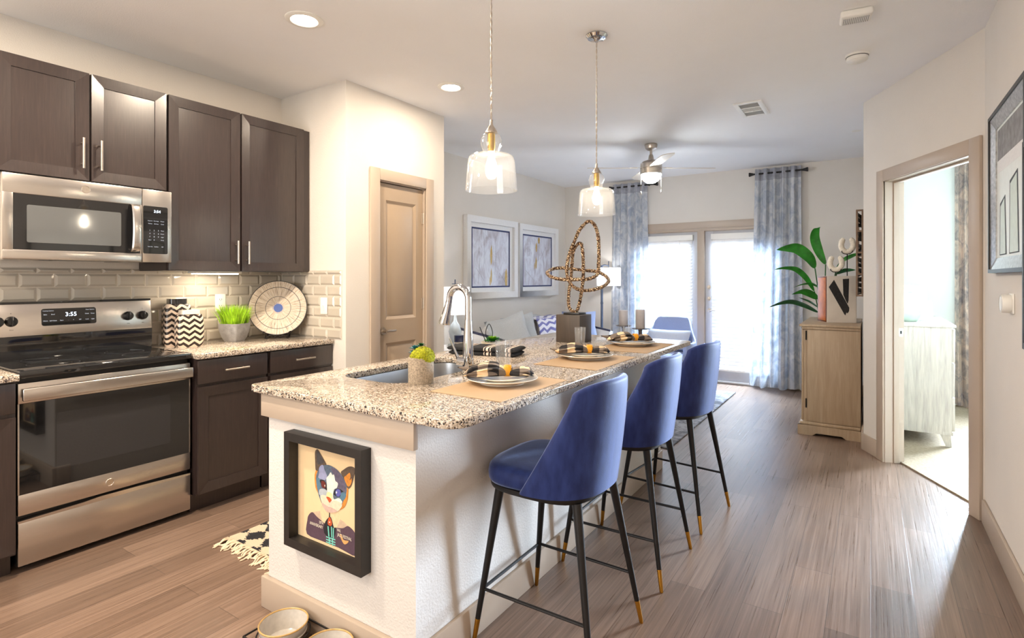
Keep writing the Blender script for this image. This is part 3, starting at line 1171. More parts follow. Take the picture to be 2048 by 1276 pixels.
blind(-2.745, -2.0, 'white slatted blind on the left patio door leaf, above the blue armchair')
blind(-1.745, -1.02, 'white slatted blind on the right patio door leaf, beside the door lever')

# balcony beyond the doors, seen as gaps of light through the blinds
mb = MB(); mb.box(-4.0, 0.0, YF + 0.15, YF + 2.2, -0.12, -0.01)
struct('floor_balcony', mb, 'deck_boards')
mb = MB(); mb.box(-4.0, 0.0, YF + 2.2, YF + 2.3, -0.12, 0.5)
struct('wall_balcony', mb, 'brick_red')

# bedroom window
mb = MB()
mb.box(BX0, BX0 + 0.05, YF + 0.03, YF + 0.09, 0.6, 2.35); mb.box(BX1 - 0.05, BX1, YF + 0.03, YF + 0.09, 0.6, 2.35); mb.box(BX0, BX1, YF + 0.03, YF + 0.09, 0.6, 0.65); mb.box(BX0, BX1, YF + 0.03, YF + 0.09, 2.3, 2.35); mb.box(BX0, BX1, YF + 0.035, YF + 0.085, 1.45, 1.49)
win = struct('window_1', mb, 'window_frame_white')
mb = MB(); mb.box(BX0 + 0.05, BX1 - 0.05, YF + 0.055, YF + 0.06, 0.65, 2.3)
mb.build('pane', 'pane_glass', win)
mb = MB()
mb.box(WX0, WX0 + 0.05, -2.68, -2.62, 0.7, 2.3); mb.box(WX1 - 0.05, WX1, -2.68, -2.62, 0.7, 2.3); mb.box(WX0, WX1, -2.68, -2.62, 0.7, 0.75); mb.box(WX0, WX1, -2.68, -2.62, 2.25, 2.3); mb.box(-1.93, -1.87, -2.675, -2.625, 0.75, 2.25)
win = struct('added_window', mb, 'window_frame_white')  # unseen window, added to let the rear fill light in
mb = MB(); mb.box(WX0 + 0.05, WX1 - 0.05, -2.655, -2.65, 0.75, 2.25)
mb.build('pane', 'pane_glass', win)

# ================================================================= kitchen units
KITF = plane_m((0, 0, 0), (0, 1, 0))       # local x = world y, y = world z, z = world x


def cab_door(parent, x, y0, y1, z0, z1, handle, drawer=False, fw=0.058):
    """mitred frame door or slab drawer front on the plane X = x facing the room; handle ('v', y, z0, z1) or ('h', z, y0, y1)"""
    M = plane_m((x, y0, z0), (0, 1, 0))
    mb = MB(M)
    w_, h_ = y1 - y0, z1 - z0
    if drawer:
        mb.box(0, w_, 0, h_, 0, 0.02, 0.003)
        d = mb.build('drawer', 'espresso_wood', parent)
    else:
        mitred(mb, w_, h_, fw, 0, 0.021, 0.006)
        mb.box(fw - 0.004, w_ - fw + 0.004, fw - 0.004, h_ - fw + 0.004, 0.001, 0.0095)
        d = mb.build('door', 'espresso_wood', parent)
    mb = MB()
    xf = x + 0.021
    if handle[0] == 'v':
        _, y, a, b = handle
        mb.cyl((xf + 0.03, y, a), (xf + 0.03, y, b), 0.006)
        for z in (a + 0.025, b - 0.025):
            mb.cyl((xf - 0.0005, y, z), (xf + 0.03, y, z), 0.0045, n=10)
    else:
        _, z, a, b = handle
        mb.cyl((xf + 0.03, a, z), (xf + 0.03, b, z), 0.006)
        for y in (a + 0.025, b - 0.025):
            mb.cyl((xf - 0.0015, y, z), (xf + 0.03, y, z), 0.0045, n=10)
    mb.build('handle', 'nickel', d)
    return d


UF = -3.481     # face of the upper boxes
t = thing('wall_cabinet', 'short dark espresso two-door wall cabinet above the microwave', 'cabinet', (KX + 0.17, 1.2, 1.85))
mb = MB(); mb.box(KX + 0.001, UF, 0.815, 1.574, 1.868, 2.442)
mb.build('carcass', 'espresso_wood', t)
cab_door(t, UF, 0.818, 1.190, 1.872, 2.441, ('v', 1.156, 1.93, 2.09))
cab_door(t, UF, 1.200, 1.569, 1.872, 2.441, ('v', 1.236, 1.93, 2.09))
t = thing('wall_cabinet', 'tall dark espresso two-door wall cabinet right of the microwave', 'cabinet', (KX + 0.17, 2.06, 1.4))
mb = MB(); mb.box(KX + 0.001, UF, 1.577, 2.562, 1.402, 2.442)
mb.build('carcass', 'espresso_wood', t)
cab_door(t, UF, 1.582, 2.018, 1.406, 2.441, ('v', 1.990, 1.45, 1.60))
cab_door(t, UF, 2.030, 2.500, 1.406, 2.441, ('v', 2.064, 1.45, 1.60))
t = thing('under_cabinet_light', 'slim lit light strip under the tall wall cabinet', 'light', (-3.60, 1.92, 1.38))
mb = MB(); mb.use('white_plastic').box(-3.63, -3.545, 1.77, 2.08, 1.388, 1.4015, 0.003)
mb.build('housing', None, t)
mb = MB(); mb.use('strip_glow').box(-3.622, -3.553, 1.79, 2.06, 1.382, 1.3878)
mb.build('diffuser', None, t)
area('strip_lamp', (-3.60, 1.92, 1.375), (-3.66, 1.92, 0.9), 0.06, 0.26, 1.5, (1.0, 0.82, 0.6)).parent = None

# base cabinets, worktops
BF = -3.232


def base_cab(label, y0, y1, dw=True, hand=None, vis=None):
    t = thing('base_cabinet', label, 'cabinet', ((KX + BF) / 2, (y0 + y1) / 2, 0))
    mb = MB(); mb.box(KX + 0.012, BF, y0, y1, 0.105, KZ - 0.031); mb.box(KX + 0.02, BF - 0.07, y0, y1, 0.0, 0.105)
    mb.build('carcass', 'espresso_wood', t)
    a, b = y0 + 0.004, y1 - 0.004
    m = (a + b) / 2
    cab_door(t, BF, a, b, 0.748, 0.884, ('h', 0.815, m - 0.075, m + 0.075), True)
    cab_door(t, BF, a, b, 0.118, 0.730, ('v', hand if hand else b - 0.03, 0.55, 0.70))
    return t


base_cab('dark espresso base cabinet right next to the range, below the chevron jars', 1.622, 2.058, hand=2.03)
base_cab('dark espresso base cabinet in the corner below the round plate', 2.070, 2.560, hand=2.53)
base_cab('dark espresso base cabinet on the left side of the range, cut by the frame', 0.30, 0.832, hand=0.34)


def worktop(label, y0, y1):
    mb = MB(); mb.box(KX + 0.011, -3.195, y0, y1, KZ - 0.031, KZ, 0.004)
    o = mb.build('worktop', 'granite', None, origin=((KX - 3.19) / 2, (y0 + y1) / 2, KZ))
    return tag(o, label, 'countertop')


worktop('speckled granite worktop along the tiled wall, under the jars and grass', 1.616, 2.553)
worktop('granite worktop stub left of the range, cut by the frame', 0.30, 0.838)

# ---------------------------------------------------------------- range
RX = -3.262
t = thing('electric_range', 'stainless steel freestanding range with black glass cooktop', 'oven', (-3.5, 1.23, 0))
y0, y1 = 0.848, 1.606
mb = MB(); mb.box(KX + 0.02, RX - 0.045, y0 + 0.004, y1 - 0.004, 0.035, 0.895); mb.box(RX - 0.046, RX - 0.03, y0 + 0.002, y1 - 0.002, 0.025, 0.895)
mb.build('body', 'black_plastic', t)
for x in (KX + 0.08, RX - 0.09):
    for y in (y0 + 0.04, y1 - 0.04):
        mb = MB(); mb.cyl((x, y, 0.0), (x, y, 0.036), 0.02); mb.build('foot', 'black_plastic', t)
mb = MB(); mb.box(KX + 0.03, RX + 0.018, y0 - 0.001, y1 + 0.001, 0.896, 0.931, 0.006, 3)
ck = mb.build('cooktop', 'black_glass', t, label='black glass cooktop')
for cx_, cy_, r_ in ((-3.43, 1.03, 0.105), (-3.43, 1.42, 0.085), (-3.63, 1.03, 0.075), (-3.63, 1.42, 0.095)):
    mb = MB(); mb.lathe([(r_ - 0.001, 0.9311), (r_ - 0.001, 0.9314), (r_, 0.9314), (r_, 0.9311)], (cx_, cy_, 0), 48)
    mb.build('burner_ring', 'burner_print', ck)
# backguard
mb = MB(); mb.prism([(KX + 0.022, 0.925), (-3.705, 0.925), (-3.700, 1.05), (-3.722, 1.232), (KX + 0.022, 1.232)], y0 + 0.006, y1 - 0.010, 'xzy')
bg = mb.build('backguard', 'black_glass', t)
BM = plane_m((-3.6995, y0 + 0.006, 1.052), (0, 1, 0), (-0.022, 0, 0.182))
bw = y1 - y0 - 0.016
mb = MB(BM)
mb.use('black_glass').prism(rrect(0.205, 0.452, 0.048, 0.140, 0.012), 0.0081, 0.0096)
mb.M = Matrix()
mb.use('digit_glow').text('3:55', 0.031, BM @ Matrix.Translation((0.335, 0.105, 0.0099)), 0.0002)
mb.use('key_glow')
for x, z, s_ in ((0.235, 0.128, 'Cooking Options'), (0.423, 0.128, 'Timer Options')):
    mb.text(s_, 0.0068, BM @ Matrix.Translation((x, z, 0.0099)), 0.0001)
for x, z, s_ in ((0.222, 0.108, 'Bake'), (0.255, 0.108, 'Broil'), (0.222, 0.074, 'Warm'), (0.255, 0.074, 'Self Clean'), (0.292, 0.074, 'Start'), (0.322, 0.074, '-'), (0.345, 0.074, '+'), (0.375, 0.074, 'Off'), (0.408, 0.105, 'Clock'), (0.435, 0.105, 'Timer'), (0.408, 0.074, 'Lock'), (0.435, 0.074, 'Light')):
    mb.text(s_, 0.0078, BM @ Matrix.Translation((x, z, 0.0099)), 0.0001)
mb.build('display', None, t)
for x in (0.028, 0.082, 0.612, 0.690):
    mb = MB(BM @ Matrix.Translation((x, 0.080, 0.008)))
    mb.use('black_plastic').lathe([(0.0, 0.0), (0.027, 0.0), (0.0265, 0.006), (0.024, 0.010), (0.0225, 0.022), (0.020, 0.026), (0.0, 0.027)], n=28)
    mb.box(-0.005, 0.005, -0.024, 0.024, 0.024, 0.036, 0.003)
    mb.use('chrome').box(-0.001, 0.001, 0.004, 0.023, 0.0358, 0.0368)
    mb.build('knob', None, t)
mb = MB(BM); mb.use('steel').box(0.004, bw - 0.004, 0.0, 0.170, 0.0, 0.008, 0.003); mb.use('ink')
for x in (0.082, 0.612, 0.690):
    mb.box(x - 0.0015, x + 0.0015, 0.120, 0.123, 0.0081, 0.0085)
    mb.text('Front' if x != 0.690 else 'Rear', 0.007, Matrix.Translation((x, 0.036, 0.0083)), 0.0001)
mb.build('control_panel', None, t, label='brushed steel control panel')
# oven door
mb = MB()
mb.use('steel').box(RX - 0.03, RX, y0, y1, 0.778, 0.872, 0.004); mb.box(RX - 0.03, RX, y0, y1, 0.263, 0.360, 0.004)
mb.box(RX - 0.03, RX - 0.001, y0, y0 + 0.006, 0.36, 0.778); mb.box(RX - 0.03, RX - 0.001, y1 - 0.006, y1, 0.36, 0.778)
mb.use('black_glass').box(RX - 0.028, RX - 0.0015, y0 + 0.006, y1 - 0.006, 0.3601, 0.7779)
od = mb.build('oven_door', None, t)
mb = MB(); mb.use('oven_window').prism([(y, z) for y, z in rrect(0.99, 1.50, 0.44, 0.71, 0.012)], RX - 0.0014, RX - 0.0008, 'yzx')
mb.build('window', None, od)
mb = MB()
mb.box(RX + 0.030, RX + 0.048, y0 + 0.006, y1 - 0.004, 0.795, 0.852, 0.006, 3)
for y in (y0 + 0.03, y1 - 0.03):
    mb.box(RX - 0.002, RX + 0.032, y - 0.012, y + 0.012, 0.806, 0.842, 0.003)
mb.build('handle', 'steel', od, label='wide flat steel handle bar')
mb = MB(plane_m((RX + 0.0002, 1.21, 0.311), (0, 1, 0)))
mb.use('nickel').lathe([(0.0, 0.0005), (0.0165, 0.0005), (0.0175, 0.0015), (0.0185, 0.0005)], n=28)
mb.lathe([(0.0150, 0.0006), (0.0153, 0.0014), (0.0156, 0.0006)], n=28)
mb.text('GE', 0.016, Matrix.Translation((0, 0, 0.001)), 0.0006)
mb.build('emblem', None, od)
mb = MB()
mb.box(RX - 0.03, RX + 0.002, y0, y1, 0.032, 0.232, 0.004)
# scooped finger lip along the top of the drawer
mb.prism([(y0, 0.230), (y0, 0.240), (y0 + 0.25, 0.246), (y0 + 0.32, 0.252), (y1 - 0.25, 0.250), (y1, 0.240), (y1, 0.230)], RX - 0.022, RX + 0.0015, 'yzx')
mb.build('drawer', 'steel', t)

# ---------------------------------------------------------------- microwave
MX = -3.402
t = thing('microwave', 'stainless over-the-range microwave below the short wall cabinet', 'microwave', (-3.6, 1.2, 1.44))
y0, y1, z0, z1 = 0.828, 1.571, 1.447, 1.861
mb = MB(); mb.box(KX + 0.012, MX - 0.03, y0 + 0.004, y1 - 0.004, z0 + 0.006, z1)
mb.use('black_plastic')
bd = mb.build('body', 'black_plastic', t)
for a, b in ((y0 + 0.03, y0 + 0.17), (y1 - 0.22, y1 - 0.09)):
    mb = MB(); mb.box(-3.72, -3.50, a, b, z0 + 0.001, z0 + 0.0058)
    mb.build('grease_filter', 'steel', bd)
mb = MB(); mb.box(-3.66, -3.46, y0 + 0.25, y0 + 0.48, z0 + 0.0005, z0 + 0.0058, 0.002)
mb.build('lamp_cover', 'black_glass', bd)
ys = 1.4175
mb = MB(); mb.use('steel')
wy0, wy1, wz0, wz1 = 0.868, 1.395, 1.495, 1.762
M = plane_m((MX - 0.03, y0, z0), (0, 1, 0))
# steel face as a frame round the black window
mb.box(MX - 0.03, MX, y0, ys - 0.001, wz1, z1 - 0.004, 0.004); mb.box(MX - 0.03, MX, y0, ys - 0.001, z0, wz0, 0.004)
mb.box(MX - 0.03, MX - 0.0002, y0, wy0, wz0 - 0.004, wz1 + 0.004, 0.002); mb.box(MX - 0.03, MX - 0.0002, wy1 + 0.012, ys - 0.001, wz0 - 0.004, wz1 + 0.004, 0.002)
mb.use('black_glass').box(MX - 0.03, MX - 0.0008, wy0, wy1 + 0.012, wz0, wz1)
dr = mb.build('door', None, t)
mb = MB(); mb.use('microwave_window').prism(rrect(0.918, 1.315, 1.530, 1.712, 0.008), MX - 0.0007, MX - 0.0003, 'yzx')
mb.build('window', None, dr)
mb = MB(); hy = 1.378
pts = [(MX - 0.002, hy, 1.500), (MX + 0.030, hy, 1.520), (MX + 0.043, hy, 1.63), (MX + 0.030, hy, 1.745), (MX - 0.002, hy, 1.765)]
sp = spline(pts, 8)
rs = []
for p in sp:
    rs.append([(p.x - 0.005, p.y - 0.021, p.z), (p.x + 0.003, p.y - 0.016, p.z), (p.x + 0.006, p.y, p.z), (p.x + 0.003, p.y + 0.016, p.z), (p.x - 0.005, p.y + 0.021, p.z)])
mb.rings(rs)
mb.build('handle', 'steel', dr, label='bowed steel handle')
mb = MB(plane_m((MX + 0.0002, 1.155, 1.816), (0, 1, 0)))
mb.use('nickel').lathe([(0.0, 0.0005), (0.0175, 0.0005), (0.0185, 0.0016), (0.0195, 0.0005)], n=28)
mb.lathe([(0.0158, 0.0006), (0.0161, 0.0014), (0.0164, 0.0006)], n=28)
mb.text('GE', 0.017, Matrix.Translation((0, 0, 0.001)), 0.0006)
mb.build('emblem', None, dr)
mb = MB(); mb.use('steel').box(MX - 0.03, MX, ys + 0.001, y1, z0, z1 - 0.004, 0.004)
kp = mb.build('control_panel', None, t)
mb = MB(); mb.use('black_glass').prism(rrect(ys + 0.004, y1 - 0.022, 1.495, 1.764, 0.008), MX + 0.0001, MX + 0.0012, 'yzx')
KM = plane_m((MX + 0.0014, ys + 0.004, 1.495), (0, 1, 0))
mb.use('digit_glow').text('3:54', 0.021, KM @ Matrix.Translation((0.072, 0.240, 0)), 0.0002)
mb.use('key_glow')
for k, s_ in enumerate(('1', '2', '3', '4', '5', '6', '7', '8', '9', '', '0', '')):
    if s_:
        mb.text(s_, 0.010, KM @ Matrix.Translation((0.034 + 0.022 * (k % 3), 0.132 - 0.018 * (k // 3), 0)), 0.0001)
for x, z, s_ in ((0.036, 0.186, 'Popcorn'), (0.067, 0.186, 'Beverage'), (0.099, 0.186, 'Potato'), (0.036, 0.170, 'Reheat'), (0.067, 0.170, 'Defrost'), (0.099, 0.170, 'Cook'), (0.099, 0.132, 'Timer'), (0.099, 0.114, 'Power'), (0.099, 0.096, 'Light'), (0.099, 0.078, 'Clock'), (0.034, 0.078, 'Start'), (0.036, 0.040, 'Vent Fan'), (0.067, 0.040, 'Surface'), (0.099, 0.040, 'Off')):
    mb.text(s_, 0.0072, KM @ Matrix.Translation((x, z, 0)), 0.0001)
mb.build('display', None, kp)

# ---------------------------------------------------------------- wall plates over the worktop


def wall_plate(M, label, kind):
    t = thing('outlet_plate' if kind == 'o' else 'switch_plate', label, 'outlet' if kind == 'o' else 'switch', tuple(M.translation))
    mb = MB(M); mb.box(-0.037, 0.037, -0.060, 0.060, 0.0, 0.006, 0.003)
    mb.build('cover', 'white_plastic', t)
    mb = MB(M)
    if kind == 'o':
        for s_ in (-0.022, 0.022):
            mb.use('white_plastic').prism(rrect(-0.017, 0.017, s_ - 0.015, s_ + 0.015, 0.007), 0.006, 0.0085)
            mb.use('dark_slot').box(-0.008, -0.0055, s_ - 0.003, s_ + 0.007, 0.0084, 0.0088); mb.box(0.0055, 0.008, s_ - 0.003, s_ + 0.007, 0.0084, 0.0088); mb.box(-0.002, 0.002, s_ - 0.010, s_ - 0.006, 0.0084, 0.0088)
        mb.build('socket', None, t)
    else:
        mb.use('white_plastic').box(-0.008, 0.008, -0.014, 0.014, 0.006, 0.008); mb.box(-0.004, 0.004, -0.002, 0.010, 0.007, 0.016, 0.001)
        mb.use('dark_slot').box(-0.0012, 0.0012, 0.034, 0.0365, 0.006, 0.0066); mb.box(-0.0012, 0.0012, -0.0365, -0.034, 0.006, 0.0066)
        mb.build('toggle', None, t)


wall_plate(plane_m((KX + 0.0101, 2.082, 1.185), (0, 1, 0)), 'white outlet plate on the tiles behind the potted grass', 'o')
wall_plate(plane_m((KX + 0.0101, 2.515, 1.140), (0, 1, 0)), 'white wall plate on the tiles half hidden by the round plate', 's')
wall_plate(plane_m((-3.300, 2.5545, 1.158), (1, 0, 0)), 'white toggle switch plate on the short tiled side wall', 's')

# ---------------------------------------------------------------- things on the kitchen worktop


def ginger_jar(label, x, y, hw, hd, h, lid_mat, lid_r, lid_h, rot):
    t = thing('chevron_jar', label, 'jar', (x, y, KZ), rot)
    W = WM[t.name]
    mb = MB(W)
    rs = []
    for f, z in ((0.86, 0.0), (0.93, 0.012), (1.0, 0.06), (1.0, h * 0.55), (0.99, h - 0.05), (0.92, h - 0.015), (0.84, h - 0.002), (0.80, h)):
        rs.append([(a, b, z) for a, b in rrect(-hw * f, hw * f, -hd * f, hd * f, min(hw, hd) * 0.42 * f, 5)])
    mb.rings(rs)
    mb.build('body', 'chevron_glaze', t)
    mb = MB(W)
    mb.prism(rrect(-lid_r, lid_r, -lid_r * 0.9, lid_r * 0.9, lid_r * 0.35, 6), h + 0.0005, h + lid_h)
    mb.build('lid', lid_mat, t)
    return t


mat_gloss('black_glaze', (0.02, 0.02, 0.022, 1), 0.05)
ginger_jar('taller zigzag-striped jar with a black lid, at the back of the worktop', -3.738, 1.757, 0.078, 0.050, 0.268, 'black_glaze', 0.050, 0.033, R(82))
ginger_jar('shorter zigzag-striped jar with a cream lid, in front', -3.612, 1.772, 0.076, 0.048, 0.206, 'ceramic_white', 0.052, 0.026, R(82))

t = thing('potted_grass', 'square grey pot of bright green grass on the worktop', 'plant', (-3.67, 2.10, KZ), R(20))
W = WM[t.name]
mb = MB(W)
rs = []
for r_, z in ((0.048, 0), (0.060, 0.03), (0.070, 0.07), (0.075, 0.122), (0.067, 0.122), (0.063, 0.097)):
    rs.append([(a, b, z) for a, b in rrect(-r_, r_, -r_, r_, 0.012, 3)])
mb.rings(rs)
mb.build('pot', 'concrete', t)
mb = MB(W)
for k in range(420):
    a, b = random.uniform(-0.056, 0.056), random.uniform(-0.056, 0.056)
    h_ = random.uniform(0.115, 0.165)
    lx, ly = a * 0.7 + random.uniform(-0.03, 0.03), b * 0.7 + random.uniform(-0.03, 0.03)
    an = random.uniform(0, PI)
    wx, wy = 0.0026 * math.cos(an), 0.0026 * math.sin(an)
    p = [(a, b, 0.095), (a + lx * 0.45, b + ly * 0.45, 0.095 + h_ * 0.6), (a + lx, b + ly, 0.095 + h_)]
    vs = [(p[0][0] - wx, p[0][1] - wy, p[0][2]), (p[0][0] + wx, p[0][1] + wy, p[0][2]), (p[1][0] - wx, p[1][1] - wy, p[1][2]), (p[1][0] + wx, p[1][1] + wy, p[1][2]), p[2]]
    mb.add(vs, [(0, 1, 3, 2), (2, 3, 4)])
mb.build('grass_blades', 'grass_green', t, smooth=0, kind='stuff')

# round plate leaning on its iron stand
PX, PY = -3.600, 2.385
t = thing('plate_stand', 'small black iron scroll stand holding up the round plate', 'stand', (PX, PY, KZ))
mb = MB()
ang = R(50)
PMx = Matrix.Translation((PX, PY, KZ)) @ Matrix.Rotation(ang, 4, 'Z')      # local -y faces the room
mb.M = PMx
for s_ in (-1, 1):
    x = 0.075 * s_
    mb.tube(spline([(x, 0.05, 0.11), (x, 0.045, 0.02), (x, 0.0, 0.008), (x, -0.055, 0.012), (x, -0.062, 0.035), (x + 0.012 * s_, -0.058, 0.052), (x + 0.018 * s_, -0.058, 0.040), (x + 0.008 * s_, -0.060, 0.036)]), 0.0032, 8)
    mb.tube(spline([(x, -0.050, 0.012), (x - 0.012 * s_, -0.056, 0.006), (x - 0.004 * s_, -0.060, 0.0035), (x + 0.010 * s_, -0.058, 0.008)]), 0.003, 8)
mb.tube(spline([(-0.075, -0.05, 0.014), (-0.04, -0.05, 0.022), (-0.02, -0.05, 0.008), (0, -0.05, 0.022), (0.02, -0.05, 0.008), (0.04, -0.05, 0.022), (0.075, -0.05, 0.014)]), 0.0032, 8)
mb.tube([(-0.075, 0.045, 0.02), (0.075, 0.045, 0.02)], 0.0032, 8)
mb.build('frame', 'iron', t)
tilt = R(12)
pr = 0.200
W = Matrix.Translation((PX, PY, KZ)) @ Matrix.Rotation(ang, 4, 'Z') @ Matrix.Translation((0, -0.028, 0.020)) @ Matrix.Rotation(-tilt, 4, 'X') @ Matrix.Translation((0, 0, pr))
me_mb = MB(W)
rot = Matrix.Rotation(R(90), 4, 'X')       # profile axis along local -y
me_mb.lathe([(0.0, -0.004), (0.10, -0.004), (0.14, 0.002), (pr - 0.004, 0.016), (pr, 0.020), (pr - 0.002, 0.024), (0.14, 0.010), (0.10, 0.003), (0.0, 0.003)], n=72, M=rot)


def build_at(mb, name, mat, W, **kw):
    """one mesh object whose own axes follow matrix W"""
    me = bpy.data.meshes.new(name)
    Wi = W.inverted()
    me.from_pydata([Wi @ v for v in mb.v], [], mb.f)
    for m_ in (mb.mats or [mat]):
        me.materials.append(MATS[m_])
    if len(mb.mats) > 1:
        for p, k in zip(me.polygons, mb.fm):
            p.material_index = k
    bm = bmesh.new(); bm.from_mesh(me)
    bmesh.ops.remove_doubles(bm, verts=bm.verts, dist=1e-6)
    bmesh.ops.recalc_face_normals(bm, faces=bm.faces)
    bm.to_mesh(me); bm.free()
    me.shade_smooth()
    me.set_sharp_from_angle(angle=R(40))
    ob = bpy.data.objects.new(name, me)
    C.objects.link(ob)
    ob.matrix_world = W
    WM[ob.name] = W
    return ob


tag(build_at(me_mb, 'display_plate', 'radial_plate', W), 'large round plate with radiating strokes and a blue centre, in the worktop corner', 'plate')

# ================================================================= island
IZ = 0.914
t = thing('kitchen_island', 'long textured off-white island base with tan apron and plinth', 'island', (-1.68, 2.6, 0))
mb = MB(); mb.box(-2.085, -1.262, 1.340, 1.40, 0.0, 0.8835); mb.box(-2.085, -1.262, 3.80, 3.86, 0.0, 0.8835); mb.box(-1.322, -1.262, 1.40, 3.80, 0.0, 0.8835); mb.box(-2.085, -2.065, 1.40, 3.80, 0.0, 0.8835); mb.box(-2.065, -1.322, 1.40, 3.80, 0.0, 0.10)
mb.build('body', 'island_paint', t)
mb = MB(); mb.box(-2.108, -1.2515, 1.318, 1.3395, 0.789, 0.8835, 0.002)
mb.box(-2.108, -2.0855, 1.340, 1.42, 0.789, 0.8835, 0.002)
mb.build('apron', 'trim_paint', t)
mb = MB(); mb.box(-2.108, -1.2455, 1.318, 1.3395, 0.0, 0.127, 0.004); mb.box(-1.2615, -1.2455, 1.340, 3.86, 0.0, 0.127, 0.004); mb.box(-2.108, -2.0855, 1.340, 1.42, 0.0, 0.127, 0.004)
mb.build('plinth', 'trim_paint', t)

SX0, SX1, SY0, SY1 = -2.035, -1.630, 1.640, 2.365


def slab2d(loops, z0, z1, bev):
    cu = bpy.data.curves.new('slab', 'CURVE')
    cu.dimensions = '2D'
    cu.fill_mode = 'BOTH'
    for lp in loops:
        sp_ = cu.splines.new('POLY')
        sp_.points.add(len(lp) - 1)
        for q, (x, y) in zip(sp_.points, lp):
            q.co = (x, y, 0, 1)
        sp_.use_cyclic_u = True
    cu.extrude = (z1 - z0) / 2 - bev
    cu.bevel_depth = bev
    cu.bevel_resolution = 2
    cu.offset = -bev
    ob = bpy.data.objects.new('slab', cu)
    C.objects.link(ob)
    dg = bpy.context.evaluated_depsgraph_get()
    me = bpy.data.meshes.new_from_object(ob.evaluated_get(dg))
    mb = MB()
    mb.add([(v.co.x, v.co.y, v.co.z + (z0 + z1) / 2) for v in me.vertices], [list(p.vertices) for p in me.polygons])
    bpy.data.objects.remove(ob); bpy.data.meshes.remove(me); bpy.data.curves.remove(cu)
    return mb


def outer():
    pts = []
    for cx_, cy_, a0, r in ((-1.062, 3.935, 0, 0.03), (-2.170, 3.935, 90, 0.03), (-2.170, 1.302, 180, 0.03), (-1.062, 1.302, 270, 0.075)):
        sx, sy = (1 if a0 in (0, 270) else -1), (1 if a0 in (0, 90) else -1)
        for k in range(9):
            a = R(a0 + 90 * k / 8)
            pts.append((cx_ - sx * r + r * math.cos(a), cy_ - sy * r + r * math.sin(a)))
    return pts


mb = slab2d([outer(), rrect(SX0, SX1, SY0, SY1, 0.10, 8)], 0.8845, IZ, 0.004)
o = mb.build('worktop', 'granite', None, origin=(-1.62, 2.62, IZ))
tag(o, 'long speckled granite island worktop with a cut-out for the sink', 'countertop')

t = thing('kitchen_sink', 'undermounted stainless steel sink bowl in the island worktop', 'sink', ((SX0 + SX1) / 2, (SY0 + SY1) / 2, 0.68))
mb = MB()
rs = []
for e, z, r in ((0.020, 0.8838, 0.11), (-0.004, 0.8835, 0.10), (-0.008, 0.84, 0.10), (-0.016, 0.71, 0.09), (-0.035, 0.692, 0.08), (-0.12, 0.686, 0.05), (-0.19, 0.684, 0.01)):
    rs.append([(a, b, z) for a, b in rrect(SX0 - e, SX1 + e, SY0 - e, SY1 + e, r, 8)])
mb.rings(rs, False, True)
mb.build('basin', 'steel_sink', t)
mb = MB(); mb.lathe([(0.0, 0.687), (0.03, 0.687), (0.045, 0.690), (0.047, 0.687)], ((SX0 + SX1) / 2, 2.0, 0), 28)
mb.build('drain', 'chrome', t)

# faucet: body, gooseneck, pull-down spray head, side lever
FX, FY = -1.556, 2.0
t = thing('kitchen_faucet', 'tall chrome gooseneck faucet with pull-down spray head', 'faucet', (FX, FY, IZ))
mb = MB()
mb.lathe([(0.0, 0.0005), (0.030, 0.0005), (0.030, 0.006), (0.026, 0.012), (0.0270, 0.014), (0.0255, 0.09), (0.0205, 0.19), (0.0165, 0.25)], (FX, FY, IZ), 32)
pts = [(FX, FY, IZ + 0.24), (FX, FY, IZ + 0.345)]
ra = 0.056
for k in range(0, 15):
    a = R(180 * k / 14)
    pts.append((FX - ra + ra * math.cos(a), FY, IZ + 0.345 + ra * math.sin(a)))
pts.append((FX - 2 * ra - 0.004, FY, IZ + 0.325))
mb.tube(pts, 0.0155, 18)
mb.build('neck', 'chrome', t)
mb = MB()
hx = FX - 2 * ra - 0.004
mb.tube([(hx, FY, IZ + 0.330), (hx - 0.002, FY, IZ + 0.320), (hx - 0.010, FY, IZ + 0.29), (hx - 0.026, FY, IZ + 0.235), (hx - 0.028, FY, IZ + 0.225)], [0.0162, 0.0168, 0.0185, 0.0275, 0.0275], 20)
mb.use('chrome')
hd = mb.build('spray_head', 'chrome', t)
mb = MB(); mb.tube([(hx - 0.027, FY, IZ + 0.292), (hx - 0.043, FY, IZ + 0.252)], [0.006, 0.007], 8)
mb.build('button', 'black_plastic', hd, label='black spray button')
mb = MB()
Rv = Vector((-0.836, -0.549, 0))
q0 = Vector((FX, FY, IZ + 0.055))
mb.tube([q0 + Rv * 0.01, q0 + Rv * 0.052 + Vector((0, 0, 0.006))], [0.0195, 0.0195], 20)
mb.build('valve', 'chrome', t)
mb = MB()
q1 = q0 + Rv * 0.045 + Vector((0, 0, 0.012))
mb.tube([q1, q1 + Rv * 0.018 + Vector((0, 0, 0.045)), q1 + Rv * 0.040 + Vector((0, 0, 0.098))], [0.0075, 0.006, 0.0042], 12)
mb.build('lever', 'chrome', t)

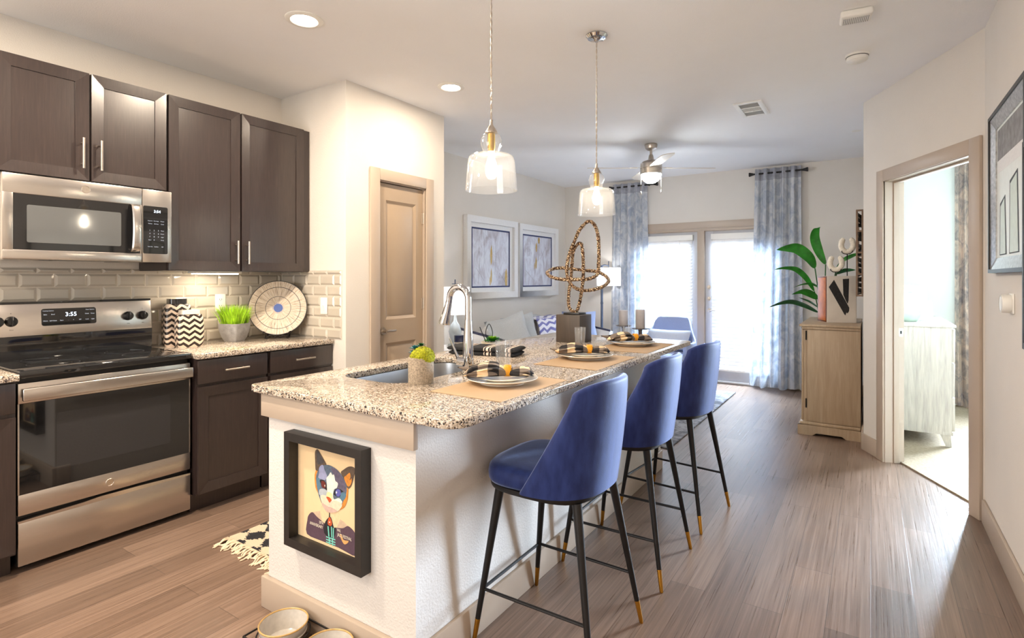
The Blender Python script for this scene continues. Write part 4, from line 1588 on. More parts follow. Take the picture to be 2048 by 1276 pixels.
# framed cat print on the end of the island
plain('cat_paper', rgb(226, 198, 156), 0.8, var=0.03, scale=12)
for nm, c_ in (('brown', (92, 76, 64)), ('dark', (70, 66, 68)), ('orange', (206, 132, 52)), ('blue', (86, 100, 118)), ('purple', (92, 84, 104)), ('lilac', (146, 150, 184)), ('white', (226, 220, 210)), ('pale', (172, 180, 188)), ('teal', (82, 118, 140)), ('black', (30, 28, 34)), ('maroon', (98, 34, 26)), ('eye', (88, 90, 164)), ('cream', (232, 212, 160)), ('muzzle', (220, 204, 180)), ('red', (190, 84, 42)), ('pink', (196, 168, 156)), ('neck', (222, 196, 156)), ('collar', (196, 172, 148)), ('jacket', (84, 62, 76)), ('mint', (120, 206, 190)), ('tan', (206, 158, 96)), ('letter', (232, 224, 206))):
    plain('cat_' + nm, rgb(*c_), 0.8, var=0.22 if nm in ('brown', 'dark', 'blue', 'purple', 'orange') else 0.08, scale=90)
CAT = [('cat_neck', [(0.173, 0.175), (0.189, 0.173), (0.217, 0.163), (0.242, 0.165), (0.27, 0.177), (0.279, 0.149), (0.261, 0.122), (0.249, 0.111), (0.224, 0.142), (0.195, 0.112), (0.176, 0.124), (0.166, 0.151)]),
       ('cat_collar', [(0.12, 0.139), (0.166, 0.154), (0.17, 0.135), (0.178, 0.118), (0.147, 0.128)]),
       ('cat_collar', [(0.281, 0.15), (0.304, 0.145), (0.322, 0.136), (0.298, 0.122), (0.261, 0.114)]),
       ('cat_jacket', [(0.087, 0.047), (0.089, 0.099), (0.097, 0.122), (0.12, 0.139), (0.147, 0.128), (0.178, 0.118), (0.195, 0.112), (0.211, 0.102), (0.23, 0.117), (0.249, 0.111), (0.261, 0.114), (0.298, 0.122), (0.322, 0.136), (0.345, 0.131), (0.36, 0.121), (0.369, 0.1), (0.374, 0.039), (0.273, 0.043), (0.179, 0.043)]),
       ('cat_black', [(0.192, 0.112), (0.211, 0.137), (0.23, 0.145), (0.246, 0.112), (0.258, 0.114), (0.255, 0.09), (0.242, 0.073), (0.217, 0.068), (0.189, 0.078)]),
       ('cat_black', [(0.219, 0.16), (0.224, 0.161), (0.225, 0.144), (0.217, 0.142)]),
       ('cat_red', [(0.214, 0.135), (0.222, 0.144), (0.23, 0.137), (0.236, 0.122), (0.227, 0.112), (0.211, 0.116)]),
       ('cat_white', [(0.217, 0.125), (0.222, 0.128), (0.225, 0.125), (0.221, 0.122)]),
       ('cat_mint', [(0.21, 0.108), (0.216, 0.108), (0.221, 0.071), (0.215, 0.07)]),
       ('cat_mint', [(0.23, 0.111), (0.235, 0.111), (0.237, 0.072), (0.232, 0.071)]),
       ('cat_mint', [(0.241, 0.109), (0.246, 0.11), (0.246, 0.072), (0.241, 0.071)]),
       ('cat_mint', [(0.202, 0.068), (0.255, 0.07), (0.255, 0.066), (0.202, 0.064)]),
       ('cat_mint', [(0.202, 0.058), (0.255, 0.06), (0.255, 0.056), (0.202, 0.054)]),
       ('cat_mint', [(0.202, 0.049), (0.255, 0.051), (0.255, 0.047), (0.202, 0.045)]),
       ('cat_mint', [(0.217, 0.068), (0.224, 0.07), (0.224, 0.041), (0.219, 0.04)]),
       ('cat_mint', [(0.236, 0.069), (0.242, 0.071), (0.242, 0.04), (0.238, 0.039)]),
       ('cat_tan', [(0.279, 0.097), (0.292, 0.094), (0.301, 0.08), (0.328, 0.083), (0.319, 0.071), (0.304, 0.065), (0.292, 0.074), (0.284, 0.084)]),
       ('cat_brown', [(0.139, 0.378), (0.147, 0.385), (0.157, 0.384), (0.179, 0.364), (0.195, 0.348), (0.203, 0.337), (0.189, 0.324), (0.163, 0.307), (0.142, 0.303), (0.138, 0.335), (0.136, 0.365)]),
       ('cat_dark', [(0.147, 0.376), (0.157, 0.378), (0.173, 0.363), (0.189, 0.345), (0.173, 0.334), (0.153, 0.33), (0.147, 0.354)]),
       ('cat_brown', [(0.286, 0.324), (0.301, 0.337), (0.325, 0.352), (0.345, 0.357), (0.359, 0.355), (0.363, 0.347), (0.356, 0.32), (0.347, 0.295), (0.339, 0.281), (0.325, 0.272), (0.313, 0.282), (0.301, 0.305)]),
       ('cat_orange', [(0.304, 0.308), (0.319, 0.321), (0.334, 0.332), (0.339, 0.321), (0.334, 0.304), (0.345, 0.314), (0.342, 0.294), (0.328, 0.281), (0.316, 0.288)]),
       ('cat_orange', [(0.135, 0.285), (0.15, 0.304), (0.166, 0.237), (0.186, 0.193), (0.173, 0.19), (0.157, 0.218), (0.14, 0.239)]),
       ('cat_orange', [(0.31, 0.271), (0.325, 0.274), (0.325, 0.254), (0.322, 0.232), (0.31, 0.207), (0.295, 0.193), (0.273, 0.184), (0.292, 0.217), (0.304, 0.246)]),
       ('cat_blue', [(0.147, 0.291), (0.16, 0.31), (0.179, 0.327), (0.211, 0.338), (0.243, 0.336), (0.27, 0.328), (0.295, 0.312), (0.313, 0.29), (0.319, 0.269), (0.313, 0.244), (0.298, 0.218), (0.283, 0.193), (0.255, 0.179), (0.23, 0.17), (0.205, 0.167), (0.186, 0.179), (0.17, 0.196), (0.157, 0.218), (0.147, 0.249), (0.144, 0.274)]),
       ('cat_purple', [(0.23, 0.33), (0.255, 0.331), (0.279, 0.319), (0.301, 0.301), (0.313, 0.282), (0.31, 0.259), (0.286, 0.262), (0.267, 0.262), (0.258, 0.28), (0.255, 0.298), (0.243, 0.312)]),
       ('cat_lilac', [(0.161, 0.315), (0.173, 0.329), (0.186, 0.332), (0.192, 0.319), (0.202, 0.306), (0.208, 0.295), (0.198, 0.279), (0.173, 0.277), (0.157, 0.28), (0.163, 0.298)]),
       ('cat_white', [(0.205, 0.286), (0.217, 0.299), (0.23, 0.314), (0.239, 0.305), (0.249, 0.309), (0.255, 0.288), (0.27, 0.281), (0.264, 0.263), (0.249, 0.254), (0.243, 0.232), (0.249, 0.217), (0.273, 0.227), (0.292, 0.223), (0.292, 0.211), (0.273, 0.188), (0.23, 0.178), (0.189, 0.183), (0.17, 0.204), (0.176, 0.235), (0.202, 0.244), (0.208, 0.262)]),
       ('cat_pale', [(0.166, 0.237), (0.192, 0.244), (0.211, 0.24), (0.211, 0.221), (0.189, 0.221), (0.173, 0.215), (0.161, 0.219)]),
       ('cat_teal', [(0.286, 0.246), (0.304, 0.254), (0.316, 0.248), (0.307, 0.23), (0.292, 0.221), (0.283, 0.231)]),
       ('cat_teal', [(0.147, 0.274), (0.161, 0.279), (0.173, 0.267), (0.17, 0.248), (0.16, 0.231), (0.15, 0.244)]),
       ('cat_black', [(0.166, 0.271), (0.186, 0.277), (0.202, 0.269), (0.208, 0.254), (0.208, 0.241), (0.195, 0.245), (0.179, 0.248), (0.173, 0.259)]),
       ('cat_maroon', [(0.178, 0.271), (0.192, 0.272), (0.201, 0.263), (0.199, 0.25), (0.189, 0.246), (0.179, 0.25), (0.175, 0.261)]),
       ('cat_black', [(0.246, 0.235), (0.252, 0.251), (0.264, 0.26), (0.283, 0.262), (0.301, 0.257), (0.287, 0.25), (0.284, 0.237), (0.273, 0.231), (0.261, 0.232)]),
       ('cat_eye', [(0.256, 0.246), (0.263, 0.256), (0.273, 0.26), (0.284, 0.258), (0.286, 0.246), (0.279, 0.235), (0.27, 0.232), (0.261, 0.235)]),
       ('cat_white', [(0.26, 0.247), (0.264, 0.251), (0.267, 0.247), (0.264, 0.242), (0.26, 0.242)]),
       ('cat_white', [(0.194, 0.259), (0.198, 0.261), (0.199, 0.256), (0.196, 0.252)]),
       ('cat_cream', [(0.211, 0.236), (0.23, 0.238), (0.239, 0.23), (0.236, 0.215), (0.217, 0.215), (0.205, 0.22)]),
       ('cat_muzzle', [(0.173, 0.213), (0.189, 0.221), (0.208, 0.217), (0.222, 0.203), (0.222, 0.191), (0.208, 0.181), (0.186, 0.185), (0.173, 0.199)]),
       ('cat_muzzle', [(0.224, 0.191), (0.236, 0.206), (0.258, 0.215), (0.286, 0.213), (0.295, 0.205), (0.283, 0.189), (0.27, 0.178), (0.243, 0.173), (0.227, 0.182)]),
       ('cat_red', [(0.205, 0.217), (0.224, 0.219), (0.236, 0.212), (0.23, 0.205), (0.224, 0.199), (0.217, 0.204)]),
       ('cat_pink', [(0.179, 0.189), (0.217, 0.183), (0.23, 0.184), (0.267, 0.179), (0.258, 0.172), (0.233, 0.164), (0.208, 0.163), (0.189, 0.173)])]

FM = plane_m((-1.915, 1.3395, 0.318), (1, 0, 0))
t = thing('framed_print', 'black box frame with a collage cat portrait in a jacket', 'picture', (-1.695, 1.32, 0.318))
mb = MB(FM); fs_ = 0.44
mitred(mb, fs_, fs_, 0.032, 0.0005, 0.046)
mb.build('frame', 'frame_black', t)
mb = MB(FM)
mb.use('cat_paper').box(0.030, fs_ - 0.030, 0.030, fs_ - 0.030, 0.001, 0.0045)
for k, (m_, poly) in enumerate(CAT):
    z = 0.0047 + 0.00006 * k
    n = len(poly)
    # smooth the outline a little
    pts = poly if n < 6 else [(v.x, v.y) for v in spline([(x, y, 0) for x, y in poly], 3, True)]
    bm = bmesh.new()
    vs = [bm.verts.new((x, max(y, 0.0325), z)) for x, y in pts]
    es = [bm.edges.new((vs[i], vs[(i + 1) % len(vs)])) for i in range(len(vs))]
    bmesh.ops.triangle_fill(bm, edges=es, use_beauty=True)
    bm.verts.index_update()
    mb.use(m_).add([v.co.copy() for v in bm.verts], [[v.index for v in f.verts] for f in bm.faces])
    bm.free()
zt = 0.0047 + 0.00006 * len(CAT) + 0.0004
mb.use('cat_letter')
mb.text('20TH', 0.015, FM.inverted() @ FM @ Matrix.Translation((0.176, 0.1125, zt)), 0.0001, sx=0.72)
mb.text('ANNIVERSARY', 0.0165, Matrix.Translation((0.147, 0.0965, zt)), 0.0001, sx=0.72)
mb.text('VAIL', 0.0150, Matrix.Translation((0.277, 0.1090, zt)), 0.0001, sx=0.72)
mb.text('JAZZ FESTIVAL', 0.0165, Matrix.Translation((0.308, 0.0925, zt)), 0.0001, sx=0.72)
mb.build('print', None, t, smooth=0, label='cream print of a cat in a dark jacket')

# ---------------------------------------------------------------- things on the island
t = thing('moss_pot', 'rough stone cylinder pot with moss and blue succulent beside the sink', 'plant', (-1.592, 1.722, IZ))
W = WM[t.name]
mb = MB(W); mb.lathe([(0.0, 0.0), (0.052, 0.0), (0.0535, 0.003), (0.0535, 0.108), (0.051, 0.110), (0.046, 0.108), (0.045, 0.095), (0.0, 0.094)], n=36)
mb.build('pot', 'sanded_pot', t)
mb = MB(W)
mb.ball((0.006, 0.002, 0.108), (0.052, 0.052, 0.044), 36, 18, lambda a, b: 1 + 0.09 * mnoise.noise(Vector((math.cos(a) * 4, math.sin(a) * 4, b * 4))))
for k in range(420):
    a, b = random.uniform(0, 2 * PI), math.asin(random.uniform(0.05, 1))
    p = Vector((0.006 + 0.052 * math.cos(a) * math.cos(b), 0.002 + 0.052 * math.sin(a) * math.cos(b), 0.108 + 0.044 * math.sin(b)))
    d = (p - Vector((0.006, 0.002, 0.10))).normalized()
    q = p + d * random.uniform(0.002, 0.006)
    sd = d.cross(Vector((random.random(), random.random(), 1))).normalized() * 0.0022
    mb.add([p - sd, p + sd, q], [(0, 1, 2)])
mb.build('moss', 'moss', t, kind='stuff')
mb = MB(W)
for cx_, cy_, cz_, r_, mt in ((-0.026, -0.006, 0.140, 0.030, 'leaf_blue'), (-0.042, 0.000, 0.120, 0.026, 'leaf_blue'), (-0.012, 0.014, 0.152, 0.024, 'leaf_dark')):
    for ring_, (cnt, el, ln) in enumerate(((6, 0.25, 1.0), (6, 0.7, 0.85), (4, 1.15, 0.6))):
        for k in range(cnt):
            a = 2 * PI * (k + ring_ * 0.5) / cnt
            d = Vector((math.cos(a) * math.cos(el), math.sin(a) * math.cos(el), math.sin(el)))
            c0 = Vector((cx_, cy_, cz_))
            mb.use(mt)
            leaf(mb, [c0, c0 + d * r_ * 0.5 * ln, c0 + d * r_ * ln], r_ * 0.62, 0.3)
mb.build('succulent', None, t, label='blue-green succulent rosettes', smooth=60)


def bezel(r, z):
    return (r, z)


PLATES = ((-1.298, 1.90, 'nearest the camera, in front of the faucet'), (-1.315, 2.735, 'on the middle placemat of the island'), (-1.318, 3.445, 'on the placemat farthest along the island'))
MATS_XY = ((-1.436, -1.098, 1.603, 2.105, 'straw placemat nearest the sink end of the island'), (-1.448, -1.095, 2.405, 2.93, 'straw placemat between the other two on the island'), (-1.455, -1.100, 3.115, 3.66, 'straw placemat at the far end of the island'))
for x0, x1, y0, y1, lb in MATS_XY:
    mb = MB(); mb.box(x0, x1, y0, y1, IZ + 0.0003, IZ + 0.0032, 0.001, 1)
    o = mb.build('placemat', 'woven_straw', None, origin=((x0 + x1) / 2, (y0 + y1) / 2, IZ))
    tag(o, lb, 'placemat', 'straw placemats on the island')


def plate(label, x, y):
    z = IZ + 0.0035
    prof = [(0.0, 0.004), (0.085, 0.004), (0.090, 0.0), (0.096, 0.0), (0.100, 0.006), (0.138, 0.017), (0.150, 0.0215), (0.1515, 0.0235), (0.150, 0.0255), (0.138, 0.0215), (0.105, 0.012), (0.095, 0.0085), (0.0, 0.0075)]
    mb = MB(Matrix.Translation((x, y, z)))
    mb.lathe(prof, n=56)
    o = mb.build('dinner_plate', 'ceramic_white', None, origin=(x, y, z))
    tag(o, label, 'plate', 'cream dinner plates on the placemats')
    prof = [(0.0, 0.0), (0.070, 0.0), (0.075, 0.004), (0.110, 0.013), (0.112, 0.0145), (0.110, 0.016), (0.074, 0.007), (0.0, 0.005)]
    z2 = z + 0.0130
    mb = MB(Matrix.Translation((x, y, z2)))
    mb.lathe(prof, n=48)
    o = mb.build('salad_plate', 'ceramic_white', None, origin=(x, y, z2))
    return o


def napkin(label, rlabel, x, y, rot, flare, seed):
    """a checked cloth napkin drawn through a ring: full pleated fan on one side, short tail on the other"""
    z = IZ + 0.0315
    W = Matrix.Translation((x, y, z)) @ Matrix.Rotation(rot, 4, 'Z')
    rnd = random.Random(seed)
    ph = [rnd.uniform(0, 6.28) for _ in range(6)]
    RGX = 0.030
    rs = []
    n = 72
    for i in range(27):
        u = i / 26.0
        xx = -0.145 + 0.275 * u
        d = abs(xx - RGX)
        if xx < RGX:
            hw = 0.019 + 0.075 * min(1, d / 0.10) ** 0.9 * flare
            hh = 0.016 + 0.012 * min(1, d / 0.05) * (1 - max(0, (d - 0.09) / 0.09))
            end = max(0, (-xx - 0.115) / 0.03)
        else:
            hw = 0.019 + 0.038 * min(1, d / 0.07) ** 0.9
            hh = 0.016 + 0.004 * min(1, d / 0.05)
            end = max(0, (xx - 0.112) / 0.018)
        amp = min(1, d / 0.05)
        hh *= 1 - 0.65 * min(1, end)
        hw *= 1 - 0.45 * min(1, end)
        r_ = []
        for k in range(n):
            a = 2 * PI * k / n
            c_, s_ = math.cos(a), math.sin(a)
            pl = 1 + amp * (0.17 * math.sin(7 * a + ph[0] + 5 * xx) + 0.10 * math.sin(11 * a + ph[1] - 9 * xx)) * (0.4 + 0.6 * abs(s_))
            zz = hh * (1 + 0.9 * s_ * pl) if s_ > 0 else hh * (1 + s_ * 0.98)
            fx = amp * 0.012 * math.sin(5 * a + ph[2]) * min(1, d / 0.09)
            r_.append(W @ Vector((xx + fx, hw * c_ * pl + amp * 0.006 * math.sin(20 * xx + ph[3]), zz)))
        rs.append(r_)
    mb = MB(); mb.rings(rs)
    # loose drawn-out corner of the cloth
    sgn = 1 if seed % 2 else -1
    q = [W @ Vector(p) for p in ((-0.10, 0.050 * sgn, 0.022), (-0.145, 0.055 * sgn, 0.020), (-0.185, 0.050 * sgn, 0.028))]
    mb.tube(q, [0.018, 0.011, 0.002], 10)
    o = build_at(mb, 'napkin', 'check_cloth', W)
    tag(o, label, 'napkin', 'checked napkins on the plates')
    mb = MB(W @ Matrix.Translation((RGX, 0, 0.0225)) @ Matrix.Rotation(R(90), 4, 'Y'))
    rs = []
    for k in range(40):
        a = 2 * PI * k / 40
        r_ = []
        for q in range(12):
            b = 2 * PI * q / 12
            rr = 0.0245 + 0.0030 * math.cos(b)
            r_.append((rr * math.cos(a) * 0.92, rr * math.sin(a), 0.016 * math.sin(b)))
        rs.append(r_)
    mb.rings(rs, closed=True)
    o = build_at(mb, 'napkin_ring', 'mustard', W @ Matrix.Translation((RGX, 0, 0.0225)))
    tag(o, rlabel, 'ring', 'mustard napkin rings')


for k, (x, y, lb) in enumerate(PLATES):
    o = plate('cream dinner plate ' + lb, x, y)
    tag(o, 'smaller cream plate under the napkin, ' + lb, 'plate', 'small plates on the dinner plates')
    napkin('checked napkin on the plate ' + lb, 'mustard napkin ring round the napkin ' + lb, x - 0.005, y - 0.005, R(33 + (0, -4, 6)[k]), (1.0, 0.9, 0.85)[k], 3 + k)


def tumbler(label, x, y, h, r):
    z = IZ
    mb = MB(Matrix.Translation((x, y, z)))
    mb.lathe([(0.0, 0.0005), (r * 0.80, 0.0005), (r * 0.83, 0.003), (r, h - 0.001), (r - 0.0008, h), (r - 0.0022, h - 0.001), (r * 0.80 - 0.002, 0.014), (0.0, 0.012)], n=40)
    o = mb.build('drinking_glass', 'tumbler_glass', None, origin=(x, y, z))
    tag(o, label, 'glass', 'clear tumblers on the island')


tumbler('clear water glass behind the nearest plate, right of the faucet', -1.452, 2.135, 0.148, 0.038)
tumbler('clear water glass in front of the bronze sculpture', -1.560, 3.17, 0.128, 0.036)

# folded black towel
t = thing('folded_towel', 'black towel with pale stripes folded on the island beyond the sink', 'towel', (-1.875, 2.585, IZ), R(12))
W = WM[t.name]
for k, (z0, z1, l) in enumerate(((0.0005, 0.024, 0.205), (0.0245, 0.050, 0.212))):
    mb = MB(W)
    rs = []
    xs = [-l + 0.018 * (1 - math.cos(R(90) * i / 6)) for i in range(7)]
    xs += [-l + 0.018 + (2 * l - 0.036) * i / 16 for i in range(1, 16)] + [-q for q in xs[::-1]]
    for x in xs:
        e = min(1, (l - abs(x)) / 0.018)
        e = math.sqrt(max(0.003, 1 - (1 - e) ** 2))
        zm, hh = (z0 + z1) / 2, (z1 - z0) / 2
        wv = 0.003 * math.sin(14 * x + k)
        ring = []
        for a in range(20):
            an = 2 * PI * a / 20
            c_, s_ = math.cos(an), math.sin(an)
            ring.append((x, (0.085 + 0.006 * k) * math.copysign(abs(c_) ** 0.35, c_) + wv, zm + hh * e * math.copysign(abs(s_) ** 0.5, s_)))
        rs.append(ring)
    mb.rings(rs)
    mb.build('fold', 'towel_cloth', t)

# pedestal with looped sculpture
px0, px1, py0, py1 = -1.832, -1.648, 3.345, 3.530
mb = MB(); mb.box(px0, px1, py0, py1, IZ + 0.0003, 1.104, 0.003)
o = mb.build('pedestal_block', 'plinth_wood', None, origin=((px0 + px1) / 2, (py0 + py1) / 2, IZ))
tag(o, 'dark wooden cube block on the island under the looped sculpture', 'block')
t = thing('loop_sculpture', 'hammered bronze sculpture of interlocking rings on a black base', 'sculpture', (-1.735, 3.44, 1.1045))
mb = MB(); mb.box(-1.795, -1.675, 3.385, 3.50, 1.1046, 1.118, 0.002)
mb.build('base', 'black_plastic', t)


def crop(pts):
    """outline points of the sculpture seen from the front, (side, height, depth) in cm about its base"""
    return [Vector((-1.735, 3.44, 1.118)) + Vector((0.836, 0.549, 0)) * (a / 100) + Vector((-0.549, 0.836, 0)) * (c / 100) + Vector((0, 0, b / 100)) for a, b, c in pts]


SCL = [('long_loop', [(8.86, 63.17, -4), (13.06, 60.83, -5), (15.4, 53.37, -6), (16.05, 42.17, -6), (15.67, 32.84, -7), (14.93, 26.78, -8), (8.86, 23.51, -10), (0.0, 23.05, -12), (-9.33, 23.05, -10), (-15.86, 24.45, -6), (-19.13, 27.24, 0), (-15.86, 30.04, 7), (-9.33, 31.26, 10), (0.0, 30.51, 11), (8.4, 29.58, 11), (16.79, 28.64, 9), (22.39, 25.38, 4), (23.33, 21.65, -2), (17.73, 17.73, -7), (8.4, 15.58, -9), (0.93, 16.51, -8), (-3.73, 20.71, -5), (-5.6, 27.24, -2), (-5.13, 34.71, 0), (-2.8, 43.11, 1), (0.47, 51.04, 0), (3.27, 57.57, -2)]),
       ('upright_loop', [(0.0, 0.37, 0), (-2.8, 2.05, 1), (-4.01, 6.72, 2), (-3.45, 15.12, 3), (-2.05, 24.45, 4), (-1.4, 34.71, 3), (-0.47, 43.11, 2), (2.33, 47.77, 1), (4.67, 47.77, 0), (5.6, 41.24, -1), (5.88, 32.84, -2), (5.6, 23.51, -3), (4.67, 15.12, -2), (3.55, 7.65, -1), (1.87, 1.59, 0)])]
for nm, pts in SCL:
    sp_ = spline(crop(pts), 10, True)
    rad = [0.0124 + 0.0034 * mnoise.noise(p * 80) for p in sp_]
    mb = MB(); mb.tube(sp_, rad, 10, closed=True)
    mb.build(nm, 'hammered_bronze', t)

# ================================================================= counter stools


def make_stool(label):
    t = thing('counter_stool', label, 'stool', (0, 0, 0), 0, 'blue velvet counter stools along the island')

    def sq(a, b, ex, cx_, z, n=40):
        out = []
        for k in range(n):
            an = 2 * PI * k / n
            c_, s_ = math.cos(an), math.sin(an)
            out.append((cx_ + a * math.copysign(abs(c_) ** (2 / ex), c_), b * math.copysign(abs(s_) ** (2 / ex), s_), z))
        return out
    # cushion, a little lower towards the back, front edge rolled
    mb = MB()
    prof = ((0.90, 0.598), (0.965, 0.600), (0.995, 0.612), (1.0, 0.630), (0.985, 0.648), (0.94, 0.660), (0.80, 0.667), (0.5, 0.666), (0.2, 0.664))
    rs = []
    for f, z in prof:
        ring = sq(0.204 * f, 0.214 * f, 3.4, -0.034, z)
        rs.append([(x, y * (1.0 + 0.06 * (-x / 0.2)), zz - (0.006 * (x / 0.2) if zz > 0.64 else 0)) for x, y, zz in ring])
    mb.rings(rs)
    mb.build('seat', 'blue_velvet', t, smooth=60)
    # wrap-round back: outer and inner skins closed by a rolled rim
    mb = MB()
    nu, nv = 24, 14
    th = 0.042

    def mid(u, v):
        # at the foot the shell follows the rounded seat outline, higher up it opens into a shallow curve
        an = u * R(82)
        ss, cc = math.copysign(abs(math.sin(an)) ** 0.76, u), abs(math.cos(an)) ** 0.76
        w_ = 0.222 + 0.006 * math.sin(PI * v) - 0.030 * v ** 2.0
        f = (1 - v) ** 1.25
        x0 = -0.076 + 0.262 * cc
        x1 = 0.238 - 0.075 * abs(ss) ** 2.2
        top = 0.985 - 0.030 * abs(ss) ** 4
        z = 0.601 + (top - 0.601) * v
        return Vector((x0 * f + x1 * (1 - f), ss * w_, z))

    def nrm(u, v):
        e = 1e-3
        a = mid(min(1, u + e), v) - mid(max(-1, u - e), v)
        b = mid(u, min(1, v + e)) - mid(u, max(0, v - e))
        return a.cross(b).normalized()
    def ring_at(v, tv, lift):
        ring = []
        for i in range(nu + 1):
            u = -1 + 2 * i / nu
            ring.append(mid(u, v) + nrm(u, v) * tv * 0.5 + Vector((0, 0, lift)))
        for k in (1, 2, 3):                                  # rolled edge round the far side
            an = PI * k / 4
            n_ = nrm(1, v)
            tg = (mid(1, v) - mid(0.97, v)).normalized()
            ring.append(mid(1, v) + n_ * tv * 0.5 * math.cos(an) + tg * tv * 0.5 * math.sin(an) + Vector((0, 0, lift)))
        for i in range(nu, -1, -1):
            u = -1 + 2 * i / nu
            ring.append(mid(u, v) - nrm(u, v) * tv * 0.5 + Vector((0, 0, lift)))
        for k in (1, 2, 3):
            an = PI * k / 4
            n_ = nrm(-1, v)
            tg = (mid(-1, v) - mid(-0.97, v)).normalized()
            ring.append(mid(-1, v) - n_ * tv * 0.5 * math.cos(an) + tg * tv * 0.5 * math.sin(an) + Vector((0, 0, lift)))
        return ring
    rs = [ring_at(j / nv, th * (1.0 - 0.25 * j / nv), 0) for j in range(nv + 1)]
    tv = th * 0.75
    for k in (1, 2, 3, 4):
        an = R(90) * k / 4.2
        rs.append(ring_at(1.0, tv * math.cos(an), tv * 0.5 * math.sin(an)))
    mb.rings(rs)
    mb.build('backrest', 'blue_velvet', t, smooth=70)
    mb = MB()
    rs = [sq(0.212 * f, 0.216 * f, 3.2, -0.026, z) for f, z in ((0.90, 0.574), (0.985, 0.578), (1.0, 0.586), (1.0, 0.597))]
    mb.rings(rs)
    mb.build('seat_pan', 'black_metal', t)
    feet = [(-0.238, -0.228), (-0.238, 0.228), (0.243, -0.228), (0.243, 0.228)]
    tops = [(-0.162, -0.165), (-0.162, 0.165), (0.150, -0.150), (0.150, 0.150)]

    def at(k, z):
        f = z / 0.578
        return Vector((feet[k][0] + (tops[k][0] - feet[k][0]) * f, feet[k][1] + (tops[k][1] - feet[k][1]) * f, z))
    for k in range(4):
        mb = MB(); mb.tube([at(k, 0.090), at(k, 0.35), at(k, 0.578)], [0.0100, 0.0135, 0.0175], 16)
        lg = mb.build('leg', 'black_metal', t)
        mb = MB(); mb.tube([at(k, 0.0), at(k, 0.006), at(k, 0.0905)], [0.0070, 0.0082, 0.0103], 16)
        mb.build('brass_tip', 'brass', lg, label='brass foot tip')
    for a, b in ((0, 1), (0, 2), (1, 3)):
        mb = MB(); mb.tube([at(a, 0.20), at(b, 0.20)], 0.0062, 10)
        mb.build('stretcher', 'black_metal', t)
    return t


def bev_sub(o):
    m = o.modifiers.new('round', 'BEVEL')
    m.width = 0.018
    m.segments = 4
    m.limit_method = 'ANGLE'
    m.angle_limit = R(50)


st1 = make_stool('blue velvet counter stool nearest the camera, its seat top in view')
st1.location = (-0.998, 1.850, 0)
dup(st1, (-0.998, 2.552, 0), 0, 'blue velvet counter stool in the middle of the row of three')
dup(st1, (-0.970, 3.222, 0), R(-6), 'blue velvet counter stool at the far end, by the grey living room rug')

# ---------------------------------------------------------------- pet bowls in a wire stand
b1, b2 = Vector((-1.800, 1.215, 0)), Vector((-1.560, 1.222, 0))
t = thing('bowl_stand', 'black wire stand on the floor holding the two pet bowls', 'stand', (-1.68, 1.218, 0))
mb = MB()
for c_ in (b1, b2):
    mb.tube([(c_.x + 0.092 * math.cos(2 * PI * k / 36), c_.y + 0.092 * math.sin(2 * PI * k / 36), 0.058) for k in range(36)], 0.0032, 8, closed=True)
for dy in (-0.098, 0.098):
    mb.tube([(b1.x - 0.10, 1.218 + dy, 0.004), (b1.x - 0.10, 1.218 + dy, 0.058), (b2.x + 0.10, 1.218 + dy, 0.058), (b2.x + 0.10, 1.218 + dy, 0.004)], 0.0035, 8)
for x in (b1.x - 0.10, b2.x + 0.10):
    mb.tube([(x, 1.12, 0.058), (x, 1.316, 0.058)], 0.0035, 8)
mb.build('wire_frame', 'black_metal', t)


def bowl(label, c_):
    z = 0.012
    mb = MB(Matrix.Translation((c_.x, c_.y, z)))
    mb.use('glaze_grey').lathe([(0.0, 0.0), (0.050, 0.0), (0.058, 0.004), (0.074, 0.040), (0.080, 0.048), (0.082, 0.050), (0.080, 0.054), (0.0835, 0.066), (0.0860, 0.082)], n=48)
    mb.lathe([(0.0815, 0.082), (0.076, 0.055), (0.062, 0.020), (0.045, 0.010), (0.0, 0.008)], n=48)
    mb.use('glaze_rim').lathe([(0.0860, 0.0815), (0.0865, 0.085), (0.0838, 0.087), (0.0812, 0.085), (0.0815, 0.0815)], n=48)
    # paw mark on the bottom
    mb.use('bowl_paint')
    mb.ball((0.0, -0.004, 0.0085), (0.009, 0.008, 0.0008), 14, 8)
    for dx, dy in ((-0.012, 0.005), (-0.004, 0.011), (0.005, 0.011), (0.013, 0.005)):
        mb.ball((dx, dy, 0.0086), (0.0034, 0.0045, 0.0008), 10, 6)
    o = mb.build('pet_bowl', None, None, origin=(c_.x, c_.y, z))
    tag(o, label, 'bowl', 'stoneware pet bowls')


bowl('grey stoneware pet bowl fully in view, left one of the wire stand', b1)
bowl('grey stoneware pet bowl cut by the frame, right one of the wire stand', b2)

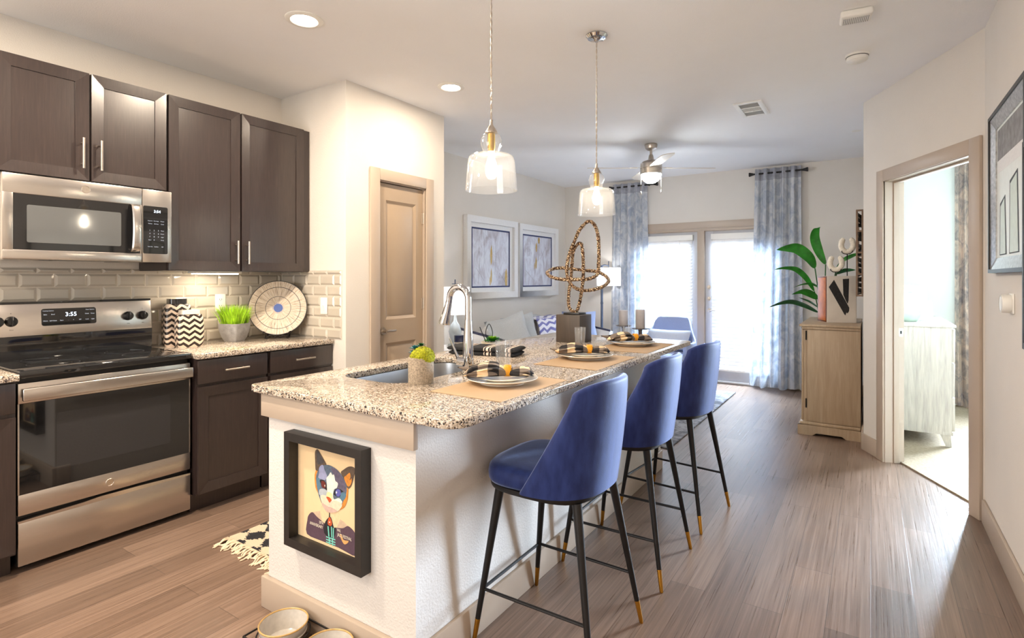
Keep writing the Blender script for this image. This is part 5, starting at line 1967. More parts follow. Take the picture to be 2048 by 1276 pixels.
# ---------------------------------------------------------------- rugs
rx0, rx1, ry0, ry1 = -2.80, -2.18, 1.56, 2.75
t = thing('woven_rug', 'cream and black hand-woven rug with fringe on the kitchen floor', 'rug', ((rx0 + rx1) / 2, (ry0 + ry1) / 2, 0))
mb = MB()
mb.grid(lambda u, v: (rx0 + (rx1 - rx0) * u + 0.010 * math.sin(14 * v), ry0 + (ry1 - ry0) * v + 0.008 * math.sin(15 * u), 0.009 + 0.0018 * math.sin(60 * u + 9 * v)), 30, 40)
mb.grid(lambda u, v: (rx0 + (rx1 - rx0) * u + 0.010 * math.sin(14 * v), ry0 + (ry1 - ry0) * v + 0.008 * math.sin(15 * u), 0.001), 30, 40)
mb.build('weave', 'boho_weave', t)
mb = MB()
for k in range(84):
    x = rx0 + 0.005 + (rx1 - rx0) * k / 84
    l = random.uniform(0.045, 0.10)
    dx = random.uniform(-0.03, 0.03)
    dx2 = dx + random.uniform(-0.02, 0.02)
    y = ry0 + 0.006
    mb.tube(spline([(x, y, 0.008), (x + dx * 0.4, y - l * 0.4, 0.010 + random.uniform(0, 0.008)), (x + dx, y - l * 0.75, 0.005), (x + dx2, y - l, 0.004)], 3), [0.0034] * 9 + [0.002], 6)
mb.build('fringe', 'cream_cloth', t, kind='stuff')

mb = MB(); mb.box(-2.965, -1.335, 4.30, 6.86, 0.0005, 0.012, 0.004, 1)
o = mb.build('area_rug', 'grey_rug', None, origin=(-2.2, 5.6, 0))
tag(o, 'mottled grey rug on the living room floor behind the stools', 'rug')

# ================================================================= ceiling fixtures


def pendant(label, x, y):
    zb, zt = 1.722, 1.868            # shade rim and shoulder
    t = thing('pendant_light', label, 'lamp', (x, y, CH), 0, 'clear glass pendants over the island')
    mb = MB(); mb.lathe([(0.0, CH - 0.0005), (0.062, CH - 0.0005), (0.062, CH - 0.006), (0.050, CH - 0.020), (0.022, CH - 0.026), (0.008, CH - 0.040), (0.0, CH - 0.040)], (x, y, 0), 32)
    mb.build('canopy', 'chrome', t)
    mb = MB()
    for ph in (0, PI):
        mb.tube([(x + 0.0022 * math.cos(ph + z * 90), y + 0.0022 * math.sin(ph + z * 90), z) for z in [1.995 + (CH - 0.035 - 1.995) * k / 160 for k in range(161)]], 0.0019, 5)
    mb.build('cord', 'nickel', t)
    mb = MB(); mb.lathe([(0.004, 2.015), (0.007, 2.013), (0.007, 1.993), (0.012, 1.985), (0.026, 1.962), (0.026, 1.958), (0.0, 1.958)], (x, y, 0), 28)
    mb.build('cap', 'nickel', t)
    mb = MB(); mb.lathe([(0.0, 1.957), (0.016, 1.957), (0.0165, 1.935), (0.0165, 1.895), (0.013, 1.880), (0.0, 1.880)], (x, y, 0), 24)
    mb.build('socket', 'amber_gold', t)
    out = [(0.018, 1.9600), (0.030, 1.955), (0.040, 1.942), (0.0445, 1.924), (0.043, 1.906), (0.037, 1.890), (0.0345, 1.880), (0.037, 1.8735), (0.060, 1.870), (0.082, 1.866), (0.0925, 1.858), (0.097, 1.846), (0.099, 1.830), (0.104, 1.765), (0.1075, zb + 0.004), (0.1085, zb)]
    inn = [(r - 0.0022, z - (0.0018 if 1.86 < z < 1.89 else 0)) for r, z in out]
    mb = MB(); mb.lathe(out + [(0.1070, zb - 0.002)] + inn[::-1], (x, y, 0), 56)
    mb.build('glass_shade', 'pendant_glass', t)
    mb = MB(); mb.lathe([(0.0, 1.785), (0.012, 1.788), (0.021, 1.800), (0.024, 1.815), (0.021, 1.832), (0.014, 1.855), (0.012, 1.880), (0.0, 1.881)], (x, y, 0), 24)
    mb.build('bulb', 'bulb_glow', t)


pendant('clear glass pendant nearer the camera, left of the other', -1.318, 1.850)
pendant('clear glass pendant farther along the island, its chrome ceiling cup in view', -1.315, 2.885)


def downlight(label, x, y, power):
    t = thing('recessed_light', label, 'light', (x, y, CH), 0, 'round recessed ceiling lights')
    mb = MB(); mb.lathe([(0.098, CH - 0.0005), (0.098, CH - 0.004), (0.092, CH - 0.008), (0.072, CH - 0.010), (0.066, CH - 0.006), (0.066, CH - 0.0005)], (x, y, 0), 40)
    mb.build('trim_ring', 'white_plastic', t)
    mb = MB(); mb.lathe([(0.0, CH - 0.0055), (0.0655, CH - 0.0055), (0.0655, CH - 0.001)], (x, y, 0), 40)
    mb.build('lens', 'can_glow', t)
    l = area('downlight_lamp', (x, y, CH - 0.012), (x, y, 0), 0.12, 0.12, power, WARM, 'DISK', 180)
    return t


downlight('round recessed ceiling light in front of the range, nearer the camera', -2.55, 1.845, 28)
downlight('round recessed ceiling light in front of the pantry wall', -2.555, 3.080, 11)
for x, y, p_ in ((-2.55, 0.55, 46), (-2.55, -0.8, 30), (-0.75, 0.2, 7), (-0.75, -1.4, 16)):  # added downlights out of view, to brighten the room
    downlight('added round ceiling light behind the camera, unseen fill', x, y, p_)

# ceiling fan with lamp
fx, fy = -1.912, 5.545
t = thing('ceiling_fan', 'brushed nickel ceiling fan with four thin blades and a lit bowl', 'fan', (fx, fy, CH))
mb = MB(); mb.lathe([(0.0, CH - 0.0005), (0.064, CH - 0.0005), (0.066, CH - 0.012), (0.058, CH - 0.045), (0.035, CH - 0.062), (0.0, CH - 0.064)], (fx, fy, 0), 32)
mb.build('canopy', 'nickel', t)
mb = MB(); mb.cyl((fx, fy, 2.60), (fx, fy, CH - 0.06), 0.013); mb.lathe([(0.016, 2.645), (0.022, 2.635), (0.030, 2.588), (0.0, 2.585)], (fx, fy, 0), 24)
mb.build('downrod', 'nickel', t)
mb = MB(); mb.lathe([(0.0, 2.590), (0.035, 2.588), (0.085, 2.570), (0.108, 2.552), (0.112, 2.540), (0.112, 2.500), (0.109, 2.498), (0.109, 2.492), (0.112, 2.490), (0.112, 2.442), (0.105, 2.436), (0.0, 2.436)], (fx, fy, 0), 44)
mb.build('motor_housing', 'nickel', t)
mb = MB(); mb.lathe([(0.104, 2.4358), (0.103, 2.425), (0.092, 2.395), (0.070, 2.368), (0.040, 2.350), (0.0, 2.344)], (fx, fy, 0), 40)
mb.build('lamp_bowl', 'fan_glow', t)
base_a = math.atan2(math.sin(YAW), math.cos(YAW))
for k in range(4):
    a = base_a + k * PI / 2
    Mb = Matrix.Translation((fx, fy, 2.503)) @ Matrix.Rotation(a, 4, 'Z') @ Matrix.Rotation(R((12, 9, -12, 9)[k]), 4, 'X')
    mb = MB(Mb)
    poly = [(0.15, -0.050), (0.20, -0.062), (0.60, -0.068), (0.650, -0.055), (0.662, -0.02), (0.662, 0.02), (0.650, 0.055), (0.60, 0.068), (0.20, 0.062), (0.15, 0.050)]
    mb.prism(poly, -0.003, 0.003)
    bl = mb.build('blade', 'fan_blade', t)
    mb = MB(Mb); mb.prism([(0.10, -0.020), (0.17, -0.035), (0.215, -0.022), (0.215, 0.022), (0.17, 0.035), (0.10, 0.020)], 0.0032, 0.007)
    mb.build('bracket', 'nickel', bl)
for dx, l in ((-0.105, 0.17), (0.105, 0.15)):
    q = Vector((fx, fy, 0)) + Vector((math.cos(YAW), math.sin(YAW), 0)) * dx
    mb = MB(); mb.tube([(q.x, q.y, 2.44), (q.x, q.y, 2.43 - l)], 0.0014, 6); mb.lathe([(0.0, 2.43 - l), (0.004, 2.425 - l), (0.006, 2.40 - l), (0.0, 2.393 - l)], (q.x, q.y, 0), 12)
    mb.build('pull_chain', 'nickel', t)

# supply air register
vx0, vx1, vy0, vy1 = -0.925, -0.712, 4.62, 5.045
t = thing('ceiling_vent', 'white metal air register in the ceiling with three louvre fields', 'vent', ((vx0 + vx1) / 2, (vy0 + vy1) / 2, CH))
mb = MB()
z0, z1 = CH - 0.010, CH - 0.0005
mb.box(vx0, vx0 + 0.036, vy0, vy1, z0, z1, 0.003); mb.box(vx1 - 0.036, vx1, vy0, vy1, z0, z1, 0.003); mb.box(vx0 + 0.036, vx1 - 0.036, vy0, vy0 + 0.04, z0, z1, 0.003); mb.box(vx0 + 0.036, vx1 - 0.036, vy1 - 0.04, vy1, z0, z1, 0.003)
fa, fb = vy0 + 0.04 + 0.115, vy1 - 0.04 - 0.115
mb.box(vx0 + 0.036, vx1 - 0.036, fa - 0.005, fa + 0.005, z0, z1); mb.box(vx0 + 0.036, vx1 - 0.036, fb - 0.005, fb + 0.005, z0, z1)
mb.build('frame', 'white_paint', t)
mb = MB(); mb.box(vx0 + 0.03, vx1 - 0.03, vy0 + 0.035, vy1 - 0.035, CH - 0.0012, CH - 0.0004)
mb.build('throat', 'throat_grey', t)
mb = MB()
for a, b in ((vy0 + 0.04, fa - 0.005), (fb + 0.005, vy1 - 0.04)):
    for k in range(9):
        y = a + (b - a) * (k + 0.5) / 9
        mb.add([(vx0 + 0.036, y - 0.005, z0 + 0.001), (vx1 - 0.036, y - 0.005, z0 + 0.001), (vx1 - 0.036, y + 0.004, z1 - 0.001), (vx0 + 0.036, y + 0.004, z1 - 0.001)], [(0, 1, 2, 3)])
for k in range(11):
    x = vx0 + 0.036 + (vx1 - vx0 - 0.072) * (k + 0.5) / 11
    mb.add([(x - 0.004, fa + 0.005, z0 + 0.001), (x - 0.004, fb - 0.005, z0 + 0.001), (x + 0.003, fb - 0.005, z1 - 0.001), (x + 0.003, fa + 0.005, z1 - 0.001)], [(0, 1, 2, 3)])
mb.build('louvres', 'white_paint', t)

t = thing('smoke_alarm', 'white box-shaped alarm with a slotted grille on the ceiling', 'alarm', (-0.066, 3.385, CH))
mb = MB(Matrix.Translation((-0.066, 3.385, CH)) @ Matrix.Rotation(R(6), 4, 'Z'))
mb.box(-0.072, 0.072, -0.055, 0.055, -0.038, -0.0005, 0.010, 3)
mb.build('housing', 'white_plastic', t)
mb = MB(Matrix.Translation((-0.066, 3.385, CH)) @ Matrix.Rotation(R(6), 4, 'Z'))
for k in range(14):
    x = -0.055 + 0.110 * k / 13
    mb.box(x - 0.0014, x + 0.0014, -0.030, 0.045, -0.0388, -0.0375)
mb.build('grille', 'concrete', t)
t = thing('smoke_alarm', 'white round smoke alarm on the ceiling', 'alarm', (-0.072, 4.03, CH))
mb = MB(); mb.lathe([(0.0, CH - 0.0005), (0.066, CH - 0.0005), (0.066, CH - 0.012), (0.062, CH - 0.014)], (-0.072, 4.03, 0), 40)
mb.build('base', 'white_plastic', t)
mb = MB(); mb.lathe([(0.060, CH - 0.0145), (0.058, CH - 0.036), (0.045, CH - 0.044), (0.0, CH - 0.046)], (-0.072, 4.03, 0), 40)
mb.build('housing', 'white_plastic', t)
mb = MB(); mb.lathe([(0.0612, CH - 0.0140), (0.0612, CH - 0.0170), (0.0590, CH - 0.0172)], (-0.072, 4.03, 0), 40)
mb.build('slot', 'dark_slot', t)
mb = MB(); mb.lathe([(0.0, CH - 0.004), (0.035, CH - 0.004), (0.040, CH - 0.0005)], (-0.115, 6.1, 0), 24)
o = mb.build('sprinkler_cap', 'white_plastic', None, origin=(-0.115, 6.1, CH))
tag(o, 'small white sprinkler cover plate on the ceiling by the wall corner', 'sprinkler')

# ================================================================= living room


def living_picture(label, y0, y1, z0, z1, mt, gold, lines):
    M = plane_m((LX + 0.001, y0, z0), (0, 1, 0))
    t = thing('framed_painting', label, 'picture', (LX + 0.03, (y0 + y1) / 2, z0), 0, 'white framed abstract paintings')
    w_, h_ = y1 - y0, z1 - z0
    mb = MB(M); mitred(mb, w_, h_, 0.075, 0.0, 0.062, 0.004)
    mb.build('frame', 'frame_white', t)
    mb = MB(M @ Matrix.Translation((0.075, 0.075, 0))); mitred(mb, w_ - 0.15, h_ - 0.15, 0.055, 0.001, 0.022, 0.002)
    mb.build('liner', 'frame_white', t)
    mb = MB(M @ Matrix.Translation((0.13, 0.13, 0))); mitred(mb, w_ - 0.26, h_ - 0.26, 0.018, 0.001, 0.020)
    mb.build('fillet', 'blue_felt', t, label='dark blue inner edge')
    mb = MB(M); mb.use(mt).box(0.147, w_ - 0.147, 0.147, h_ - 0.147, 0.001, 0.014)
    mb.use('gold_paint')
    for fx_, fz_, a, b in gold:
        x, z = 0.147 + fx_ * (w_ - 0.294), 0.147 + fz_ * (h_ - 0.294)
        mb.prism([(x - a, z), (x - a * 0.4, z - b), (x + a * 0.7, z - b * 0.7), (x + a, z + b * 0.2), (x + a * 0.3, z + b), (x - a * 0.6, z + b * 0.6)], 0.0141, 0.0146)
    mb.use('ink_grey')
    for x0, z0_, x1, z1_ in lines:
        p, q = Vector((0.147 + x0 * (w_ - 0.294), 0.147 + z0_ * (h_ - 0.294), 0.0143)), Vector((0.147 + x1 * (w_ - 0.294), 0.147 + z1_ * (h_ - 0.294), 0.0143))
        mb.tube([p, (p + q) / 2 + Vector((0.006, 0, 0)), q], 0.0012, 4)
    mb.build('canvas', None, t)


living_picture('white framed grey abstract painting nearer the pantry wall, with the gold stroke', 4.945, 6.015, 1.115, 2.092, 'abstract_paint', ((0.50, 0.56, 0.022, 0.13), (0.50, 0.18, 0.014, 0.10), (0.92, 0.14, 0.030, 0.13), (0.47, 0.09, 0.012, 0.06)), ((0.3, 0.95, 0.32, 0.4), (0.62, 0.9, 0.60, 0.2), (0.1, 0.32, 0.3, 0.1), (0.72, 0.24, 0.9, 0.06), (0.2, 0.5, 0.16, 0.05)))
living_picture('white framed bluish abstract painting nearer the far corner', 6.065, 7.125, 1.112, 2.084, 'abstract_paint_blue', ((0.55, 0.93, 0.030, 0.05), (0.46, 0.78, 0.022, 0.07), (0.45, 0.46, 0.020, 0.09), (0.40, 0.40, 0.012, 0.05)), ((0.58, 0.95, 0.52, 0.5), (0.8, 0.8, 0.6, 0.55), (0.1, 0.3, 0.4, 0.08), (0.7, 0.6, 0.74, 0.3), (0.25, 0.9, 0.2, 0.6)))

# sofa
t = thing('sofa', 'long pale grey sofa against the living room wall with dark trimmed arms', 'sofa', (-3.42, 5.9, 0))
sx0, sx1, sy0, sy1 = -3.86, -2.98, 4.78, 7.02
mb = MB(); mb.box(sx0, sx1, sy0 + 0.10, sy1 - 0.10, 0.12, 0.34, 0.02)
mb.build('base', 'sofa_cloth', t)
for k in range(2):
    a = sy0 + 0.115 + k * 1.01
    mb = MB(); mb.box(sx0 + 0.18, sx1 + 0.02, a, a + 1.0, 0.341, 0.49, 0.05, 4)
    mb.build('seat_cushion', 'sofa_cloth', t)
mb = MB(); mb.box(sx0, sx0 + 0.17, sy0 + 0.1, sy1 - 0.10, 0.341, 0.74, 0.05, 4)
mb.build('backrest', 'sofa_cloth', t)
for k in range(2):
    a = sy0 + 0.14 + k * 0.985
    mb = MB(); mb.box(sx0 + 0.172, sx0 + 0.40, a, a + 0.965, 0.50, 0.83, 0.09, 5)
    mb.build('back_cushion', 'sofa_cloth', t)
for y in (sy0, sy1 - 0.099):
    mb = MB(); mb.prism([(sx0, 0.10), (sx1 + 0.02, 0.10), (sx1 + 0.02, 0.635), (sx0, 0.785)], y, y + 0.098, 'xzy')
    ar = mb.build('arm', 'sofa_cloth', t)
    mb = MB(); mb.prism([(sx0, 0.7855), (sx1 + 0.022, 0.6355), (sx1 + 0.022, 0.660), (sx0, 0.810)], y - 0.002, y + 0.02, 'xzy')
    mb.build('arm_trim', 'navy_wood', ar, label='dark navy arm trim')
for x in (sx0 + 0.06, sx1 - 0.05):
    for y in (sy0 + 0.05, sy1 - 0.05):
        mb = MB(); mb.tube([(x, y, 0.0), (x, y, 0.1005)], [0.018, 0.024], 12); mb.build('leg', 'navy_wood', t)


def cushion(label, loc, w_, h_, th, tilt, yaw, roll, mat):
    M = Matrix.Translation(loc) @ Matrix.Rotation(R(yaw), 4, 'Z') @ Matrix.Rotation(R(90 - tilt), 4, 'X') @ Matrix.Rotation(R(roll), 4, 'Z')
    mb = MB(); pillow(mb, M, w_, h_, th)
    o = build_at(mb, 'throw_pillow', mat, M)
    tag(o, label, 'pillow', 'pillows on the sofa')


cushion('large grey throw pillow standing on its corner at the near end of the sofa', (-3.315, 5.02, 0.725), 0.50, 0.46, 0.17, 18, 58, 14, 'pillow_cloth')
cushion('grey throw pillow tucked behind the large one, only its edge in view', (-3.37, 5.33, 0.722), 0.46, 0.44, 0.13, 16, 66, 8, 'pillow_cloth')
cushion('grey pillow lying on the sofa back behind the zigzag throw', (-3.772, 6.28, 0.812), 0.42, 0.17, 0.12, 84, 88, 0, 'pillow_cloth')
cushion('bluish grey pillow at the far end of the sofa by the wooden cube', (-3.30, 6.70, 0.715), 0.48, 0.40, 0.14, 16, 42, 0, 'chair_cloth')

# throw draped over the back cushion of the sofa
mb = MB()


def fth(u, v, off=0.0):
    y = 5.74 + 0.72 * u + 0.012 * math.sin(9 * v)
    s_ = v
    if s_ < 0.35:
        x, z = -3.675 + 0.26 * s_ / 0.35, 0.846 + 0.006 * math.sin(14 * u)
    else:
        q = (s_ - 0.35) / 0.65
        x, z = -3.415 + 0.035 * q + 0.03 * min(1, q * 4), 0.842 - 0.30 * q
    return (x + off + 0.008 * math.sin(16 * u), y, z + off + 0.006 * math.sin(20 * u + 6 * v))


rs = []
for j in range(25):
    v = j / 24
    rs.append([fth(i / 30, v, 0.010) for i in range(31)] + [fth(i / 30, v, 0.0) for i in range(30, -1, -1)])
mb.rings(rs)
o = mb.build('throw_blanket', 'throw_cloth', None, origin=(-3.5, 6.1, 0.84), smooth=60)
tag(o, 'purple and white zigzag throw draped over the sofa back', 'blanket')

# end table beside the sofa, with lamp, canister and pot
ex, ey, ez = -3.42, 4.34, 0.655
t = thing('end_table', 'pale round end table beside the near arm of the sofa', 'table', (ex, ey, 0))
mb = MB(); mb.lathe([(0.0, ez - 0.028), (0.355, ez - 0.028), (0.365, ez - 0.014), (0.355, ez), (0.0, ez)], (ex, ey, 0), 48)
mb.build('table_top', 'white_table', t)
mb = MB(); mb.lathe([(0.0, 0.0005), (0.20, 0.0005), (0.20, 0.02), (0.04, 0.035), (0.03, 0.30), (0.05, 0.60), (0.10, ez - 0.0285), (0.0, ez - 0.0285)], (ex, ey, 0), 32)
mb.build('pedestal', 'white_table', t)
lx, ly = -3.61, 4.42
t = thing('table_lamp', 'white drum table lamp behind the faucet on the end table', 'lamp', (lx, ly, ez))
mb = MB(); mb.lathe([(0.0, ez + 0.0005), (0.075, ez + 0.0005), (0.075, ez + 0.018), (0.02, ez + 0.03), (0.055, ez + 0.08), (0.068, ez + 0.15), (0.045, ez + 0.22), (0.018, ez + 0.26), (0.012, ez + 0.34), (0.0, ez + 0.34)], (lx, ly, 0), 28)
mb.build('base', 'lamp_glass', t)
mb = MB(); mb.cyl((lx, ly, ez + 0.33), (lx, ly, 1.295), 0.006); mb.lathe([(0.0, 1.295), (0.035, 1.295), (0.035, 1.302), (0.0, 1.302)], (lx, ly, 0), 20); mb.cyl((lx, ly, 1.302), (lx, ly, 1.345), 0.006)
mb.box(lx - 0.16, lx + 0.16, ly - 0.002, ly + 0.002, 1.262, 1.265)
mb.build('harp', 'lamp_steel', t)
mb = MB(); mb.lathe([(0.156, 0.987), (0.158, 0.985), (0.159, 0.988), (0.158, 0.992), (0.150, 1.262), (0.150, 1.266), (0.148, 1.268), (0.147, 1.266)], (lx, ly, 0), 48)
mb.build('lamp_shade', 'lamp_shade_linen', t)
mb = MB(); mb.ball((lx, ly, 1.09), 0.032, 16, 10); mb.build('bulb', 'lamp_bulb', t)
t = thing('candle_jar', 'dark blue candle jar with pale band behind the faucet neck', 'jar', (-3.455, 4.29, ez))
mb = MB(); mb.use('navy_glaze').lathe([(0.0, 0.0005), (0.048, 0.0005), (0.050, 0.05)], (-3.455, 4.29, ez), 28)
mb.use('nickel').lathe([(0.050, 0.05), (0.051, 0.052), (0.051, 0.064), (0.050, 0.066)], (-3.455, 4.29, ez), 28)
mb.use('navy_glaze').lathe([(0.050, 0.066), (0.050, 0.128), (0.046, 0.132), (0.0, 0.132)], (-3.455, 4.29, ez), 28)
mb.build('body', None, t)
sxp, syp = -3.245, 4.55
t = thing('succulent_pot', 'small cream pot of green succulent with black wire loops', 'plant', (sxp, syp, ez))
W = WM[t.name] @ Matrix.Rotation(YAW, 4, 'Z')
mb = MB(W); mb.lathe([(0.0, 0.0005), (0.060, 0.0005), (0.095, 0.025), (0.105, 0.055), (0.098, 0.056), (0.0, 0.045)], n=32)
mb.build('pot', 'cream_glaze', t)
mb = MB(W)
for ring_, (cnt, el, ln, mt) in enumerate(((9, 0.15, 1.0, 'leaf_green'), (8, 0.5, 0.9, 'leaf_green'), (7, 0.85, 0.75, 'leaf_lime'), (5, 1.2, 0.5, 'leaf_lime'))):
    for k in range(cnt):
        a = 2 * PI * (k + ring_ * 0.5) / cnt
        d = Vector((math.cos(a) * math.cos(el), math.sin(a) * math.cos(el), math.sin(el)))
        c0 = Vector((0.015, 0, 0.055))
        mb.use(mt)
        leaf(mb, [c0, c0 + d * 0.05 * ln, c0 + d * 0.10 * ln], 0.055, 0.3)
mb.build('succulent', None, t, smooth=60)
mb = MB(W)
mb.tube(spline([(-0.03, 0, 0.05), (-0.055, 0, 0.15), (-0.02, 0, 0.235), (0.015, 0, 0.15), (0.0, 0, 0.05)], 8), 0.0038, 8)
mb.tube(spline([(-0.05, 0, 0.05), (-0.085, 0, 0.13), (-0.115, 0, 0.205)], 6), 0.0042, 8)
mb.build('wire_loops', 'iron', t)

# floor lamp in the corner
px, py = -3.165, 7.12
t = thing('floor_lamp', 'steel floor lamp with a white drum shade in the far corner', 'lamp', (px, py, 0))
mb = MB(); mb.lathe([(0.0, 0.0005), (0.14, 0.0005), (0.14, 0.018), (0.02, 0.026), (0.0, 0.026)], (px, py, 0), 36)
mb.build('base', 'lamp_steel', t)
mb = MB(); mb.cyl((px, py, 0.025), (px, py, 1.54), 0.0165, n=16); mb.cyl((px, py, 1.0), (px, py, 1.02), 0.020, n=16)
q = Vector((px, py, 0)) + Vector((0.836, 0.549, 0)) * 0.095
mb.tube(spline([(px, py, 1.53), (px + 0.03, py + 0.015, 1.545), (q.x, q.y, 1.535)]), 0.008, 8)
mb.cyl((q.x, q.y, 1.40), (q.x, q.y, 1.60), 0.006)
mb.build('pole', 'lamp_steel', t)
mb = MB(); mb.lathe([(0.165, 1.254), (0.167, 1.252), (0.169, 1.254), (0.168, 1.258), (0.168, 1.502), (0.169, 1.506), (0.167, 1.508), (0.165, 1.506)], (q.x, q.y, 0), 48)
mb.build('lamp_shade', 'lamp_shade_linen', t)
mb = MB(); mb.ball((q.x, q.y, 1.38), 0.030, 16, 10); mb.build('bulb', 'lamp_bulb', t)

# armchair by the patio doors
ax, ay = -2.095, 6.55
t = thing('armchair', 'light blue upholstered armchair in front of the patio doors', 'armchair', (ax, ay, 0.0135), R(-3))
W = WM[t.name]
mb = MB(W)
rs = []
for f, z in ((0.92, 0.24), (1.0, 0.27), (1.0, 0.40), (0.94, 0.44), (0.6, 0.45), (0.1, 0.45)):
    rs.append([(a, b, z) for a, b in rrect(-0.30 * f, 0.30 * f, -0.32 * f - 0.0, 0.26 * f, 0.10 * f, 5)])
mb.rings(rs)
mb.build('seat', 'chair_cloth', t, smooth=60)


def shell(u, v, off):
    a = (u * 2 - 1)
    # horseshoe plan: arms in front, back behind
    an = a * R(118)
    rx, ry = 0.335 + off, 0.33 + off
    x = rx * math.sin(an)
    y = 0.02 + ry * math.cos(an) * (1.0 if abs(an) < R(90) else 1.0)
    hi = 0.58 + 0.275 * (1 / (1 + math.exp((abs(a) - 0.44) * 26)))
    lean = 0.05 * v * max(0, math.cos(an))
    taper = 1 - 0.14 * max(0, v - 0.55) if abs(a) < 0.5 else 1
    return W @ Vector((x * taper, y + lean, 0.25 + (hi - 0.25) * v))


mb = MB()
rs = []
for j in range(13):
    v = j / 12
    th = 0.035 * (1 - 0.4 * max(0, v - 0.7) / 0.3)
    rs.append([shell(i / 48, v, th) for i in range(49)] + [shell(i / 48, v, -th) for i in range(48, -1, -1)])
mb.rings(rs)
mb.build('backrest', 'chair_cloth', t, smooth=70, mods=bev_sub)
for x in (-0.22, 0.22):
    for y in (-0.24, 0.22):
        mb = MB(W); mb.tube([(x * 1.15, y * 1.1, 0.0), (x, y, 0.2405)], [0.011, 0.018], 12); mb.build('leg', 'navy_wood', t)
M = W @ Matrix.Translation((0.0, 0.12, 0.595)) @ Matrix.Rotation(R(66), 4, 'X')
mb = MB(); pillow(mb, M, 0.54, 0.25, 0.15, 0.06)
tag(build_at(mb, 'lumbar_pillow', 'lumbar_cloth', M), 'pale grey oblong pillow on the blue armchair', 'pillow')

# coffee table with two candle stands, vase and a book
t = thing('coffee_table', 'white coffee table on the grey rug, seen past the island', 'table', (-2.1, 5.72, 0.012))
tz = 0.455
mb = MB(); mb.box(-2.62, -1.58, 5.35, 6.10, tz - 0.04, tz, 0.006)
mb.build('table_top', 'white_table', t)
mb = MB(); mb.box(-2.56, -1.64, 5.41, 6.04, 0.16, 0.185, 0.004)
mb.build('shelf', 'sideboard_wood', t)
for x in (-2.58, -1.62):
    for y in (5.39, 6.06):
        mb = MB(); mb.box(x - 0.022, x + 0.022, y - 0.022, y + 0.022, 0.0125, tz - 0.0402); mb.build('leg', 'white_table', t)


def candle(slabel, clabel, x, y, zd, h):
    t = thing('candle_stand', slabel, 'candle holder', (x, y, tz), 0, 'candle stands on the coffee table')
    mb = MB(); mb.lathe([(0.0, tz + 0.0005), (0.07, tz + 0.0005), (0.07, tz + 0.012), (0.022, tz + 0.025), (0.019, zd - 0.03), (0.024, zd - 0.012), (0.0, zd - 0.011)], (x, y, 0), 28)
    mb.build('stem', 'candle_iron', t)
    mb = MB(); mb.lathe([(0.0, zd - 0.0105), (0.075, zd - 0.0095), (0.088, zd - 0.003), (0.087, zd), (0.0, zd - 0.003)], (x, y, 0), 36)
    mb.build('dish', 'candle_iron', t)
    mb = MB(); mb.lathe([(0.0, zd + 0.0005), (0.048, zd + 0.0005), (0.0495, zd + 0.004), (0.0495, zd + h - 0.006), (0.046, zd + h), (0.010, zd + h - 0.003), (0.0, zd + h - 0.003)], (x, y, 0), 32)
    o = mb.build('pillar_candle', 'candle_wax', None, origin=(x, y, zd))
    tag(o, clabel, 'candle', 'grey pillar candles')


candle('dark metal candle stand right of the other, before the patio door blind', 'grey pillar candle on the stand closest to the armchair', -2.012, 5.50, 0.836, 0.195)
candle('dark metal candle stand half hidden by the twig vase', 'grey pillar candle on the stand behind the twig vase', -2.325, 5.82, 0.828, 0.17)
t = thing('twig_vase', 'clear glass vase with thin white twigs between the candle stands', 'vase', (-2.23, 5.68, tz))
mb = MB(); mb.lathe([(0.0, 0.001), (0.05, 0.001), (0.055, 0.02), (0.048, 0.14), (0.058, 0.36), (0.056, 0.36), (0.046, 0.14), (0.05, 0.02), (0.0, 0.012)], (-2.23, 5.68, tz), 28)
mb.build('glass', 'tumbler_glass', t)
mb = MB()
for k in range(14):
    a, l = random.uniform(0, 6.28), random.uniform(0.26, 0.40)
    r_ = random.uniform(0.01, 0.05)
    mb.tube([(-2.23 - 0.02 * math.cos(a), 5.68 - 0.02 * math.sin(a), tz + 0.02), (-2.23 + r_ * math.cos(a), 5.68 + r_ * math.sin(a), tz + l)], 0.0022, 5)
mb.build('twigs', 'twig', t)
mb = MB(); mb.box(-1.93, -1.68, 5.62, 5.92, tz + 0.0005, tz + 0.03, 0.003)
o = mb.build('closed_book', 'black_plastic', None, origin=(-1.8, 5.77, tz))
tag(o, 'black closed book on the coffee table by the stool backs', 'book')

# ---------------------------------------------------------------- curtains


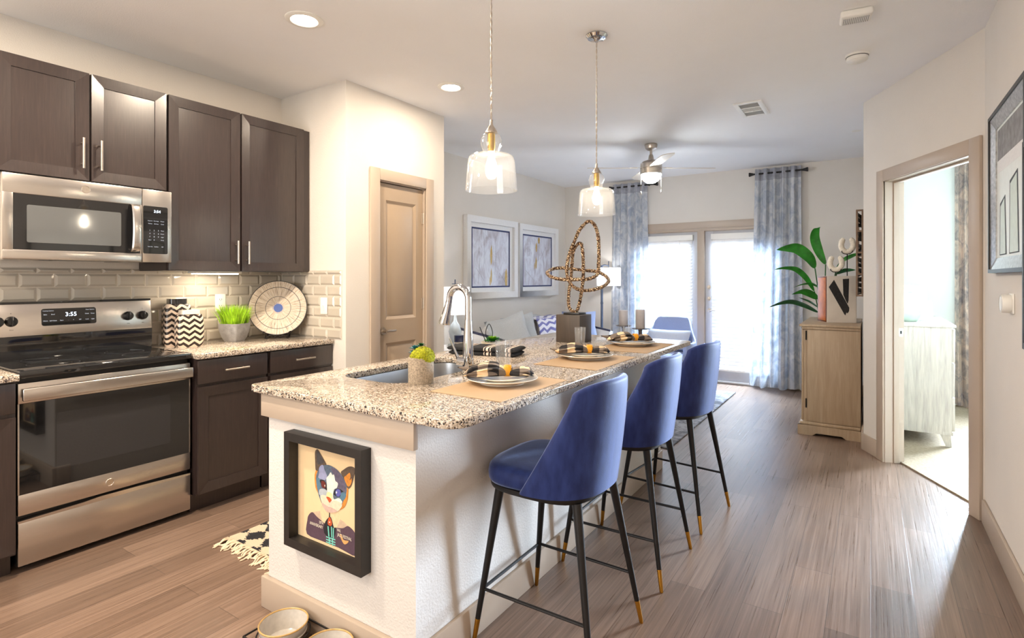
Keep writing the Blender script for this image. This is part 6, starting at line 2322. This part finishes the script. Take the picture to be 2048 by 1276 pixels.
def curtain(label, rlabel, xt0, xt1, xb0, xb1, yc, z1, z0, mat, nf, seed, tape=True, amp0=0.036, flip=1):
    rnd = random.Random(seed)
    ph = [rnd.uniform(0, 6) for _ in range(4)]
    t = thing('window_curtain', label, 'curtain', ((xt0 + xt1) / 2, yc, z0))

    def f(u, v, off=0.0):
        a = xt0 + (xt1 - xt0) * u
        b = xb0 + (xb1 - xb0) * u
        s_ = v ** 1.3
        x = a + (b - a) * s_ + 0.010 * math.sin(5 * u + 2.2 * v + ph[3]) * v
        am = amp0 * (0.75 + 0.5 * v)
        y = yc + am * math.sin(2 * PI * nf * u + ph[0] + 0.9 * v * math.sin(3 * u + ph[1])) + 0.26 * am * math.sin(2 * PI * nf * 2.3 * u + ph[2] + 1.4 * v)
        z = z1 + (z0 - z1) * v + 0.012 * math.sin(2 * PI * nf * u * 0.5 + 1) * (v > 0.97)
        return (x, y * 1.0 + off, z)
    N, V = nf * 20, 44

    def cloth(v0, v1, nv):
        rs = []
        for j in range(nv + 1):
            v = v0 + (v1 - v0) * j / nv
            rs.append([f(i / N, v, -0.0012) for i in range(N + 1)] + [f(i / N, v, 0.0012) for i in range(N, -1, -1)])
        m_ = MB(); m_.rings(rs)
        return m_
    k = 0.052 if tape else 0.0
    cloth(k, 1, V).build('drape', mat, t, smooth=70)
    if tape:
        cloth(0, k, 4).build('heading', 'curtain_tape', t, smooth=70)
    return t


def rod(label, x0, x1, y, z):
    t = thing('curtain_rod', label, 'rod', ((x0 + x1) / 2, y, z), 0, 'short black curtain rods')
    mb = MB(); mb.cyl((x0, y, z), (x1, y, z), 0.011, n=14)
    for x in (x0 + 0.09, x1 - 0.09):
        mb.tube([(x, y, z), (x, YF - 0.001, z)], 0.007, 8)
    mb.build('bar', 'black_metal', t)
    for x, s_ in ((x0, -1), (x1, 1)):
        mb = MB(); mb.tube([(x, y, z), (x + 0.012 * s_, y, z), (x + 0.045 * s_, y, z), (x + 0.055 * s_, y, z)], [0.013, 0.016, 0.026, 0.026], 16)
        mb.build('finial', 'black_metal', t)


curtain('silvery blue curtain panel left of the patio doors, in the corner', '', -3.115, -2.60, -3.15, -2.56, YF - 0.085, 2.700, 0.012, 'silver_curtain', 5, 3)
curtain('silvery blue curtain panel right of the patio doors, pooling on the floor', '', -1.205, -0.700, -1.290, -0.660, YF - 0.085, 2.712, 0.012, 'silver_curtain', 5, 5)
rod('black curtain rod over the left curtain, partly behind the fan', -3.10, -2.50, YF - 0.085, 2.655)
rod('black curtain rod over the right curtain', -1.225, -0.680, YF - 0.085, 2.655)

# ================================================================= sideboard group by the right wall
bx0, bx1, by0, by1 = -0.498, -0.070, 5.385, 6.42
bz = 0.958
t = thing('sideboard', 'light wood sideboard with moulded top against the wall end', 'sideboard', (-0.28, 5.9, 0))
mb = MB(); mb.box(bx0 + 0.008, bx1, by0 + 0.012, by1 - 0.012, 0.10, bz - 0.045)
mb.build('carcass', 'sideboard_wood', t)
mb = MB(); mb.box(bx0 - 0.028, bx1, by0 - 0.012, by1 + 0.012, bz - 0.022, bz, 0.006); mb.box(bx0 - 0.010, bx1, by0, by1, bz - 0.045, bz - 0.0222, 0.005)
mb.build('table_top', 'sideboard_wood', t)
mb = MB()
mb.prism([(bx0 - 0.038, 0.0), (bx0 + 0.075, 0.0), (bx0 + 0.105, 0.022), (bx1 - 0.135, 0.022), (bx1 - 0.105, 0.0), (bx1, 0.0), (bx1, 0.085), (bx0 - 0.038, 0.085)], by0 - 0.022, by0 + 0.011, 'xzy')
mb.prism([(by0 - 0.020, 0.0), (by0 + 0.12, 0.0), (by0 + 0.15, 0.022), (by1 - 0.13, 0.022), (by1 - 0.10, 0.0), (by1 + 0.02, 0.0), (by1 + 0.02, 0.085), (by0 - 0.020, 0.085)], bx0 - 0.037, bx0 - 0.004, 'yzx')
mb.box(bx0 - 0.022, bx1, by0 - 0.010, by1 + 0.01, 0.0855, 0.112, 0.008)
mb.build('plinth', 'sideboard_wood', t)
mb = MB(); mb.box(bx0 + 0.034, bx1 - 0.002, by0 + 0.002, by0 + 0.0118, 0.116, bz - 0.048, 0.002)
mb.build('side_panel', 'sideboard_wood', t)
for k in range(2):
    a = by0 + 0.02 + k * 0.505
    mb = MB(); mb.box(bx0 - 0.012, bx0 + 0.0078, a, a + 0.49, 0.118, bz - 0.05, 0.003)
    d = mb.build('door', 'sideboard_wood', t)
    mb = MB(); mb.ball((bx0 - 0.022, a + (0.45 if k == 0 else 0.04), 0.62), 0.011, 12, 8); mb.build('knob', 'iron', d)
    if k == 0:
        mb = MB()
        for z in (0.27, 0.86):
            mb.box(bx0 + 0.020, bx0 + 0.030, by0 + 0.006, by0 + 0.0118, z - 0.04, z + 0.04); mb.cyl((bx0 + 0.027, by0 + 0.006, z - 0.04), (bx0 + 0.027, by0 + 0.006, z + 0.04), 0.004, n=8)
        mb.build('hinge', 'iron', d)

t = thing('letter_box_vase', 'cream block vase with a black brushed letter N and an orange side', 'vase', (-0.332, 5.66, bz), R(24))
NW = WM[t.name]
bw_, bd_, bh_ = 0.250, 0.205, 0.420
mb = MB(NW)
mb.use('box_cream').prism(rrect(0, bw_, 0, bd_, 0.012, 4), 0.0005, bh_)
mb.build('body', None, t)
mb = MB(NW)
mb.use('orange_edge').box(-0.0035, -0.0004, 0.004, bd_ - 0.004, 0.004, bh_ - 0.003, 0.001)
mb.use('orange_wood').box(-0.0050, -0.0034, 0.018, bd_ - 0.018, 0.018, bh_ - 0.016, 0.0006)
mb.build('side_inlay', None, t, label='orange wooden side inlay')
mb = MB(NW @ plane_m((0.0, -0.0003, 0.0), (1, 0, 0)))
for poly in ([(0.016, 0.320), (0.060, 0.386), (0.186, 0.135), (0.184, 0.105), (0.172, 0.085), (0.162, 0.092), (0.154, 0.066), (0.144, 0.078)], [(0.132, 0.392), (0.184, 0.396), (0.180, 0.20), (0.172, 0.17), (0.157, 0.20), (0.137, 0.25)]):
    bm = bmesh.new()
    vs = [bm.verts.new((x, y, 0.0004)) for x, y in poly]
    es = [bm.edges.new((vs[i], vs[(i + 1) % len(vs)])) for i in range(len(vs))]
    bmesh.ops.triangle_fill(bm, edges=es)
    bm.verts.index_update()
    mb.add([v.co.copy() for v in bm.verts], [[v.index for v in f.verts] for f in bm.faces])
    bm.free()
mb.build('brush_letter', 'ink', t, label='black brush-painted letter N')


def horseshoe(label, x, y, zc, rot):
    t = thing('coral_horseshoe', label, 'sculpture', (x, y, bz), 0, 'white horseshoe ornaments on rods')
    mb = MB(Matrix.Translation((x, y, zc)) @ Matrix.Rotation(R(rot), 4, 'Y'))
    pts, rad = [], []
    for k in range(41):
        a = R(-60 + (300) * k / 40) + R(180)
        a = R(118) + R(304) * k / 40
        wob = 1 + 0.10 * mnoise.noise(Vector((k * 0.9, x * 40, 2)))
        pts.append((0.048 * math.cos(a), 0, 0.062 * math.sin(a) * (1.0 if math.sin(a) < 0 else 1.12)))
        rad.append((0.0240 if 2 < k < 38 else (0.0200 if k in (1, 2, 38, 39) else 0.010)) * wob)
    mb.tube(pts, rad, 14)
    mb.build('ring', 'coral', t, smooth=60)
    mb = MB(); zb_ = zc - 0.085
    mb.cyl((x, y, bz + 0.013), (x, y, zb_), 0.0042, n=10)
    for s_ in (-1, 1):
        mb.tube(spline([(x, y - 0.008, zb_), (x + 0.022 * s_, y - 0.026, zb_ + 0.002), (x + 0.040 * s_, y - 0.027, zb_ + 0.016), (x + 0.042 * s_, y - 0.024, zb_ + 0.030)], 6), 0.0034, 8)
    mb.build('rod', 'iron', t)
    mb = MB(); mb.box(x - 0.04, x + 0.04, y - 0.035, y + 0.035, bz + 0.0005, bz + 0.013, 0.002); mb.build('base', 'iron', t)


horseshoe('white coral horseshoe on the lower rod, just above the block vase', -0.276, 5.98, 1.500, 0)
horseshoe('white coral horseshoe on the taller rod, nearer the wall', -0.186, 5.99, 1.668, 0)

# big leafy plant on the floor behind the sideboard
gx, gy = -0.40, 6.72
t = thing('leafy_plant', 'tall green plant with long arching leaves behind the sideboard', 'plant', (gx, gy, 0))
mb = MB(); mb.lathe([(0.0, 0.0005), (0.12, 0.0005), (0.17, 0.05), (0.18, 0.34), (0.165, 0.345), (0.155, 0.30), (0.0, 0.30)], (gx, gy, 0), 36)
mb.build('pot', 'concrete', t)
mb = MB(); mb.lathe([(0.0, 0.31), (0.155, 0.302)], (gx, gy, 0), 30); mb.build('soil', 'soil', t)


def Lp(u, v, y):
    """a point of the plant from its side (dx) and height over the plant's foot"""
    return (u, y, v)


LV = [  # stem top, blade points (x, z, y), width
    ((-0.395, 1.48), [(-0.395, 1.50, 6.55), (-0.455, 1.64, 6.53), (-0.490, 1.78, 6.50), (-0.470, 1.87, 6.46), (-0.425, 1.885, 6.42)], 0.092, (1, 0, 0.25)),
    ((-0.490, 1.44), [(-0.488, 1.46, 6.50), (-0.540, 1.575, 6.44), (-0.640, 1.665, 6.40), (-0.735, 1.672, 6.36), (-0.830, 1.655, 6.32)], 0.112, (0.5, 0, 0.85)),
    ((-0.490, 1.20), [(-0.492, 1.22, 6.48), (-0.560, 1.36, 6.42), (-0.650, 1.452, 6.38), (-0.750, 1.468, 6.32), (-0.850, 1.448, 6.30)], 0.062, (0.7, -0.3, 0.6)),
    ((-0.462, 1.05), [(-0.462, 1.14, 6.50), (-0.530, 1.205, 6.42), (-0.600, 1.225, 6.38), (-0.690, 1.190, 6.34)], 0.090, (0.3, -0.6, 0.7)),
    ((-0.455, 0.98), [(-0.448, 1.26, 6.50), (-0.515, 1.305, 6.44), (-0.590, 1.300, 6.38), (-0.672, 1.262, 6.34)], 0.050, (0.2, -0.8, 0.4)),
    ((-0.450, 0.90), [(-0.455, 1.00, 6.50), (-0.570, 1.075, 6.42), (-0.690, 1.118, 6.36), (-0.800, 1.098, 6.30), (-0.905, 1.048, 6.26)], 0.075, (0.1, -0.7, 0.6)),
    ((-0.450, 0.92), [(-0.460, 1.05, 6.56), (-0.540, 1.115, 6.54), (-0.640, 1.155, 6.50)], 0.035, (0.1, -0.7, 0.6)),
    ((-0.330, 1.30), [(-0.300, 1.47, 6.62), (-0.230, 1.545, 6.62), (-0.150, 1.59, 6.60), (-0.085, 1.612, 6.58)], 0.060, (0.2, -0.7, 0.7)),
    ((-0.330, 1.20), [(-0.300, 1.40, 6.60), (-0.220, 1.435, 6.58), (-0.130, 1.442, 6.55)], 0.055, (0.2, -0.7, 0.7)),
    ((-0.380, 0.72), [(-0.44, 0.80, 6.60), (-0.540, 0.830, 6.56), (-0.622, 0.835, 6.52)], 0.055, (0.1, -0.7, 0.7)),
]
for k, (st_, pts, wd, sd) in enumerate(LV):
    bp = [Vector((x, y, z)) for x, z, y in pts]
    mb = MB()
    mb.tube(spline([(gx + 0.02 * math.cos(k), gy + 0.03 * math.sin(k), 0.303), (gx - 0.01 + 0.3 * (bp[0].x - gx), gy - 0.06, 0.30 + (bp[0].z - 0.30) * 0.55), bp[0]], 8), 0.0058, 8)
    sm = mb.build('stem', 'stem_green', t)
    mb = MB(); leaf(mb, bp, wd, 0.22, sd)
    mb.build('leaf', 'leaf_dark' if k in (5, 6, 8, 9) else 'leaf_green', t, smooth=60)

# openwork wall sculpture on the end wall
t = thing('wall_sculpture', 'openwork wood and metal wall sculpture seen edge-on beside the corner', 'sculpture', (-0.09, 5.9, 1.2))
wx0, wx1, wy0, wy1, wz0, wz1 = -0.100, -0.060, 5.42, 6.20, 1.212, 1.925
mb = MB()
for x in (wx0, wx1):
    for y in (wy0, (wy0 + wy1) / 2, wy1):
        mb.box(x - 0.006, x + 0.006, y - 0.008, y + 0.008, wz0, wz1)
    for z in (wz0, wz0 + 0.18, wz0 + 0.36, wz0 + 0.54, wz1):
        mb.box(x - 0.0055, x + 0.0055, wy0, wy1, z - 0.008, z + 0.008)
for y in (wy0, wy1):
    for z in (wz0, wz0 + 0.18, wz0 + 0.36, wz0 + 0.54, wz1):
        mb.box(wx0, wx1, y - 0.007, y + 0.007, z - 0.007, z + 0.007)
for y, z in ((wy1, wz0 + 0.03), (wy0, wz0 + 0.03), (wy1, wz1 - 0.2), (wy0, wz1 - 0.2)):
    mb.tube([(wx1, y, z), (-0.0505, y, z)], 0.005, 8)
mb.build('frame', 'brown_bar', t)
mb = MB()
rnd = random.Random(4)
for k in range(16):
    z = wz0 + 0.03 + 0.66 * k / 15
    y = rnd.uniform(wy0 + 0.05, wy1 - 0.25)
    a = rnd.uniform(-0.5, 0.5)
    mb.add([(wx0 + 0.004, y, z), (wx1 - 0.006, y + 0.24, z + 0.05 * a), (wx1 - 0.006, y + 0.24, z + 0.05 * a + 0.045), (wx0 + 0.004, y, z + 0.03), (wx0 + 0.007, y, z), (wx1 - 0.003, y + 0.24, z + 0.05 * a), (wx1 - 0.003, y + 0.24, z + 0.05 * a + 0.045), (wx0 + 0.007, y, z + 0.03)], [(0, 1, 2, 3), (7, 6, 5, 4), (0, 4, 5, 1), (1, 5, 6, 2), (2, 6, 7, 3), (3, 7, 4, 0)])
mb.build('fins', 'iron', t)

# ================================================================= bedroom seen through the doorway
dx0, dx1, dy0, dy1, dz = 0.085, 0.555, 5.52, 6.70, 0.985
t = thing('dresser', 'weathered grey wood dresser in the bedroom on tapered legs', 'dresser', (0.32, 6.1, 0.01))
mb = MB(); mb.box(dx0, dx1 - 0.02, dy0 + 0.004, dy1 - 0.004, 0.135, dz - 0.022)
mb.build('carcass', 'dresser_wood', t)
mb = MB(); mb.box(dx0, dx1 + 0.006, dy0 - 0.006, dy1 + 0.006, dz - 0.0215, dz, 0.003)
mb.build('dresser_top', 'dresser_wood', t)
for k in range(3):
    for q in range(2):
        a = dy0 + 0.012 + q * 0.585
        b = 0.145 + k * 0.272
        mb = MB(); mb.box(dx1 - 0.0198, dx1, a, a + 0.575, b, b + 0.262, 0.002)
        d = mb.build('drawer', 'dresser_wood', t)
        mb = MB(); mb.box(dx1 - 0.0005, dx1 + 0.016, a + 0.22, a + 0.36, b + 0.12, b + 0.14, 0.003); mb.build('handle', 'black_metal', d)
mb = MB(); mb.box(dx0, dx1 - 0.012, dy0 + 0.006, dy1 - 0.006, 0.110, 0.1345)
mb.build('base_rail', 'dresser_wood', t)
for x, s_ in ((dx0 + 0.045, -1), (dx1 - 0.06, 1)):
    for y in (dy0 + 0.045, dy1 - 0.045):
        mb = MB()
        rs = []
        for z, h_, sh in ((0.0105, 0.018, 0.024 * s_), (0.112, 0.034, 0.0)):
            rs.append([(x + sh - h_, y - h_, z), (x + sh + h_, y - h_, z), (x + sh + h_, y + h_, z), (x + sh - h_, y + h_, z)])
        mb.rings(rs)
        mb.build('leg', 'dresser_wood', t)
t = thing('glazed_jar', 'pale green glazed lidded jar on the bedroom dresser', 'jar', (0.275, 5.83, dz))
mb = MB(); mb.lathe([(0.0, 0.0005), (0.055, 0.0005), (0.085, 0.03), (0.105, 0.09), (0.108, 0.15), (0.098, 0.20), (0.075, 0.235), (0.050, 0.250), (0.0, 0.252)], (0.275, 5.83, dz), 40)
mb.build('body', 'mint_glaze', t)
mb = MB(); mb.lathe([(0.0, 0.2525), (0.038, 0.2525), (0.040, 0.262), (0.022, 0.272), (0.022, 0.285), (0.030, 0.295), (0.026, 0.312), (0.0, 0.318)], (0.275, 5.83, dz), 28)
mb.build('lid', 'mint_glaze', t)
for lb, y, x0, x1, h_ in (('white picture frame behind the green jar on the dresser, taller one', 6.16, 0.22, 0.425, 0.31), ('small white picture frame beside the taller one on the dresser', 6.02, 0.34, 0.452, 0.165)):
    t = thing('photo_frame', lb, 'frame', ((x0 + x1) / 2, y, dz))
    M = plane_m((x0, y, dz + 0.0005), (1, 0, 0), (0, 0.16, 1))
    mb = MB(M); mitred(mb, x1 - x0, h_, 0.022, -0.008, 0.006); mb.build('frame', 'white_paint', t)
    mb = MB(M); mb.box(0.02, x1 - x0 - 0.02, 0.02, h_ - 0.02, -0.007, 0.0); mb.build('picture', 'pale_art', t)
    mb = MB(); mb.prism([(y + 0.012, dz + 0.0008), (y + 0.085, dz + 0.0008), (y + 0.03, dz + h_ * 0.7)], (x0 + x1) / 2 - 0.015, (x0 + x1) / 2 + 0.015, 'yzx'); mb.build('easel_back', 'white_paint', t)

curtain('bronze and grey patterned curtain beside the bedroom window', '', 0.735, 1.06, 0.750, 1.08, YF - 0.095, 2.715, 0.022, 'bronze_curtain', 5, 11, tape=False)
mb = MB(); mb.cyl((0.68, YF - 0.095, 2.66), (2.75, YF - 0.095, 2.66), 0.011, n=12)
for x in (0.72, 2.7):
    mb.tube([(x, YF - 0.095, 2.66), (x, YF - 0.001, 2.66)], 0.007, 8)
t = thing('curtain_rod', 'dark curtain rod over the bedroom window', 'rod', (1.7, YF - 0.095, 2.66))
mb.build('bar', 'black_metal', t)

# ================================================================= right wall
t = thing('framed_art', 'black and silver framed pale art on the right wall, farther one', 'picture', (0.51, 3.27, 1.38))
M = plane_m((0.5285, 3.668, 1.382), (0, -1, 0))
fw_, fh_ = 0.79, 0.785
mb = MB(M); mitred(mb, fw_, fh_, 0.018, 0.0, 0.030)
mb.build('frame', 'frame_black', t)
mb = MB(M @ Matrix.Translation((0.018, 0.018, 0))); mitred(mb, fw_ - 0.036, fh_ - 0.036, 0.055, 0.001, 0.024, 0.014)
mb.build('inner_frame', 'mirror_slip', t, label='brushed silver inner frame')
mb = MB(M)
mb.use('pale_art').box(0.070, fw_ - 0.070, 0.070, fh_ - 0.070, 0.001, 0.004)
mb.use('concrete').box(0.085, fw_ - 0.085, 0.55, fh_ - 0.085, 0.0041, 0.0046)
mb.use('frame_white').box(0.085, fw_ - 0.085, 0.49, 0.55, 0.0041, 0.0046)
for a, b, h_ in ((0.14, 0.30, 0.28), (0.36, 0.56, 0.36)):
    mb.use('ink').prism([(a, 0.085), (b, 0.085), (b - 0.03, 0.085 + h_), (a + 0.01, 0.085 + h_ - 0.03)], 0.0041, 0.0050)
    mb.use('sage_art').prism([(a + 0.015, 0.09), (b - 0.018, 0.09), (b - 0.045, 0.085 + h_ - 0.015), (a + 0.025, 0.085 + h_ - 0.045)], 0.0051, 0.0056)
mb.build('picture', None, t)
t = thing('framed_art', 'black framed art at the right edge of the view, nearer one', 'picture', (0.50, 2.4, 1.09))
M = plane_m((0.5285, 2.735, 1.095), (0, -1, 0))
mb = MB(M); mitred(mb, 0.76, 0.765, 0.022, 0.0, 0.060)
mb.build('frame', 'frame_black', t)
mb = MB(M); mb.box(0.02, 0.74, 0.02, 0.745, 0.001, 0.02)
mb.build('picture', 'pale_art', t)

t = thing('dimmer_knob', 'round white dial on a square plate on the right wall', 'switch', (0.528, 3.30, 1.24))
M = plane_m((0.5295, 3.275, 1.242), (0, -1, 0))
mb = MB(M); mb.box(-0.045, 0.045, -0.045, 0.045, 0, 0.006, 0.003); mb.build('plate', 'white_plastic', t)
mb = MB(M); mb.lathe([(0.0, 0.0065), (0.040, 0.0065), (0.042, 0.012), (0.042, 0.034), (0.039, 0.040), (0.0, 0.041)], n=36); mb.build('dial', 'white_plastic', t)
mb = MB(M); mb.lathe([(0.034, 0.0411), (0.035, 0.0418), (0.036, 0.0411)], n=36); mb.build('dial_ring', 'nickel', t)
